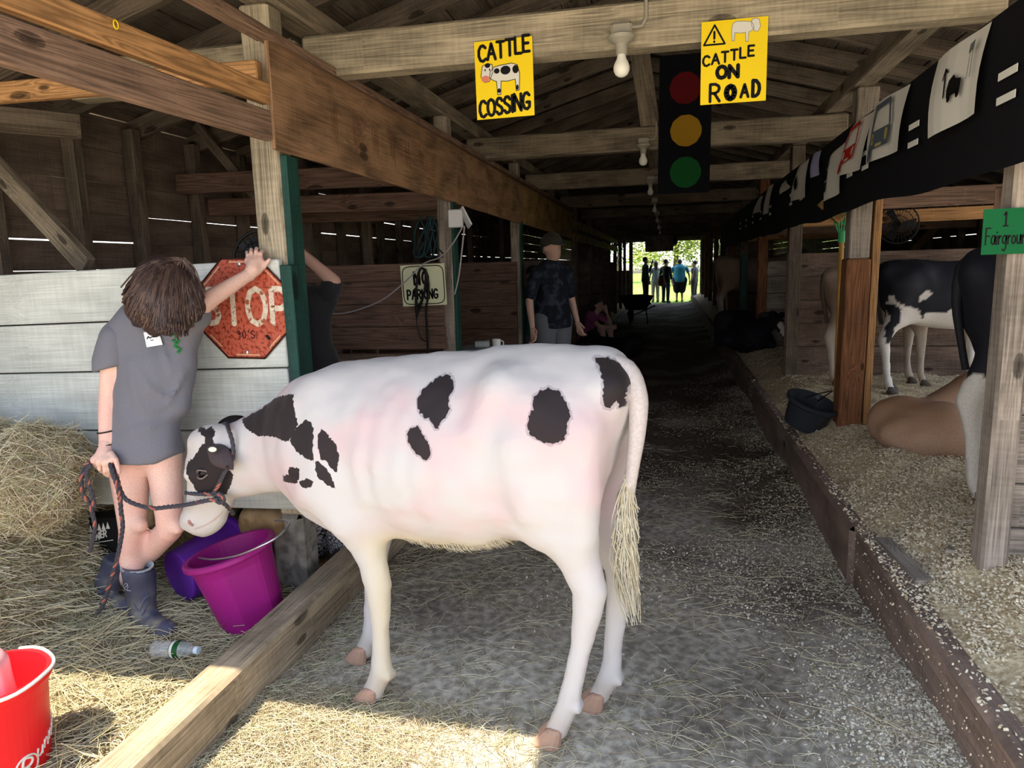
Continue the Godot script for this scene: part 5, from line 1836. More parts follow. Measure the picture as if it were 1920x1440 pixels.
	var cb: Vector3 = g.call(253, 679, -2.44)
	nn = Vector3((cb - ca).y, -(cb - ca).x, 0).normalized()
	sl.planes.append(Plane(nn if nn.y < 0 else -nn, ca))
	sl.nets(mb, 0.009)
	var shirt := part("t_shirt", mb, M.cloth, o)
	# hem stitching, name sticker, green print
	mb = MB.new()
	mb.col = Color(0.85, 0.87, 0.92)
	var c4: Array = []
	for q in [[271, 623], [299, 619], [307, 646], [277, 651]]:
		c4.append(on_field(s, q[0], q[1], base, -2.2) + Vector3(0.0, 0.0, 0.006))
	mb.quad(c4[0], c4[1], c4[2], c4[3], Vector3(0, 0, 1))
	part("name_sticker", mb, M.painted, shirt, "white name sticker")
	mb = MB.new()
	var fx: Vector3 = (c4[1] - c4[0]).normalized()
	var fy: Vector3 = (c4[0] - c4[3]).normalized()
	var ft := Transform3D(Basis(fx, fy, fx.cross(fy)), c4[3] + fx.cross(fy) * 0.001)
	mb.stroke(ft, pv([0.008, 0.033, 0.014, 0.041, 0.019, 0.034, 0.026, 0.038, 0.034, 0.036, 0.046, 0.036]), 0.004)
	mb.stroke(ft, pv([0.02, 0.025, 0.034, 0.024]), 0.003)
	part("handwriting", mb, M.ink, shirt)
	mb = MB.new()
	mb.col = Color(0.05, 0.42, 0.13)
	var prev := Vector3.ZERO
	for q in [[327, 628], [332, 634], [326, 639], [331, 644], [335, 640], [329, 649], [334, 652], [338, 655], [335, 660]]:
		var p := on_field(s, q[0], q[1], base, -2.2) + Vector3(0, 0, 0.002)
		mb.lathe(pv([0.0, -0.008, 0.009, 0.0, 0.0, 0.008]), 7, Transform3D(Basis.IDENTITY.scaled(Vector3(1, 1, 0.4)), p))
	part("green_print", mb, M.painted, shirt, "bright green print")
	# shorts
	mb = MB.new()
	mb.col = Color(0.6, 0.7, 0.76)
	for lg in [[241, 835, 244, 880, 0.08], [300, 835, 307, 880, 0.07]]:
		s = Field.new()
		s.chain([[g.call(lg[0], lg[1], -2.463), lg[4] + 0.006], [g.call(lg[2], lg[3], -2.455), lg[4]]], 0.02)
		s.planes.append(Plane(Vector3(-0.12, -1, 0).normalized(), g.call(322, 859, -2.45)))
		s.nets(mb, 0.011)
	part("shorts", mb, M.cloth, o)
	# wrist bands
	mb = MB.new()
	for q in [[199, 809, 0.0315], [199, 834, 0.031]]:
		var cpt: Vector3 = g.call(q[0], q[1], -2.385 if q[1] < 820 else -2.372)
		var ring := PackedVector3Array()
		for j in 25:
			ring.append(cpt + Vector3(cos(TAU * j / 24.0) * q[2], 0.004 * cos(TAU * j / 24.0), sin(TAU * j / 24.0) * q[2]))
		mb.tube(ring, PackedFloat32Array([0.0028]), 6, false)
	part("wristband", mb, M.black, o, "two dark hair ties on the wrist")
	# rubber boots
	var bootpaint := func(p: Vector3, _n: Vector3) -> Color:
		var dust := clampf(blush.get_noise_3dv(p * 1.7) + 0.35, 0.0, 1.0) * smoothstep(0.2, 0.05, p.y)
		return Color(0.085, 0.088, 0.135).lerp(Color(0.3, 0.27, 0.2), dust * 0.8)
	for b in 2:
		mb = MB.new()
		var bf := Field.new()
		var sole: Array
		if b == 0:
			bf.chain([[g.call(258, 1050, -2.425), 0.068], [g.call(264, 1105, -2.42), 0.06], [g.call(268, 1148, -2.41), 0.053], [g.call(285, 1172, -2.38), 0.05], [g.call(304, 1180, -2.34), 0.045], [g.call(313, 1183, -2.32), 0.042]], 0.02)
			bf.chain([[g.call(262, 1160, -2.43), 0.047]], 0.04)
			bf.planes.append(Plane(Vector3(0.13, 1, -0.25).normalized(), g.call(257, 1066, -2.425)))
			sole = [g.call(264, 1178, -2.42), g.call(287, 1186, -2.37), g.call(311, 1192, -2.325)]
		else:
			bf.chain([[g.call(228, 1036, -2.57), 0.062], [g.call(206, 1090, -2.57), 0.06], [g.call(196, 1122, -2.56), 0.056], [g.call(215, 1134, -2.53), 0.05], [g.call(238, 1140, -2.51), 0.042]], 0.02)
			bf.chain([[g.call(188, 1130, -2.57), 0.046]], 0.03)
			bf.planes.append(Plane(Vector3(0.3, 1, -0.1).normalized(), g.call(228, 1040, -2.6)))
			sole = [g.call(192, 1142, -2.6), g.call(215, 1150, -2.57), g.call(240, 1154, -2.54)]
		bf.planes.append(Plane(Vector3.DOWN, Vector3(0, 0.012, 0)))
		bf.nets(mb, 0.009, bootpaint)
		var bt := part("rubber_boot", mb, M.rubber, o)
		# sole rim, ridges round the ankle, logo
		mb = MB.new()
		mb.col = Color(0.16, 0.15, 0.15)
		var sf := Field.new()
		var sl2: Array = []
		for q in 3:
			sl2.append([Vector3(sole[q].x, 0.012, sole[q].z), [0.047, 0.048, 0.046][q]])
		sf.chain(sl2, 0.01)
		sf.planes.append(Plane(Vector3.DOWN, Vector3(0, -0.012, 0)))
		sf.planes.append(Plane(Vector3.UP, Vector3(0, 0.02, 0)))
		sf.nets(mb, 0.009)
		part("sole", mb, M.rubber, bt)
		if b == 0:
			mb = MB.new()
			mb.col = Color(0.15, 0.15, 0.2)
			for rdg in [[262, 1146, 272, 1122, 290, 1112], [266, 1154, 277, 1133, 293, 1124], [250, 1130, 256, 1142, 262, 1146]]:
				var path: Array = []
				for q in 3:
					path.append(on_field(bf, rdg[q * 2], rdg[q * 2 + 1], base, -2.2) + Vector3(0, 0, 0.001))
				mb.tube(curve(path, 0.01), PackedFloat32Array([0.003]), 6)
			part("ridge", mb, M.rubber, bt)
			mb = MB.new()
			mb.col = Color(0.45, 0.45, 0.5)
			var lp := PackedVector3Array()
			for j in 13:
				lp.append(on_field(bf, 236 + 4 * cos(TAU * j / 12.0), 1100 + 6 * sin(TAU * j / 12.0), base, -2.2))
			mb.tube(lp, PackedFloat32Array([0.0012]), 4, false)
			mb.tube(PackedVector3Array([on_field(bf, 234, 1102, base, -2.2), on_field(bf, 239, 1098, base, -2.2)]), PackedFloat32Array([0.0012]), 4)
			mb.tube(PackedVector3Array([on_field(bf, 238, 1107, base, -2.2), on_field(bf, 245, 1108, base, -2.2)]), PackedFloat32Array([0.0014]), 4)
			part("logo", mb, M.painted, bt)
			mb = MB.new()
			mb.col = Color(0.5, 0.58, 0.6)
			var rim: Vector3 = g.call(257, 1063, -2.425)
			mb.lathe(pv([0.054, -0.03, 0.0, -0.03]), 20, Transform3D(Basis(Vector3.BACK, -0.13), rim))
			mb.lathe(pv([0.052, -0.04, 0.056, 0.006, 0.064, 0.006, 0.064, 0.0]), 24, Transform3D(Basis(Vector3.BACK, -0.13), rim))
			part("lining", mb, M.rubber, bt, "pale lining showing at the top")
	# hair: cap of hair with a parting at the right, locks falling forward
	mb = MB.new()
	var hairc := Color(0.04, 0.027, 0.025)
	mb.col = hairc
	var hf := Field.new()
	hf.chain([[g.call(308, 532, -2.415), 0.108], [g.call(305, 558, -2.37), 0.112]], 0.04)
	hf.chain([[g.call(270, 560, -2.4), 0.072], [g.call(262, 582, -2.4), 0.055], [g.call(262, 602, -2.4), 0.03]], 0.05)
	hf.chain([[g.call(352, 548, -2.4), 0.062], [g.call(362, 575, -2.38), 0.045], [g.call(366, 592, -2.37), 0.026]], 0.05)
	hf.chain([[g.call(318, 580, -2.32), 0.07], [g.call(318, 606, -2.29), 0.05]], 0.05)
	hf.chain([[g.call(282, 595, -2.34), 0.05], [g.call(290, 618, -2.33), 0.026]], 0.05)
	hf.noise = nz(92, 14.0, 2)
	hf.amp = 0.008
	hf.nets(mb, 0.009)
	var hr := RandomNumberGenerator.new()
	hr.seed = 5
	for i in 900:
		var u := hr.randf()
		# root near the parting; tip along the lower outline
		var rx := 343.0 + hr.randf_range(-7, 5) - (12.0 * hr.randf() if u < 0.7 else 0.0)
		var ry := 489.0 + hr.randf_range(-7, 20)
		var tipx: float
		var tipy: float
		if u < 0.76:
			var v := u / 0.76
			tipx = lerpf(236, 346, v) + hr.randf_range(-9, 9)
			tipy = lerpf(560, 626, sqrt(v)) + hr.randf_range(-34, 8)
			if v > 0.6: tipy -= 4.0
		else:
			tipx = hr.randf_range(352, 384)
			tipy = lerpf(612, 572, (tipx - 352) / 32.0) + hr.randf_range(-24, 6)
		var pts: Array = []
		for k in 6:
			var w := k / 5.0
			var bx := lerpf(rx, tipx, pow(w, 0.75))
			var by := lerpf(ry, tipy, pow(w, 1.35)) - (14.0 * sin(PI * w) if u < 0.5 else 4.0 * sin(PI * w))
			var p := on_field(hf, bx, by, base, -2.1)
			if p.z + base.z < -2.62:
				p = g.call(bx, by, -2.4)
			p += Vector3(0, 0, 0.004 + hr.randf_range(-0.003, 0.003))
			pts.append(p)
		pts[5] += Vector3(hr.randf_range(-0.008, 0.008), -hr.randf_range(0.0, 0.018), 0.004)
		var tone := hr.randf()
		mb.col = hairc.lerp(Color(0.13, 0.08, 0.062), tone * tone)
		mb.tube(curve(pts, 0.012), PackedFloat32Array([0.0032]), 4, false)
	part("hair", mb, M.hair, o)

# A figure in its own frame: faces +z, x to its left. q holds joints and colours that differ from standing at ease.
func figure(label: String, pos: Vector3, yaw: float, tall: float, q: Dictionary, cell := 0.02) -> Node3D:
	var o := thing("person", label, "person", pos)
	o.rotation.y = yaw
	var s := tall / 1.7
	var wide: float = q.get("wide", 1.0)
	var J := {
		"pelvis": Vector3(0, 0.93, 0), "chest": Vector3(0, 1.25, 0), "neck": Vector3(0, 1.42, 0), "head": Vector3(0, 1.585, 0.01),
		"sl": Vector3(0.175, 1.37, 0), "sr": Vector3(-0.175, 1.37, 0), "el": Vector3(0.24, 1.1, -0.02), "er": Vector3(-0.24, 1.1, -0.02), "wl": Vector3(0.25, 0.87, 0.05), "wr": Vector3(-0.25, 0.87, 0.05),
		"hl": Vector3(0.09, 0.9, 0), "hr": Vector3(-0.09, 0.9, 0), "kl": Vector3(0.1, 0.49, 0.02), "kr": Vector3(-0.1, 0.49, 0.02), "al": Vector3(0.105, 0.08, 0), "ar": Vector3(-0.105, 0.08, 0),
	}
	for k in J:
		J[k] = q.get(k, J[k]) * s
		if k in ["sl", "sr", "el", "er", "wl", "wr", "hl", "hr"]:
			J[k].x *= wide
	var fx: Vector3 = q.get("face", Vector3(0, 0, 1))
	var skin: Color = q.get("skin", Color(0.62, 0.4, 0.31))
	var f := Field.new()
	f.chain([[J.head + Vector3(0, 0.03, -0.01) * s, 0.094 * s]], 0.02)
	f.chain([[J.head - Vector3(0, 0.05, 0) * s + fx * 0.035 * s, 0.06 * s]], 0.04)
	f.chain([[J.head - Vector3(0, 0.005, 0) * s + fx * 0.1 * s, 0.012 * s], [J.head - Vector3(0, 0.03, 0) * s + fx * 0.112 * s, 0.014 * s]], 0.015)
	f.chain([[J.head + fx.cross(Vector3.UP) * 0.092 * s, 0.02 * s]], 0.01)
	f.chain([[J.head - fx.cross(Vector3.UP) * 0.092 * s, 0.02 * s]], 0.01)
	f.chain([[J.neck - Vector3(0, 0.04, 0) * s, 0.06 * s], [J.head - Vector3(0, 0.06, 0) * s, 0.052 * s]], 0.03)
	f.chain([[J.chest + Vector3(0, 0.07, 0) * s, 0.13 * s * wide], [J.chest - Vector3(0, 0.1, 0) * s, 0.125 * s * wide], [J.pelvis, 0.14 * s * wide]], 0.05, 0.75)
	for e in ["l", "r"]:
		f.chain([[J["s" + e], 0.05 * s], [J["e" + e], 0.038 * s], [J["w" + e], 0.026 * s]], 0.03)
		f.chain([[J["h" + e], 0.085 * s], [J["k" + e], 0.055 * s], [J["k" + e].lerp(J["a" + e], 0.3), 0.052 * s], [J["a" + e], 0.036 * s]], 0.03)
	var mb := MB.new()
	mb.col = skin
	f.nets(mb, cell)
	for e in ["l", "r"]:
		var h := Field.new()
		var dir: Vector3 = (J["w" + e] - J["e" + e]).normalized()
		var side: Vector3 = dir.cross(Vector3(1, 0, 0) if absf(dir.x) < 0.8 else Vector3(0, 0, 1)).normalized()
		var w: Vector3 = J["w" + e] + dir * 0.02 * s
		var curl: Vector3 = side.cross(dir) * (0.3 if e == "l" else -0.3)
		var kn: Array = []
		var tp: Array = []
		for i in 4:
			var b: Vector3 = w + (dir * 0.075 + side * (0.03 - 0.02 * i)) * s
			kn.append(b)
			var l: float = [0.9, 1.0, 0.95, 0.75][i] * s
			tp.append([b + (dir + curl).normalized() * 0.042 * l, b + (dir + curl * 3.0).normalized() * 0.075 * l])
		hand_bones(h, w, kn, tp, [w + side * 0.025 * s, w + (dir * 0.03 + side * 0.05) * s, w + (dir * 0.06 + side * 0.058 + curl * 0.04) * s], 0.009 * s)
		h.nets(mb, 0.008)
	part("body", mb, M.skin, o)
	# shirt
	mb = MB.new()
	mb.col = q.get("shirt", Color(0.1, 0.1, 0.12))
	f = Field.new()
	var hemy: float = (J.pelvis.y - 0.1 * s)
	f.chain([[J.chest + Vector3(0, 0.09, 0) * s, 0.14 * s * wide], [J.chest - Vector3(0, 0.1, 0) * s, 0.145 * s * wide], [J.pelvis + Vector3(0, -0.02, 0) * s, 0.175 * s * wide]], 0.05, 0.85)
	f.chain([[J.sl, 0.06 * s], [J.neck - Vector3(0, 0.02, 0) * s, 0.065 * s], [J.sr, 0.06 * s]], 0.05)
	f.noise = nz(95, 6.0, 2)
	f.amp = 0.012
	if not q.has("sit"):
		f.planes.append(Plane(Vector3.DOWN, Vector3(0, hemy, 0)))
	f.nets(mb, cell)
	var sleeve: float = q.get("sleeve", 0.55)
	for e in ["l", "r"]:
		f = Field.new()
		f.chain([[J["s" + e], 0.064 * s], [J["s" + e].lerp(J["e" + e], minf(sleeve, 1.0)), 0.056 * s]], 0.02)
		if sleeve > 1.0:
			f.chain([[J["e" + e], 0.054 * s], [J["e" + e].lerp(J["w" + e], sleeve - 1.0), 0.044 * s]], 0.02)
		f.nets(mb, cell)
	part("shirt", mb, q.get("shirt_mat", M.cloth), o)
	# trousers, shorts or a skirt
	mb = MB.new()
	mb.col = q.get("legs", Color(0.12, 0.12, 0.14))
	var long: float = q.get("long", 1.0)
	for e in ["l", "r"]:
		f = Field.new()
		var fl: float = q.get("flare", 1.0)
		var up: Vector3 = J.pelvis * Vector3(0, 1, 1)
		if long > 0.5:
			f.chain([[up, 0.135 * s * wide], [J["h" + e], 0.105 * s * wide], [J["k" + e], 0.075 * s * fl], [J["k" + e].lerp(J["a" + e], long * 2.0 - 1.0), 0.06 * s * fl]], 0.04)
		else:
			f.chain([[up, 0.135 * s * wide], [J["h" + e], 0.11 * s * wide], [J["h" + e].lerp(J["k" + e], long * 2.0), 0.09 * s * wide]], 0.04)
		f.nets(mb, cell)
	part(q.get("legwear", "trousers"), mb, q.get("legs_mat", M.cloth), o)
	# shoes
	for e in ["l", "r"]:
		mb = MB.new()
		mb.col = q.get("shoe", Color(0.06, 0.055, 0.05))
		f = Field.new()
		var toe: Vector3 = q.get("toe_" + e, Vector3(0, 0, 0.15)) * s
		var a: Vector3 = J["a" + e]
		f.chain([[a + Vector3(0, -0.02, -0.03) * s, 0.05 * s], [a + toe + Vector3(0, -0.04, 0) * s, 0.042 * s]], 0.02)
		f.planes.append(Plane(Vector3.DOWN, Vector3(0, a.y - 0.08 * s, 0)))
		f.nets(mb, minf(cell, 0.016))
		part("shoe", mb, M.cloth, o)
	# hair, cap
	mb = MB.new()
	mb.col = q.get("hair", Color(0.05, 0.035, 0.03))
	f = Field.new()
	f.chain([[J.head + Vector3(0, 0.05, 0) * s - fx * 0.02 * s, 0.1 * s]], 0.02)
	if q.has("locks"):
		f.chain([[J.head + Vector3(0, 0.0, 0) - fx * 0.05 * s, 0.09 * s], [J.neck - Vector3(0, 0.06, 0) * s - fx * 0.07 * s, 0.07 * s]], 0.04)
	f.planes.append(Plane((fx - Vector3(0, 0.7, 0)).normalized(), J.head + fx * 0.06 * s + Vector3(0, 0.05, 0) * s))
	f.nets(mb, minf(cell, 0.016))
	part("hair", mb, M.hair, o)
	if q.has("cap"):
		mb = MB.new()
		mb.col = q.cap
		f = Field.new()
		f.chain([[J.head + Vector3(0, 0.06, 0) * s, 0.106 * s]], 0.02)
		f.planes.append(Plane(Vector3.DOWN, J.head + Vector3(0, 0.05, 0) * s))
		f.nets(mb, 0.012)
		var side := fx.cross(Vector3.UP)
		var bp: Array[Vector3] = []
		for j in 9:
			var a := PI * j / 8.0
			bp.append(J.head + Vector3(0, 0.055, 0) * s + (side * cos(a) * 0.085 + fx * (0.06 + sin(a) * 0.12)) * s - Vector3(0, 0.02, 0) * sin(a) * s)
		for j in 8:
			mb.quad(bp[j], bp[j + 1], J.head + Vector3(0, 0.055, 0) * s + fx * 0.06 * s, J.head + Vector3(0, 0.055, 0) * s + fx * 0.055 * s, Vector3.UP)
			mb.quad(bp[j] - Vector3(0, 0.006, 0), bp[j + 1] - Vector3(0, 0.006, 0), J.head + Vector3(0, 0.049, 0) * s + fx * 0.06 * s, J.head + Vector3(0, 0.049, 0) * s + fx * 0.055 * s, Vector3.DOWN)
			mb.quad(bp[j], bp[j + 1], bp[j + 1] - Vector3(0, 0.006, 0), bp[j] - Vector3(0, 0.006, 0), fx)
		part("cap", mb, M.cloth, o)
	return o

func build_people() -> void:
	# behind the first post: black t-shirt, spotted trousers, arm raised to the post
	var leo := mat("spotted_cloth", Color(1, 1, 1), 0.85)
	var nt := NoiseTexture2D.new()
	nt.width = 512; nt.height = 512; nt.seamless = true
	var fn := FastNoiseLite.new()
	fn.seed = 12
	fn.noise_type = FastNoiseLite.TYPE_CELLULAR
	fn.cellular_return_type = FastNoiseLite.RETURN_DISTANCE2_SUB
	fn.frequency = 0.035
	fn.fractal_type = FastNoiseLite.FRACTAL_NONE
	nt.noise = fn
	var gr := Gradient.new()
	gr.offsets = PackedFloat32Array([0.0, 0.16, 0.2, 0.5, 0.56, 0.8, 0.86])
	gr.colors = PackedColorArray([Color(0.07, 0.07, 0.09), Color(0.07, 0.07, 0.09), Color(0.9, 0.88, 0.91), Color(0.92, 0.9, 0.92), Color(0.6, 0.58, 0.61), Color(0.55, 0.53, 0.57), Color(0.4, 0.38, 0.42)])
	nt.color_ramp = gr
	leo.albedo_texture = nt
	tri(leo, 2.2)
	var p := at(597, 700, -3.45)
	figure("person in black t-shirt and spotted trousers behind the whitewashed post, arm raised", Vector3(p.x + 0.1, 0.03, -3.25), 0.0, 1.62, {"shirt": Color(0.02, 0.02, 0.025), "legs": Color(1, 1, 1), "legs_mat": leo, "flare": 1.75, "chest": Vector3(-0.05, 1.25, 0), "neck": Vector3(-0.13, 1.42, 0), "head": Vector3(-0.22, 1.57, 0.02), "sr": Vector3(-0.22, 1.35, 0), "er": Vector3(-0.28, 1.1, 0), "wr": Vector3(-0.28, 0.88, 0.04), "el": Vector3(0.14, 1.5, 0.02), "wl": Vector3(-0.06, 1.7, 0.08), "sl": Vector3(0.07, 1.42, -0.02), "sleeve": 0.75, "skin": Color(0.5, 0.3, 0.24), "locks": 1}, 0.017)
	p = at(1036, 600, -7.3)
	figure("man in navy patterned shirt, cap and grey trousers standing left of the aisle", Vector3(p.x, 0.0, -7.3), 0.9, 1.8, {"wide": 1.16, "shirt": Color(0.05, 0.055, 0.085), "shirt_mat": camo(), "legs": Color(0.17, 0.18, 0.2), "cap": Color(0.06, 0.055, 0.05), "sleeve": 0.8, "er": Vector3(-0.27, 1.1, 0.02), "wr": Vector3(-0.3, 0.86, 0.1)}, 0.018)
	p = at(1000, 560, -7.9)
	figure("person in teal top half hidden behind the man in the cap", Vector3(p.x, 0.0, -7.95), 0.3, 1.5, {"shirt": Color(0.03, 0.13, 0.13), "legs": Color(0.1, 0.07, 0.08), "locks": 1}, 0.02)
	p = at(1098, 600, -12.4)
	figure("girl in pink t-shirt sitting low at the edge of the aisle, head on her hand", Vector3(p.x, 0.0, -12.4), 1.1, 1.6, {"sit": 1, "shirt": Color(0.42, 0.1, 0.24), "legs": Color(0.04, 0.04, 0.05), "long": 0.35, "pelvis": Vector3(0, 0.28, 0), "chest": Vector3(0, 0.58, 0.12), "neck": Vector3(0, 0.74, 0.2), "head": Vector3(0, 0.88, 0.28), "sl": Vector3(0.16, 0.7, 0.18), "sr": Vector3(-0.16, 0.7, 0.18), "el": Vector3(0.2, 0.52, 0.42), "er": Vector3(-0.2, 0.52, 0.42), "wl": Vector3(0.1, 0.74, 0.4), "wr": Vector3(-0.02, 0.5, 0.54), "hl": Vector3(0.09, 0.27, 0.05), "hr": Vector3(-0.09, 0.27, 0.05), "kl": Vector3(0.13, 0.47, 0.44), "kr": Vector3(-0.13, 0.47, 0.44), "al": Vector3(0.13, 0.08, 0.5), "ar": Vector3(-0.13, 0.08, 0.5), "locks": 1}, 0.02)
	# five people in the bright doorway
	var far := [
		["man in dark clothes at the far doorway, leftmost of the group, hand to his face", 1210, -27.6, 1.76, 1.9, {"shirt": Color(0.05, 0.06, 0.06), "legs": Color(0.03, 0.035, 0.05), "el": Vector3(0.22, 1.2, 0.22), "wl": Vector3(0.05, 1.45, 0.25), "sleeve": 1.8}],
		["person in pale trousers behind the dark-clothed man at the far doorway", 1229, -29.2, 1.62, 3.4, {"shirt": Color(0.25, 0.3, 0.34), "legs": Color(0.5, 0.46, 0.48), "er": Vector3(-0.3, 1.4, 0.2), "wr": Vector3(-0.3, 1.62, 0.3), "locks": 1}],
		["person in black with a tan bag at the far doorway, beside the one in blue", 1248, -28.3, 1.66, 2.6, {"shirt": Color(0.025, 0.03, 0.035), "legs": Color(0.05, 0.06, 0.08), "sleeve": 1.6, "hl": Vector3(0.1, 0.9, 0), "al": Vector3(0.16, 0.08, 0.1)}],
		["broad person in bright blue t-shirt and black shorts at the far doorway", 1274, -29.0, 1.66, 3.1, {"wide": 1.55, "shirt": Color(0.08, 0.42, 0.62), "legs": Color(0.02, 0.02, 0.03), "long": 0.48, "legwear": "shorts"}],
		["person in checked shirt at the right edge of the far doorway", 1302, -28.9, 1.6, 4.2, {"shirt": Color(0.16, 0.17, 0.2), "legs": Color(0.09, 0.09, 0.09)}],
	]
	for w in far:
		p = at(w[1], 540, w[2])
		var n := figure(w[0], Vector3(p.x, 0.0 if w[2] > -28.4 else -0.02, w[2]), w[4], w[3], w[5], 0.025)
		n.set_meta("group", "people at the far doorway")
	var bag := Field.new()
	p = at(1240, 524, -28.1)
	bag.chain([[Vector3(0, 0.07, 0), 0.12], [Vector3(0, -0.1, 0), 0.16]], 0.03, 0.5)
	var mb := MB.new()
	bag.nets(mb, 0.025)
	var b := part("shoulder_bag", mb, mat("tan_leather", Color(0.35, 0.25, 0.17), 0.7))
	b.position = p
	tag(b, "tan bag carried by the person in black at the far doorway", "bag")

func camo() -> StandardMaterial3D:
	var m := mat("navy_pattern", Color(1, 1, 1), 0.9, noise_tex(33, 0.02, Color(0.09, 0.1, 0.14), Color(0.2, 0.23, 0.29), 0.5, 0.62, 256, 3))
	return tri(m, 1.6)

# ------------------------------------------------------------------ the other cattle
func bovine(label: String, pos: Vector3, yaw: float, sc: float, lying: bool, paint: Callable, cell: float, hoofc: Color, tailc: Color, headup := 1.0) -> Node3D:
	var o := thing("cow", label, "cow", pos)
	o.rotation.y = yaw
	var f := Field.new()
	var dy := -0.7 if lying else 0.0
	var v := func(x: float, y: float, z: float) -> Vector3: return Vector3(x, y, z) * sc
	f.chain([[v.call(0.1, 0.98 + dy, 0), 0.265 * sc], [v.call(0.25, 0.93 + dy, 0), 0.3 * sc], [v.call(0.5, 0.91 + dy, 0), 0.312 * sc], [v.call(0.72, 0.92 + dy, 0), 0.29 * sc], [v.call(0.86, 0.92 + dy, 0), 0.262 * sc]], 0.05, 0.8 if lying else 0.74)
	f.chain([[v.call(0.2, 1.1 + dy, 0), 0.14 * sc], [v.call(-0.06, 1.118 + dy, 0), 0.135 * sc]], 0.06, 1.15)
	f.chain([[v.call(0.95, 1.05 + dy, 0), 0.12 * sc], [v.call(0.5, 1.16 + dy, 0), 0.066 * sc], [v.call(-0.1, 1.185 + dy, 0), 0.06 * sc]], 0.06)
	var hd := dy + (0.0 if headup > 0.0 else -0.35)
	f.chain([[v.call(0.9, 0.98 + dy, 0), 0.22 * sc], [v.call(1.15, 1.12 + hd, 0), 0.16 * sc], [v.call(1.36, 1.24 + hd, 0), 0.12 * sc]], 0.08, 0.66)
	f.chain([[v.call(1.4, 1.27 + hd, 0), 0.09 * sc], [v.call(1.5, 1.22 + hd, 0), 0.095 * sc], [v.call(1.64, 1.12 + hd, 0), 0.075 * sc], [v.call(1.75, 1.04 + hd, 0), 0.066 * sc]], 0.05, 0.85)
	for s in [-1.0, 1.0]:
		f.chain([[v.call(0.16, 1.15 + dy, 0.15 * s), 0.035 * sc]], 0.1)
		f.chain([[v.call(-0.135, 1.15 + dy, 0.09 * s), 0.045 * sc]], 0.06)
		if lying:
			f.chain([[v.call(0.08, 0.42, 0.16 * s), 0.19 * sc], [v.call(0.2, 0.2, 0.26 * s), 0.14 * sc], [v.call(0.42, 0.14, 0.3 * s), 0.085 * sc]], 0.08)
			f.chain([[v.call(0.42, 0.13, 0.3 * s), 0.08 * sc], [v.call(0.1, 0.07, 0.33 * s), 0.05 * sc], [v.call(0.3, 0.04, 0.36 * s), 0.035 * sc]], 0.04)
			f.chain([[v.call(0.82, 0.25, 0.18 * s), 0.1 * sc], [v.call(1.05, 0.1, 0.2 * s), 0.06 * sc], [v.call(0.82, 0.05, 0.22 * s), 0.04 * sc]], 0.05)
		else:
			f.chain([[v.call(0.02, 1.0, 0.11 * s), 0.155 * sc], [v.call(0.01, 0.87, 0.115 * s), 0.118 * sc], [v.call(0.0 - 0.03 * s, 0.72, 0.115 * s), 0.09 * sc], [v.call(-0.06 - 0.03 * s, 0.6, 0.115 * s), 0.064 * sc], [v.call(-0.095 - 0.03 * s, 0.51, 0.11 * s), 0.055 * sc], [v.call(-0.08 - 0.03 * s, 0.42, 0.11 * s), 0.044 * sc], [v.call(-0.06 - 0.03 * s, 0.28, 0.11 * s), 0.033 * sc], [v.call(-0.05 - 0.03 * s, 0.14, 0.11 * s), 0.04 * sc], [v.call(-0.02 - 0.03 * s, 0.05, 0.11 * s), 0.038 * sc]], 0.08, 0.85)
			f.chain([[v.call(0.8, 0.85, 0.1 * s), 0.11 * sc], [v.call(0.74, 0.68, 0.11 * s), 0.085 * sc], [v.call(0.74 + 0.03 * s, 0.5, 0.11 * s), 0.052 * sc], [v.call(0.74 + 0.03 * s, 0.42, 0.11 * s), 0.047 * sc], [v.call(0.745 + 0.03 * s, 0.27, 0.11 * s), 0.033 * sc], [v.call(0.75 + 0.03 * s, 0.13, 0.11 * s), 0.04 * sc], [v.call(0.78 + 0.03 * s, 0.05, 0.11 * s), 0.038 * sc]], 0.07, 0.85)
			f.chain([[v.call(0.18, 0.76, 0.1 * s), 0.05 * sc], [v.call(0.04, 0.69, 0.11 * s), 0.04 * sc]], 0.07)
	f.noise = nz(75, 5.0, 2)
	f.amp = 0.008
	var mb := MB.new()
	f.nets(mb, cell, paint)
	part("body", mb, M.hide, o)
	for s in [-1.0, 1.0]:
		mb = MB.new()
		mb.col = tailc
		ear_mesh(mb, v.call(1.4, 1.3 + hd, 0.07 * s), v.call(1.34, 1.3 + hd, 0.24 * s), v.call(0.04, 0.11, 0), 0.02)
		part("ear", mb, M.hide, o)
		mb = MB.new()
		mb.lathe(pv([0.0, -0.018, 0.012, -0.012, 0.018, 0.0, 0.012, 0.012, 0.0, 0.018]), 10, Transform3D(Basis.IDENTITY, v.call(1.53, 1.23 + hd, 0.076 * s)), true)
		part("eye", mb, M.black, o)
		if not lying:
			for x in [-0.015 - 0.03 * s, 0.785 + 0.03 * s]:
				mb = MB.new()
				mb.col = hoofc
				hoof_mesh(mb, v.call(x, 0.0, 0.11 * s), sc)
				part("hoof", mb, M.painted, o)
	mb = MB.new()
	mb.col = tailc
	var tp: Array = [v.call(-0.12, 1.21 + dy, 0), v.call(-0.175, 1.16 + dy, 0), v.call(-0.19, 1.0 + dy, 0.01), v.call(-0.16, 0.8 + dy * 0.9, 0.02), v.call(-0.13, 0.66 + dy * 0.85, 0.02)]
	mb.tube(curve(tp, 0.05), PackedFloat32Array([0.03, 0.028, 0.026, 0.022, 0.02, 0.018, 0.016, 0.016, 0.016, 0.018, 0.022, 0.022, 0.014]), 10)
	if not lying:
		part("tail", mb, M.hide, o)
	return o

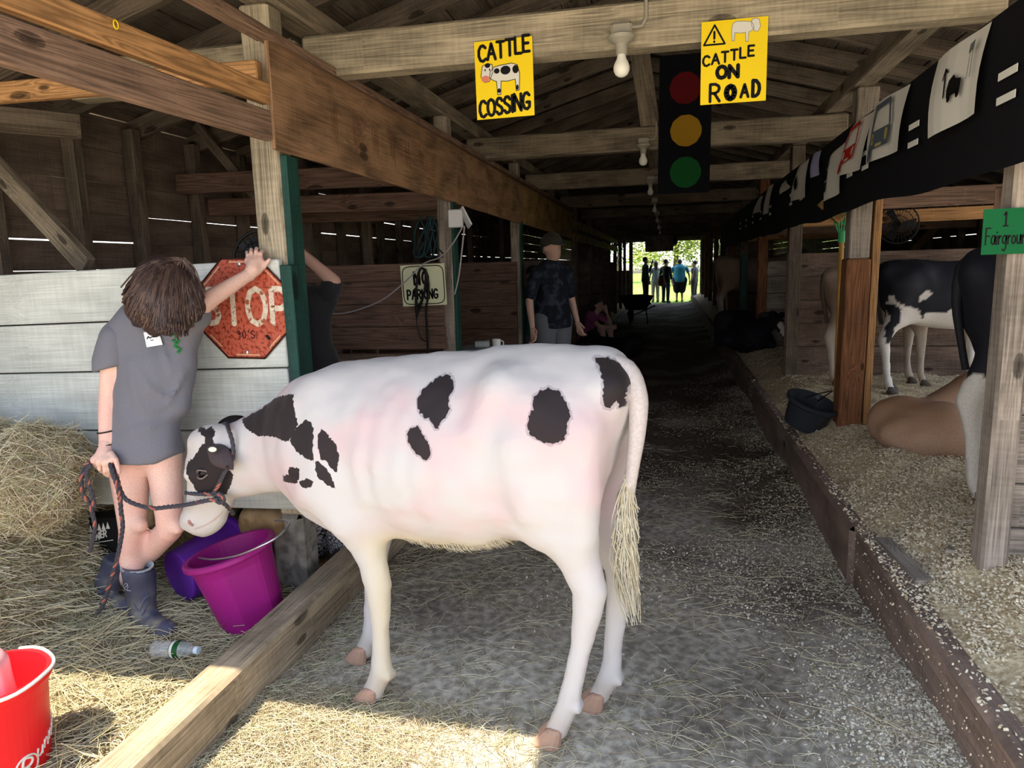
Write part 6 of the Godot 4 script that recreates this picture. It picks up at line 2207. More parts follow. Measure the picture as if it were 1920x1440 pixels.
func build_other_cattle() -> void:
	var nn := nz(77, 2.6, 3)
	var hol := func(p: Vector3, _n: Vector3) -> Color:
		# black with white legs and belly
		var k := nn.get_noise_3dv(p * 1.3) * 0.3
		var w := 0.0
		if p.y + k < 0.64 + 0.1 * sin(p.x * 3.0): w = 1.0
		if p.x < 0.2 and p.y + k * 0.5 < 0.74 - p.x * 0.5 and p.y > 0.5: w = 1.0
		if p.x < -0.02 and p.y < 0.74 and p.y > 0.42 and absf(p.x + 0.09 + k * 0.3) < 0.03: w = 0.0
		return Color(0.018, 0.018, 0.026).lerp(Color(0.8, 0.75, 0.7), w)
	var h := aty(1660, 738, 0.38)
	bovine("black cow with white legs and belly standing across the right stall", Vector3(h.x + 0.08, 0.38, h.z - 0.12), 0.0, 0.87, false, hol, 0.018, Color(0.1, 0.09, 0.08), Color(0.05, 0.05, 0.05))
	var holb := func(p: Vector3, _n: Vector3) -> Color:
		var k := nn.get_noise_3dv(p * 1.7 + Vector3(3, 0, 0)) * 0.16
		var w := 1.0 if p.y + k < 0.56 + maxf(0.0, p.x + 0.05) * 0.4 else 0.0
		if p.x < -0.1 and p.y > 0.5 and p.y < 0.68 and k > 0.0: w = 0.0
		if p.x > 0.0 and p.y > 0.6 and p.x + p.y * 0.4 > 0.43 and p.x < 0.1 : w = 0.0
		return Color(0.016, 0.016, 0.024).lerp(Color(0.78, 0.74, 0.68), w)
	h = aty(1815, 945, 0.37)
	bovine("black cow with one long white hind leg showing beside the right edge post", Vector3(h.x + 0.13, 0.36, h.z - 0.16), -0.15, 0.93, false, holb, 0.016, Color(0.12, 0.1, 0.08), Color(0.016, 0.016, 0.022))
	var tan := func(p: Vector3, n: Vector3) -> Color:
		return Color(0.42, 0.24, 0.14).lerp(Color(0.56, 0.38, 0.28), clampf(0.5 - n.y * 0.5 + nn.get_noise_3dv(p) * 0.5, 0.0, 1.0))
	h = aty(1690, 850, 0.38)
	var tc := bovine("tan cow lying on the bedding at the right, only its hindquarters in view", Vector3(h.x + 0.17, 0.14, h.z - 0.2), 0.75, 0.86, true, tan, 0.018, Color(0.2, 0.15, 0.1), Color(0.4, 0.22, 0.13))
	tc.rotation.z = 0.3
	var brown := func(p: Vector3, n: Vector3) -> Color:
		var c := Color(0.28, 0.19, 0.13).lerp(Color(0.4, 0.3, 0.23), clampf(nn.get_noise_3dv(p) + 0.4, 0.0, 1.0))
		return c.lerp(Color(0.62, 0.55, 0.48), smoothstep(0.6, 0.45, p.y) * 0.6)
	h = aty(1552, 722, 0.38)
	bovine("brown cow standing behind the thick post, its tail and hind leg left of the rake", Vector3(h.x + 0.1, 0.38, h.z - 0.1), 0.0, 0.84, false, brown, 0.02, Color(0.1, 0.08, 0.06), Color(0.1, 0.07, 0.05))
	h = aty(1358, 612, 0.38)
	bovine("fawn cow standing rump to the aisle far down the right row", Vector3(h.x, 0.38, h.z), 0.35, 0.98, false, brown, 0.03, Color(0.1, 0.08, 0.06), Color(0.2, 0.14, 0.1))
	var red := func(p: Vector3, _n: Vector3) -> Color:
		return Color(0.16, 0.06, 0.04).lerp(Color(0.5, 0.42, 0.36), smoothstep(0.5, 0.4, p.y))
	h = aty(1330, 575, 0.36)
	bovine("dark red cow behind the fawn cow, farthest in the right row", Vector3(1.3, 0.38, -16.1), 0.1, 1.0, false, red, 0.035, Color(0.1, 0.08, 0.06), Color(0.12, 0.05, 0.03))
	var blk := func(p: Vector3, n: Vector3) -> Color:
		var w := 1.0 if (p.x > 1.3 and absf(p.z) < 0.045 and n.y > -0.2) or (p.x > 1.62 and nn.get_noise_3dv(p * 3.0) > 0.0) else 0.0
		return Color(0.014, 0.014, 0.02).lerp(Color(0.75, 0.72, 0.7), w)
	h = at(1462, 600, -9.1) - Vector3(0.46, 0, 1.19)
	bovine("black cow with a white blaze lying in the right stall beyond the partition", Vector3(h.x, 0.36, h.z), -1.2, 0.8, true, blk, 0.025, Color(0.1, 0.08, 0.06), Color(0.02, 0.02, 0.02))
	h = at(1060, 640, -8.4)
	bovine("black cow lying in the aisle just beyond the heifer's back", Vector3(h.x + 0.2, 0.0, -8.2), PI * 0.52, 0.98, true, blk, 0.025, Color(0.1, 0.08, 0.06), Color(0.02, 0.02, 0.02), 0.0)
	h = at(1090, 590, -11.3)
	bovine("small black calf with a white blaze beside the girl in pink", Vector3(h.x + 0.85, 0.0, -11.6), PI - 0.4, 0.62, true, blk, 0.025, Color(0.1, 0.08, 0.06), Color(0.02, 0.02, 0.02))

# ------------------------------------------------------------------ props
# bucket shell; flat > 0 cuts a flat back into the body on the side of angle a0
func bucket(mb: MB, r0: float, r1: float, h: float, lip: float, flat := 0.0, a0 := 0.0) -> void:
	var prof := [[0.0, 0.0], [r0, 0.0], [r0 + 0.004, 0.006], [lerpf(r0, r1, 0.8), h * 0.8], [r1, h - 0.03], [r1 + lip * 0.7, h - 0.028], [r1 + lip, h - 0.02], [r1 + lip, h - 0.004], [r1 + lip * 0.5, h], [r1 - 0.003, h - 0.002], [r1 - 0.006, h - 0.03], [r0 - 0.003, 0.008], [0.0, 0.008]]
	var segs := 48
	for k in prof.size() - 1:
		for j in segs:
			var q: Array[Vector3] = []
			for e in [[k, j], [k, j + 1], [k + 1, j + 1], [k + 1, j]]:
				var a: float = TAU * e[1] / segs
				var r: float = prof[e[0]][0]
				if flat > 0.0 and e[0] >= 1 and (e[0] <= 4 or e[0] >= 10):
					for t in [0.0]:
						var d := cos(a - a0 - t)
						if d > 0.2:
							r = minf(r, prof[e[0]][0] * flat / d)
				q.append(Vector3(cos(a) * r, prof[e[0]][1], sin(a) * r))
			var mid := (q[0] + q[1] + q[2] + q[3]) * 0.25
			var dr := Vector2(prof[k + 1][0] - prof[k][0], prof[k + 1][1] - prof[k][1])
			var out := Vector3(mid.x, 0, mid.z).normalized() * dr.y + Vector3(0, -dr.x, 0)
			mb.quad(q[0], q[1], q[2], q[3], out)

func wire(mb: MB, pts: Array, r: float, step := 0.02, sides := 7) -> void:
	mb.tube(curve(pts, step), PackedFloat32Array([r]), sides)

func build_props() -> void:
	# magenta bucket, tipped towards the heifer
	var c := at(478, 1160, -2.52)
	var o := thing("bucket", "magenta plastic bucket under the heifer's muzzle, tipped slightly left", "bucket", Vector3(c.x, 0.05, -2.52))
	o.rotation = Vector3(0.06, 0, 0.24)
	var mb := MB.new()
	mb.col = Color(0.29, 0.012, 0.165)
	bucket(mb, 0.125, 0.17, 0.335, 0.02, 0.9, 0.75)
	part("shell", mb, M.plastic, o)
	mb = MB.new()
	var inv := o.transform.affine_inverse()
	var bail: Array = []
	for q in [[372, 1046, -2.5], [400, 1049, -2.41], [440, 1043, -2.36], [480, 1028, -2.34], [515, 1010, -2.37], [535, 993, -2.43], [542, 981, -2.5], [533, 976, -2.58], [516, 976, -2.64]]:
		bail.append(inv * at(q[0], q[1], q[2]))
	wire(mb, bail, 0.004, 0.01)
	part("bail", mb, M.metal, o, "grey wire bail lying on the rim")
	mb = MB.new()
	mb.lathe(pv([0.0, 0.2, 0.13, 0.2]), 32)
	part("water", mb, M.water, o)
	# purple bucket lying behind
	c = at(330, 1036, -2.6)
	o = thing("bucket", "purple bucket lying on its side behind the girl's legs", "bucket", Vector3(c.x, 0.18, -2.6))
	var ax := Vector3(0.4, 0.12, -0.9).normalized()
	o.transform.basis = Basis(ax.cross(Vector3.BACK).normalized(), ax, ax.cross(Vector3.BACK).normalized().cross(ax))
	mb = MB.new()
	mb.col = Color(0.11, 0.02, 0.3)
	bucket(mb, 0.115, 0.15, 0.3, 0.015)
	part("shell", mb, M.plastic, o)
	# red bucket at the lower left with the pink tub and a teal sponge in it
	o = thing("bucket", "red bucket with white lettering at the lower left corner", "bucket", Vector3(at(-16, 1265, -1.55).x - 0.015, 0.05, -1.55))
	mb = MB.new()
	mb.col = Color(0.72, 0.015, 0.02)
	bucket(mb, 0.125, 0.15, 0.3, 0.012)
	part("shell", mb, M.plastic, o)
	mb = MB.new()
	var rim: Array = []
	for j in 14:
		var a := lerpf(-1.9, 1.7, j / 13.0)
		rim.append(Vector3(cos(a) * 0.165, 0.298 + 0.004 * sin(j * 1.3), sin(a) * 0.165))
	wire(mb, rim, 0.0055, 0.02)
	part("bail", mb, mat("white_plastic", Color(0.85, 0.84, 0.82), 0.4), o, "white plastic bail along the rim")
	mb = MB.new()
	# lettering wrapped on the bucket: R in a ring, then the rest rising to the right
	var wrap := func(x: float, y: float) -> Vector3:
		var r := lerpf(0.1255, 0.15, y / 0.31) + 0.0035
		var a := 0.42 - x / 0.14
		return Vector3(cos(a) * r, y, sin(a) * r)
	var rows := [[0.03, 0.045, 0.034]]
	for q in rows:
		var ringp: Array = []
		for j in 21:
			ringp.append(wrap.call(q[0] + q[2] * cos(TAU * j / 20.0), q[1] + q[2] * sin(TAU * j / 20.0)))
		wire(mb, ringp, 0.003, 0.006, 5)
	var put := func(ch: String, x: float, y: float, h: float, w: float) -> void:
		var l: Array = LETTERS[ch]
		for k in range(1, l.size()):
			var pts: Array = []
			for i in range(0, l[k].size(), 2):
				pts.append(wrap.call(x + l[k][i] * h + l[k][i + 1] * h * 0.15, y + l[k][i + 1] * h))
			wire(mb, pts, w, 0.004, 5)
	put.call("R", 0.012, 0.02, 0.05, 0.0042)
	var tx := 0.062
	for ch in "unnings":
		put.call(ch, tx, 0.052 + (tx - 0.062) * 0.35, 0.05, 0.003)
		tx += LETTERS[ch][0] * 0.05 + 0.007
	part("lettering", mb, M["white_plastic"], o, "white brand lettering")
	var ro := o.position
	mb = MB.new()
	mb.col = Color(0.9, 0.5, 0.56)
	var f := Field.new()
	f.chain([[Vector3(0, 0, 0), 0.055], [Vector3(0, 0.2, 0), 0.065]], 0.02)
	f.chain([[Vector3(0.05, 0.01, 0.03), 0.03], [Vector3(0.055, 0.2, 0.035), 0.035]], 0.03)
	f.chain([[Vector3(0, 0.2, 0), 0.05], [Vector3(0, 0.26, 0), 0.025]], 0.03)
	f.nets(mb, 0.01)
	var pk := part("pink_jug", mb, M.plastic)
	pk.position = ro + Vector3(0.03, 0.13, 0.0)
	pk.rotation = Vector3(0.0, 0, 0.22)
	tag(pk, "pale pink plastic jug sticking out of the red bucket", "jug")
	mb = MB.new()
	mb.col = Color(0.03, 0.4, 0.4)
	f = Field.new()
	f.chain([[Vector3(-0.02, 0, 0), 0.02], [Vector3(0.03, 0.01, 0), 0.018]], 0.01)
	f.nets(mb, 0.006)
	var sp := part("sponge", mb, M.plastic)
	sp.position = ro + Vector3(0.085, 0.285, 0.1)
	tag(sp, "small teal sponge at the rim of the red bucket", "sponge")
	# water bottle on the hay
	var a := at(306, 1243, -2.2)
	var b := at(419, 1228, -2.2)
	o = thing("water_bottle", "empty clear plastic water bottle lying on the hay by the timber", "bottle", Vector3(a.x, 0.1, -2.16))
	o.transform.basis = Basis(Vector3.BACK, -PI / 2 + 0.06)
	mb = MB.new()
	mb.lathe(pv([0.0, 0.004, 0.024, 0.0, 0.031, 0.006, 0.032, 0.02, 0.03, 0.03, 0.032, 0.04, 0.03, 0.05, 0.032, 0.06, 0.03, 0.07, 0.0315, 0.08, 0.0315, 0.115, 0.032, 0.13, 0.026, 0.15, 0.014, 0.172, 0.0125, 0.178, 0.0125, 0.19]), 28, Transform3D.IDENTITY, true)
	part("bottle_wall", mb, M.clear_plastic, o)
	mb = MB.new()
	mb.lathe(pv([0.0325, 0.088, 0.0325, 0.125]), 28)
	part("label", mb, mat("bottle_label", Color(0.05, 0.3, 0.13), 0.4), o, "green bottle label")
	mb = MB.new()
	mb.lathe(pv([0.0328, 0.091, 0.0328, 0.102]), 28)
	part("label_band", mb, M["white_plastic"], o)
	mb = MB.new()
	mb.lathe(pv([0.0148, 0.182, 0.0148, 0.198, 0.0, 0.199]), 20)
	part("cap", mb, mat("cap_white", Color(0.8, 0.86, 0.92), 0.4), o)
	# black printed bag, and a tub added for the dark void under the wall
	c = at(196, 962, -2.68)
	o = thing("feed_bag", "black bag with white lettering under the white wall behind the girl", "bag", Vector3(c.x, 0.05, -2.68))
	o.rotation = Vector3(-0.12, 0.1, 0.06)
	mb = MB.new()
	mb.box(Transform3D(Basis.IDENTITY, Vector3(0.0, 0.185, 0)), Vector3(0.16, 0.37, 0.08), 0.02)
	part("bag", mb, M.black, o)
	mb = MB.new()
	var lt := Transform3D(Basis.IDENTITY, Vector3(-0.07, 0.245, 0.041))
	letters(mb, lt, "TONIER", 0.0, 0.0, 0.03, 0.006, 0.75, 0.14, 0.12)
	for k in 5:
		var x := 0.012 + k * 0.022
		mb.poly(lt, pv([x - 0.01, 0.042 + k * 0.003, x + 0.01, 0.042 + k * 0.003, x, 0.075 + k * 0.003]), 0.0, 0.001)
	mb.stroke(lt, pv([0.0, -0.012, 0.12, 0.0]), 0.003)
	part("lettering", mb, M.paper, o)
	c = at(428, 985, -2.84)
	o = thing("tub", "black tub added for the dark spot in the gap under the white wall, above the magenta bucket", "tub", Vector3(c.x + 0.06, 0.05, -3.05))
	mb = MB.new()
	mb.col = Color(0.03, 0.03, 0.033)
	bucket(mb, 0.1, 0.12, 0.3, 0.01)
	part("shell", mb, M.plastic, o)
	# mesh guard behind the top of the wall
	o = thing("fan", "dark wire fan guard standing behind the white wall beside the girl's hand", "fan", at(490, 492, -2.95))
	fan_cage(o, 0.14, 0.012)
	# lamp holders and bulbs down the middle of the ceiling
	for i in 7:
		bulb(i)
	# outlet box and cords on the second post
	var pz := -4.9
	c = at(860, 410, pz + 0.12)
	o = thing("outlet_box", "grey outlet box with an open cover on the second post left of the aisle", "box", c)
	mb = MB.new()
	mb.col = Color(0.55, 0.55, 0.56)
	mb.box(Transform3D(Basis(Vector3.UP, 0.2), Vector3(-0.02, 0, 0)), Vector3(0.1, 0.12, 0.07), 0.006)
	part("housing", mb, M.plastic, o)
	mb = MB.new()
	mb.col = Color(0.6, 0.6, 0.62)
	mb.box(Transform3D(Basis(Vector3.BACK, 0.45) * Basis(Vector3.UP, 0.6), Vector3(0.055, 0.005, 0.02)), Vector3(0.012, 0.14, 0.09), 0.004)
	part("cover", mb, M.plastic, o)
	mb = MB.new()
	var cord: Array = []
	for q in [[868, 424, -4.72], [850, 455, -4.7], [826, 482, -4.74], [795, 494, -4.8], [760, 528, -4.84], [720, 560, -4.85], [680, 578, -4.86], [640, 588, -4.87], [600, 586, -4.88], [560, 575, -4.9]]:
		cord.append(at(q[0], q[1], q[2]))
	wire(mb, cord, 0.005, 0.04)
	tag(part("extension_cord", mb, mat("cord_grey", Color(0.62, 0.6, 0.62), 0.6)), "pale extension cord sagging across the brown partition from the outlet box", "cord")
	mb = MB.new()
	cord = []
	for q in [[871, 424, -4.72], [866, 470, -4.7], [862, 505, -4.7], [858, 530, -4.72], [852, 552, -4.74]]:
		cord.append(at(q[0], q[1], q[2]))
	wire(mb, cord, 0.0055, 0.04)
	tag(part("extension_cord", mb, M["cord_grey"]), "pale cord hanging straight down from the outlet box", "cord")
	# straps over the no parking sign
	o = thing("lead_strap", "black leather show straps hung over the no parking sign", "strap", at(790, 505, -4.86))
	for s in [[[782, 596], [780, 560], [783, 520], [790, 502], [798, 506], [797, 540], [790, 568], [782, 590]], [[795, 506], [803, 530], [802, 560], [799, 580], [801, 620], [803, 668]], [[779, 540], [782, 575], [788, 570], [797, 545], [800, 530]]]:
		mb = MB.new()
		var pts: Array = []
		for q in s:
			pts.append(at(q[0], q[1], -4.87) - o.position)
		wire(mb, pts, 0.009, 0.02, 6)
		part("strap", mb, M.black, o)
	mb = MB.new()
	var pts2: Array = []
	for q in [[781, 585], [782, 610], [790, 635], [798, 640]]:
		pts2.append(at(q[0], q[1], -4.875) - o.position)
	wire(mb, pts2, 0.004, 0.02, 5)
	part("chain", mb, M.metal_dark, o)
	# tangle of rope on the second post
	o = thing("rope_coil", "tangle of dark teal rope hanging beside the second post", "rope", at(802, 440, -4.8))
	mb = MB.new()
	var rp := RandomNumberGenerator.new()
	rp.seed = 3
	for k in 5:
		pts2 = []
		var px := 786.0 + k * 7.0
		for j in 9:
			pts2.append(at(px + 13.0 * sin(j * 0.8 + k) + rp.randf_range(-5, 5), 405.0 + 78.0 * sin(PI * j / 8.0), -4.8 + 0.02 * sin(j * 2.0 + k)) - o.position)
		wire(mb, pts2, 0.006, 0.02, 5)
	part("rope", mb, mat("teal_rope", Color(0.1, 0.2, 0.22), 0.85), o)
	# snap hook behind the heifer's withers
	mb = MB.new()
	c = at(598, 672, -3.3)
	var hk: Array = []
	for j in 13:
		hk.append(Vector3(0.014 * cos(TAU * j / 12.0), 0.018 * sin(TAU * j / 12.0) - 0.02, 0))
	wire(mb, hk, 0.004, 0.01, 6)
	mb.lathe(pv([0.0, 0.0, 0.008, 0.002, 0.008, 0.02, 0.0, 0.03]), 10)
	var sn := part("snap_hook", mb, M.metal)
	sn.position = c
	tag(sn, "small metal snap hook hanging at the hip of the person behind the post", "hook")
	# white bucket behind the heifer's withers
	c = at(655, 700, -4.3)
	o = thing("bucket", "white bucket standing behind the heifer's withers", "bucket", Vector3(c.x, 0.62, -4.3))
	mb = MB.new()
	mb.col = Color(0.8, 0.8, 0.8)
	bucket(mb, 0.055, 0.066, 0.21, 0.006)
	part("shell", mb, M.plastic, o)
	tag(part("crate", MB_box(Vector3(c.x, 0.33, -4.32), Vector3(0.5, 0.56, 0.36), 0.01), M.board_dark), "dark wooden crate under the white bucket behind the heifer", "crate")
	# white table with cups
	var tc := at(912, 655, -6.3)
	o = thing("table", "small white table behind the heifer's back, with cups on it", "table", Vector3(tc.x, 0.05, -6.3))
	part("table_top", MB_box(Vector3(0, tc.y - 0.05, 0), Vector3(0.52, 0.03, 0.4), 0.006), mat("table_white", Color(0.75, 0.77, 0.8), 0.5), o)
	for x in [-0.24, 0.24]:
		for z in [-0.18, 0.18]:
			part("leg", MB_box(Vector3(x, (tc.y - 0.065) * 0.5, z), Vector3(0.03, tc.y - 0.065, 0.03), 0.003), M["table_white"], o)
	o = thing("mug", "white mug standing on the small white table", "mug", Vector3(tc.x + 0.11, tc.y + 0.015, -6.25))
	mb = MB.new()
	mb.col = Color(0.85, 0.85, 0.85)
	mb.lathe(pv([0.0, 0.0, 0.036, 0.0, 0.038, 0.004, 0.038, 0.085, 0.034, 0.085, 0.034, 0.008, 0.0, 0.008]), 20)
	part("cup", mb, M.plastic, o)
	mb = MB.new()
	mb.col = Color(0.85, 0.85, 0.85)
	wire(mb, [Vector3(0.037, 0.07, 0), Vector3(0.062, 0.062, 0), Vector3(0.062, 0.028, 0), Vector3(0.037, 0.018, 0)], 0.006, 0.01)
	part("handle", mb, M.plastic, o)
	mb = MB.new()
	mb.col = Color(0.45, 0.5, 0.5)
	mb.lathe(pv([0.0, 0.0, 0.03, 0.0, 0.038, 0.13, 0.035, 0.13, 0.027, 0.004, 0.0, 0.004]), 20)
	var cup := part("tumbler", mb, M.plastic)
	cup.position = Vector3(tc.x - 0.09, tc.y + 0.052, -6.25)
	cup.rotation = Vector3(0, 0.2, -PI / 2)
	tag(cup, "grey tumbler lying on the small white table beside the mug", "cup")
	# leaning rake
	var h0 := aty(1566, 776, 0.37)
	o = thing("rake", "long-handled rake with green head leaning against the thick brown post", "rake", h0)
	var h1 := at(1578, 447, h0.z - 0.02) - h0
	mb = MB.new()
	mb.tube(PackedVector3Array([Vector3.ZERO, h1]), PackedFloat32Array([0.017]), 10)
	part("handle", mb, M.handle, o)
	mb = MB.new()
	mb.col = Color(0.05, 0.36, 0.13)
	mb.tube(PackedVector3Array([h1 - Vector3(0, 0.03, 0), h1 + Vector3(0, 0.05, 0)]), PackedFloat32Array([0.024]), 10)
	for k in 6:
		var x := -0.05 + 0.02 * k
		wire(mb, [h1 + Vector3(x * 0.3, 0.03, 0.0), h1 + Vector3(x, 0.1, 0.02), h1 + Vector3(x * 1.1, 0.19, 0.03)], 0.0055, 0.03, 5)
	mb.box(Transform3D(Basis.IDENTITY, h1 + Vector3(0.0, 0.11, 0.018)), Vector3(0.12, 0.016, 0.01), 0.002)
	mb.box(Transform3D(Basis.IDENTITY, h1 + Vector3(0.0, 0.185, 0.028)), Vector3(0.13, 0.02, 0.012), 0.002)
	part("head", mb, M.plastic, o, "green plastic rake head")
	var sl := timber("bristle_board", at(1540, 377, h0.z + 0.03), at(1578, 412, h0.z + 0.03), 0.075, 0.05, M.plywood_pale)
	tag(sl, "short wooden board leaning above the green rake head, against the banner", "board")
	# black feed pan on the kerb
	c = aty(1505, 800, 0.34)
	o = thing("feed_pan", "black rubber feed pan tipped on the kerb by the rake", "tub", Vector3(c.x + 0.01, 0.34, c.z - 0.06))
	o.rotation = Vector3(0.32, 0.3, -0.22)
	mb = MB.new()
	mb.col = Color(0.03, 0.032, 0.04)
	bucket(mb, 0.13, 0.165, 0.2, 0.02, 0.88, -1.2)
	part("shell", mb, M.plastic, o)
	mb = MB.new()
	inv = o.transform.affine_inverse()
	for q in [[[1510, 745, -5.2], [1535, 738, -5.25], [1560, 733, -5.3]], [[1533, 753, -5.15], [1548, 742, -5.22], [1562, 733, -5.3]]]:
		pts2 = []
		for e in q:
			pts2.append(inv * at(e[0], e[1], e[2]))
		wire(mb, pts2, 0.0045, 0.03, 5)
	part("tie", mb, M.black, o)
	# round fan in the right stall
	o = thing("fan", "round dark cage fan hanging in the right stall beside the thick post", "fan", at(1684, 420, -7.45))
	fan_cage(o, 0.18, 0.05)
	# green stall gate and tub, yellow strap
	var gz := -11.6
	c = aty(1384, 622, 0.38)
	tag(timber("green_post", Vector3(c.x + 0.05, 0.38, c.z + 0.2), Vector3(c.x + 0.05, 1.62, c.z + 0.2), 0.1, 0.1, M.green_paint), "dark green post between the fawn cow and the lying black cow", "post")
	o = thing("tub", "dark green tub on the bedding at the foot of the green post", "tub", Vector3(c.x - 0.12, 0.37, c.z + 0.35))
	mb = MB.new()
	mb.col = Color(0.03, 0.13, 0.11)
	bucket(mb, 0.15, 0.17, 0.16, 0.012)
	part("shell", mb, M.plastic, o)
	mb = MB.new()
	wire(mb, [at(1484, 470, -7.455), at(1487, 500, -7.455), at(1480, 545, -7.455)], 0.018, 0.04, 6)
	tag(part("strap", mb, mat("yellow_strap", Color(0.62, 0.5, 0.08), 0.8)), "yellow strap hanging on the brown partition left of the rake", "strap")
	# wheelbarrow down the aisle
	wheelbarrow()
	# hay bale
	hay_bale()

func fan_cage(o: Node3D, r: float, depth: float) -> void:
	var mb := MB.new()
	for k in 3:
		var ring := PackedVector3Array()
		for j in 33:
			ring.append(Vector3(cos(TAU * j / 32.0) * r * [1.0, 0.7, 0.4][k], sin(TAU * j / 32.0) * r * [1.0, 0.7, 0.4][k], depth * [0.0, 0.6, 0.9][k]))
		mb.tube(ring, PackedFloat32Array([0.007 if k == 0 else 0.0035]), 6, false)
	for j in 28:
		var d := Vector3(cos(TAU * j / 28.0), sin(TAU * j / 28.0), 0)
		mb.tube(PackedVector3Array([d * r * 0.15 + Vector3(0, 0, depth), d * r * 0.6 + Vector3(0, 0, depth * 0.75), d * r]), PackedFloat32Array([0.0026]), 5, false)
	part("guard", mb, M.metal_dark, o)
	mb = MB.new()
	mb.lathe(pv([0.0, 0.0, r * 0.22, 0.0, r * 0.2, 0.05, 0.0, 0.06]), 16, Transform3D(Basis(Vector3.RIGHT, -PI / 2), Vector3(0, 0, -0.05)))
	part("motor", mb, M.black, o)
	for k in 3:
		mb = MB.new()
		var a := TAU * k / 3.0
		var d := Vector3(cos(a), sin(a), 0)
		var s := Vector3(-sin(a), cos(a), 0)
		mb.quad(d * r * 0.18 - s * 0.02, d * r * 0.85 - s * 0.03 + Vector3(0, 0, -0.015), d * r * 0.85 + s * 0.05 + Vector3(0, 0, 0.012), d * r * 0.18 + s * 0.02, Vector3(0, 0, 1))
		part("blade", mb, M.metal_dark, o)

func bulb(i: int) -> void:
	var z: float = TIES[i]
	var x := -0.198 - 0.006 * i
	var o := thing("light_fixture", "bare bulb in a porcelain holder under the %s tie beam" % ORD[i], "light fixture", Vector3(x, 2.445, z + 0.07), "bulbs under the tie beams")
	o.scale = Vector3.ONE * 1.15
	var mb := MB.new()
	mb.box(Transform3D(Basis.IDENTITY, Vector3(0, 0.012, 0.01)), Vector3(0.075, 0.05, 0.05), 0.008)
	part("junction_box", mb, M.porcelain, o)
	mb = MB.new()
	mb.lathe(pv([0.0, -0.075, 0.02, -0.075, 0.022, -0.04, 0.03, -0.034, 0.046, -0.024, 0.048, -0.012, 0.04, -0.008, 0.0, -0.008]), 24, Transform3D(Basis.IDENTITY, Vector3(0, 0, 0.03)), false)
	part("holder", mb, M.porcelain, o)
	mb = MB.new()
	mb.lathe(pv([0.0, -0.152, 0.012, -0.15, 0.022, -0.143, 0.0285, -0.13, 0.0295, -0.118, 0.026, -0.105, 0.018, -0.09, 0.0145, -0.075]), 24, Transform3D(Basis.IDENTITY, Vector3(0, 0, 0.03)), true)
	part("bulb", mb, M.glass_bulb, o)
	if i < 3:
		mb = MB.new()
		wire(mb, [Vector3(0.03, 0.02, 0.02), Vector3(0.07, 0.025, 0.0), Vector3(0.085, 0.05, -0.005), Vector3(0.085, 0.14, -0.005)], 0.007, 0.02)
		part("conduit", mb, M.porcelain, o)

func wheelbarrow() -> void:
	var p := at(1192, 575, -18.6)
	var o := thing("wheelbarrow", "black wheelbarrow standing left in the aisle before the bright doorway", "wheelbarrow", Vector3(p.x, 0.0, -18.6))
	o.rotation.y = 0.25
	var mb := MB.new()
	var top := [Vector3(-0.34, 0.72, 0.5), Vector3(0.34, 0.72, 0.5), Vector3(0.34, 0.72, -0.5), Vector3(-0.34, 0.72, -0.5)]
	var bot := [Vector3(-0.22, 0.36, 0.25), Vector3(0.22, 0.36, 0.25), Vector3(0.22, 0.36, -0.2), Vector3(-0.22, 0.36, -0.2)]
	for k in 4:
		var q := (k + 1) % 4
		mb.quad(top[k], top[q], bot[q], bot[k], (top[k] + top[q]) * Vector3(1, 0, 1))
		mb.quad(top[k] * Vector3(0.97, 1, 0.97), top[q] * Vector3(0.97, 1, 0.97), bot[q] + Vector3(0, 0.01, 0), bot[k] + Vector3(0, 0.01, 0), (top[k] + top[q]) * Vector3(-1, 0, -1))
		mb.tube(PackedVector3Array([top[k], top[q]]), PackedFloat32Array([0.014]), 6)
	mb.quad(bot[0], bot[1], bot[2], bot[3], Vector3.DOWN)
	part("tray", mb, M.black, o)
	for s in [-1.0, 1.0]:
		mb = MB.new()
		wire(mb, [Vector3(0.1 * s, 0.2, -0.6), Vector3(0.2 * s, 0.34, 0.1), Vector3(0.28 * s, 0.5, 0.9)], 0.018, 0.1)
		part("handle", mb, M.black, o)
		mb = MB.new()
		wire(mb, [Vector3(0.2 * s, 0.36, 0.3), Vector3(0.22 * s, 0.1, 0.38), Vector3(0.22 * s, 0.0, 0.36)], 0.018, 0.1)
		part("leg", mb, M.black, o)
	mb = MB.new()
	mb.lathe(pv([0.06, -0.04, 0.17, -0.045, 0.2, -0.03, 0.2, 0.03, 0.17, 0.045, 0.06, 0.04]), 20, Transform3D(Basis(Vector3.BACK, PI / 2), Vector3(0, 0.2, -0.62)))
	part("wheel", mb, M.black, o)

func stalk_mesh() -> ArrayMesh:
	# one stem of hay, 1 long along x, slightly bent, three-sided
	var mb := MB.new()
	mb.tube(PackedVector3Array([Vector3(-0.5, 0, 0), Vector3(-0.15, 0.05, 0.03), Vector3(0.2, 0.04, -0.02), Vector3(0.5, -0.02, 0.05)]), PackedFloat32Array([0.7, 1.0, 1.0, 0.5]), 3, false)
	for i in mb.v.size():
		pass
	return mb.mesh(M.hay)

func hay_col(r: RandomNumberGenerator) -> Color:
	var t := r.randf()
	var c := Color(0.55, 0.47, 0.31).lerp(Color(0.82, 0.76, 0.57), r.randf())
	if t < 0.14: c = Color(0.34, 0.35, 0.2).lerp(Color(0.5, 0.5, 0.28), r.randf())
	if t > 0.72: c = Color(0.36, 0.28, 0.19)
	return c

func stem(p: Vector3, dir: Vector3, l: float, r: float) -> Transform3D:
	# the mesh has unit length and unit radius: scale across by r
	var x := dir.normalized()
	var z := x.cross(Vector3(0.13, 0.9, 0.41)).normalized()
	return Transform3D(Basis(x * l, z.cross(x) * r, z * r), p)

var stem_unit: ArrayMesh

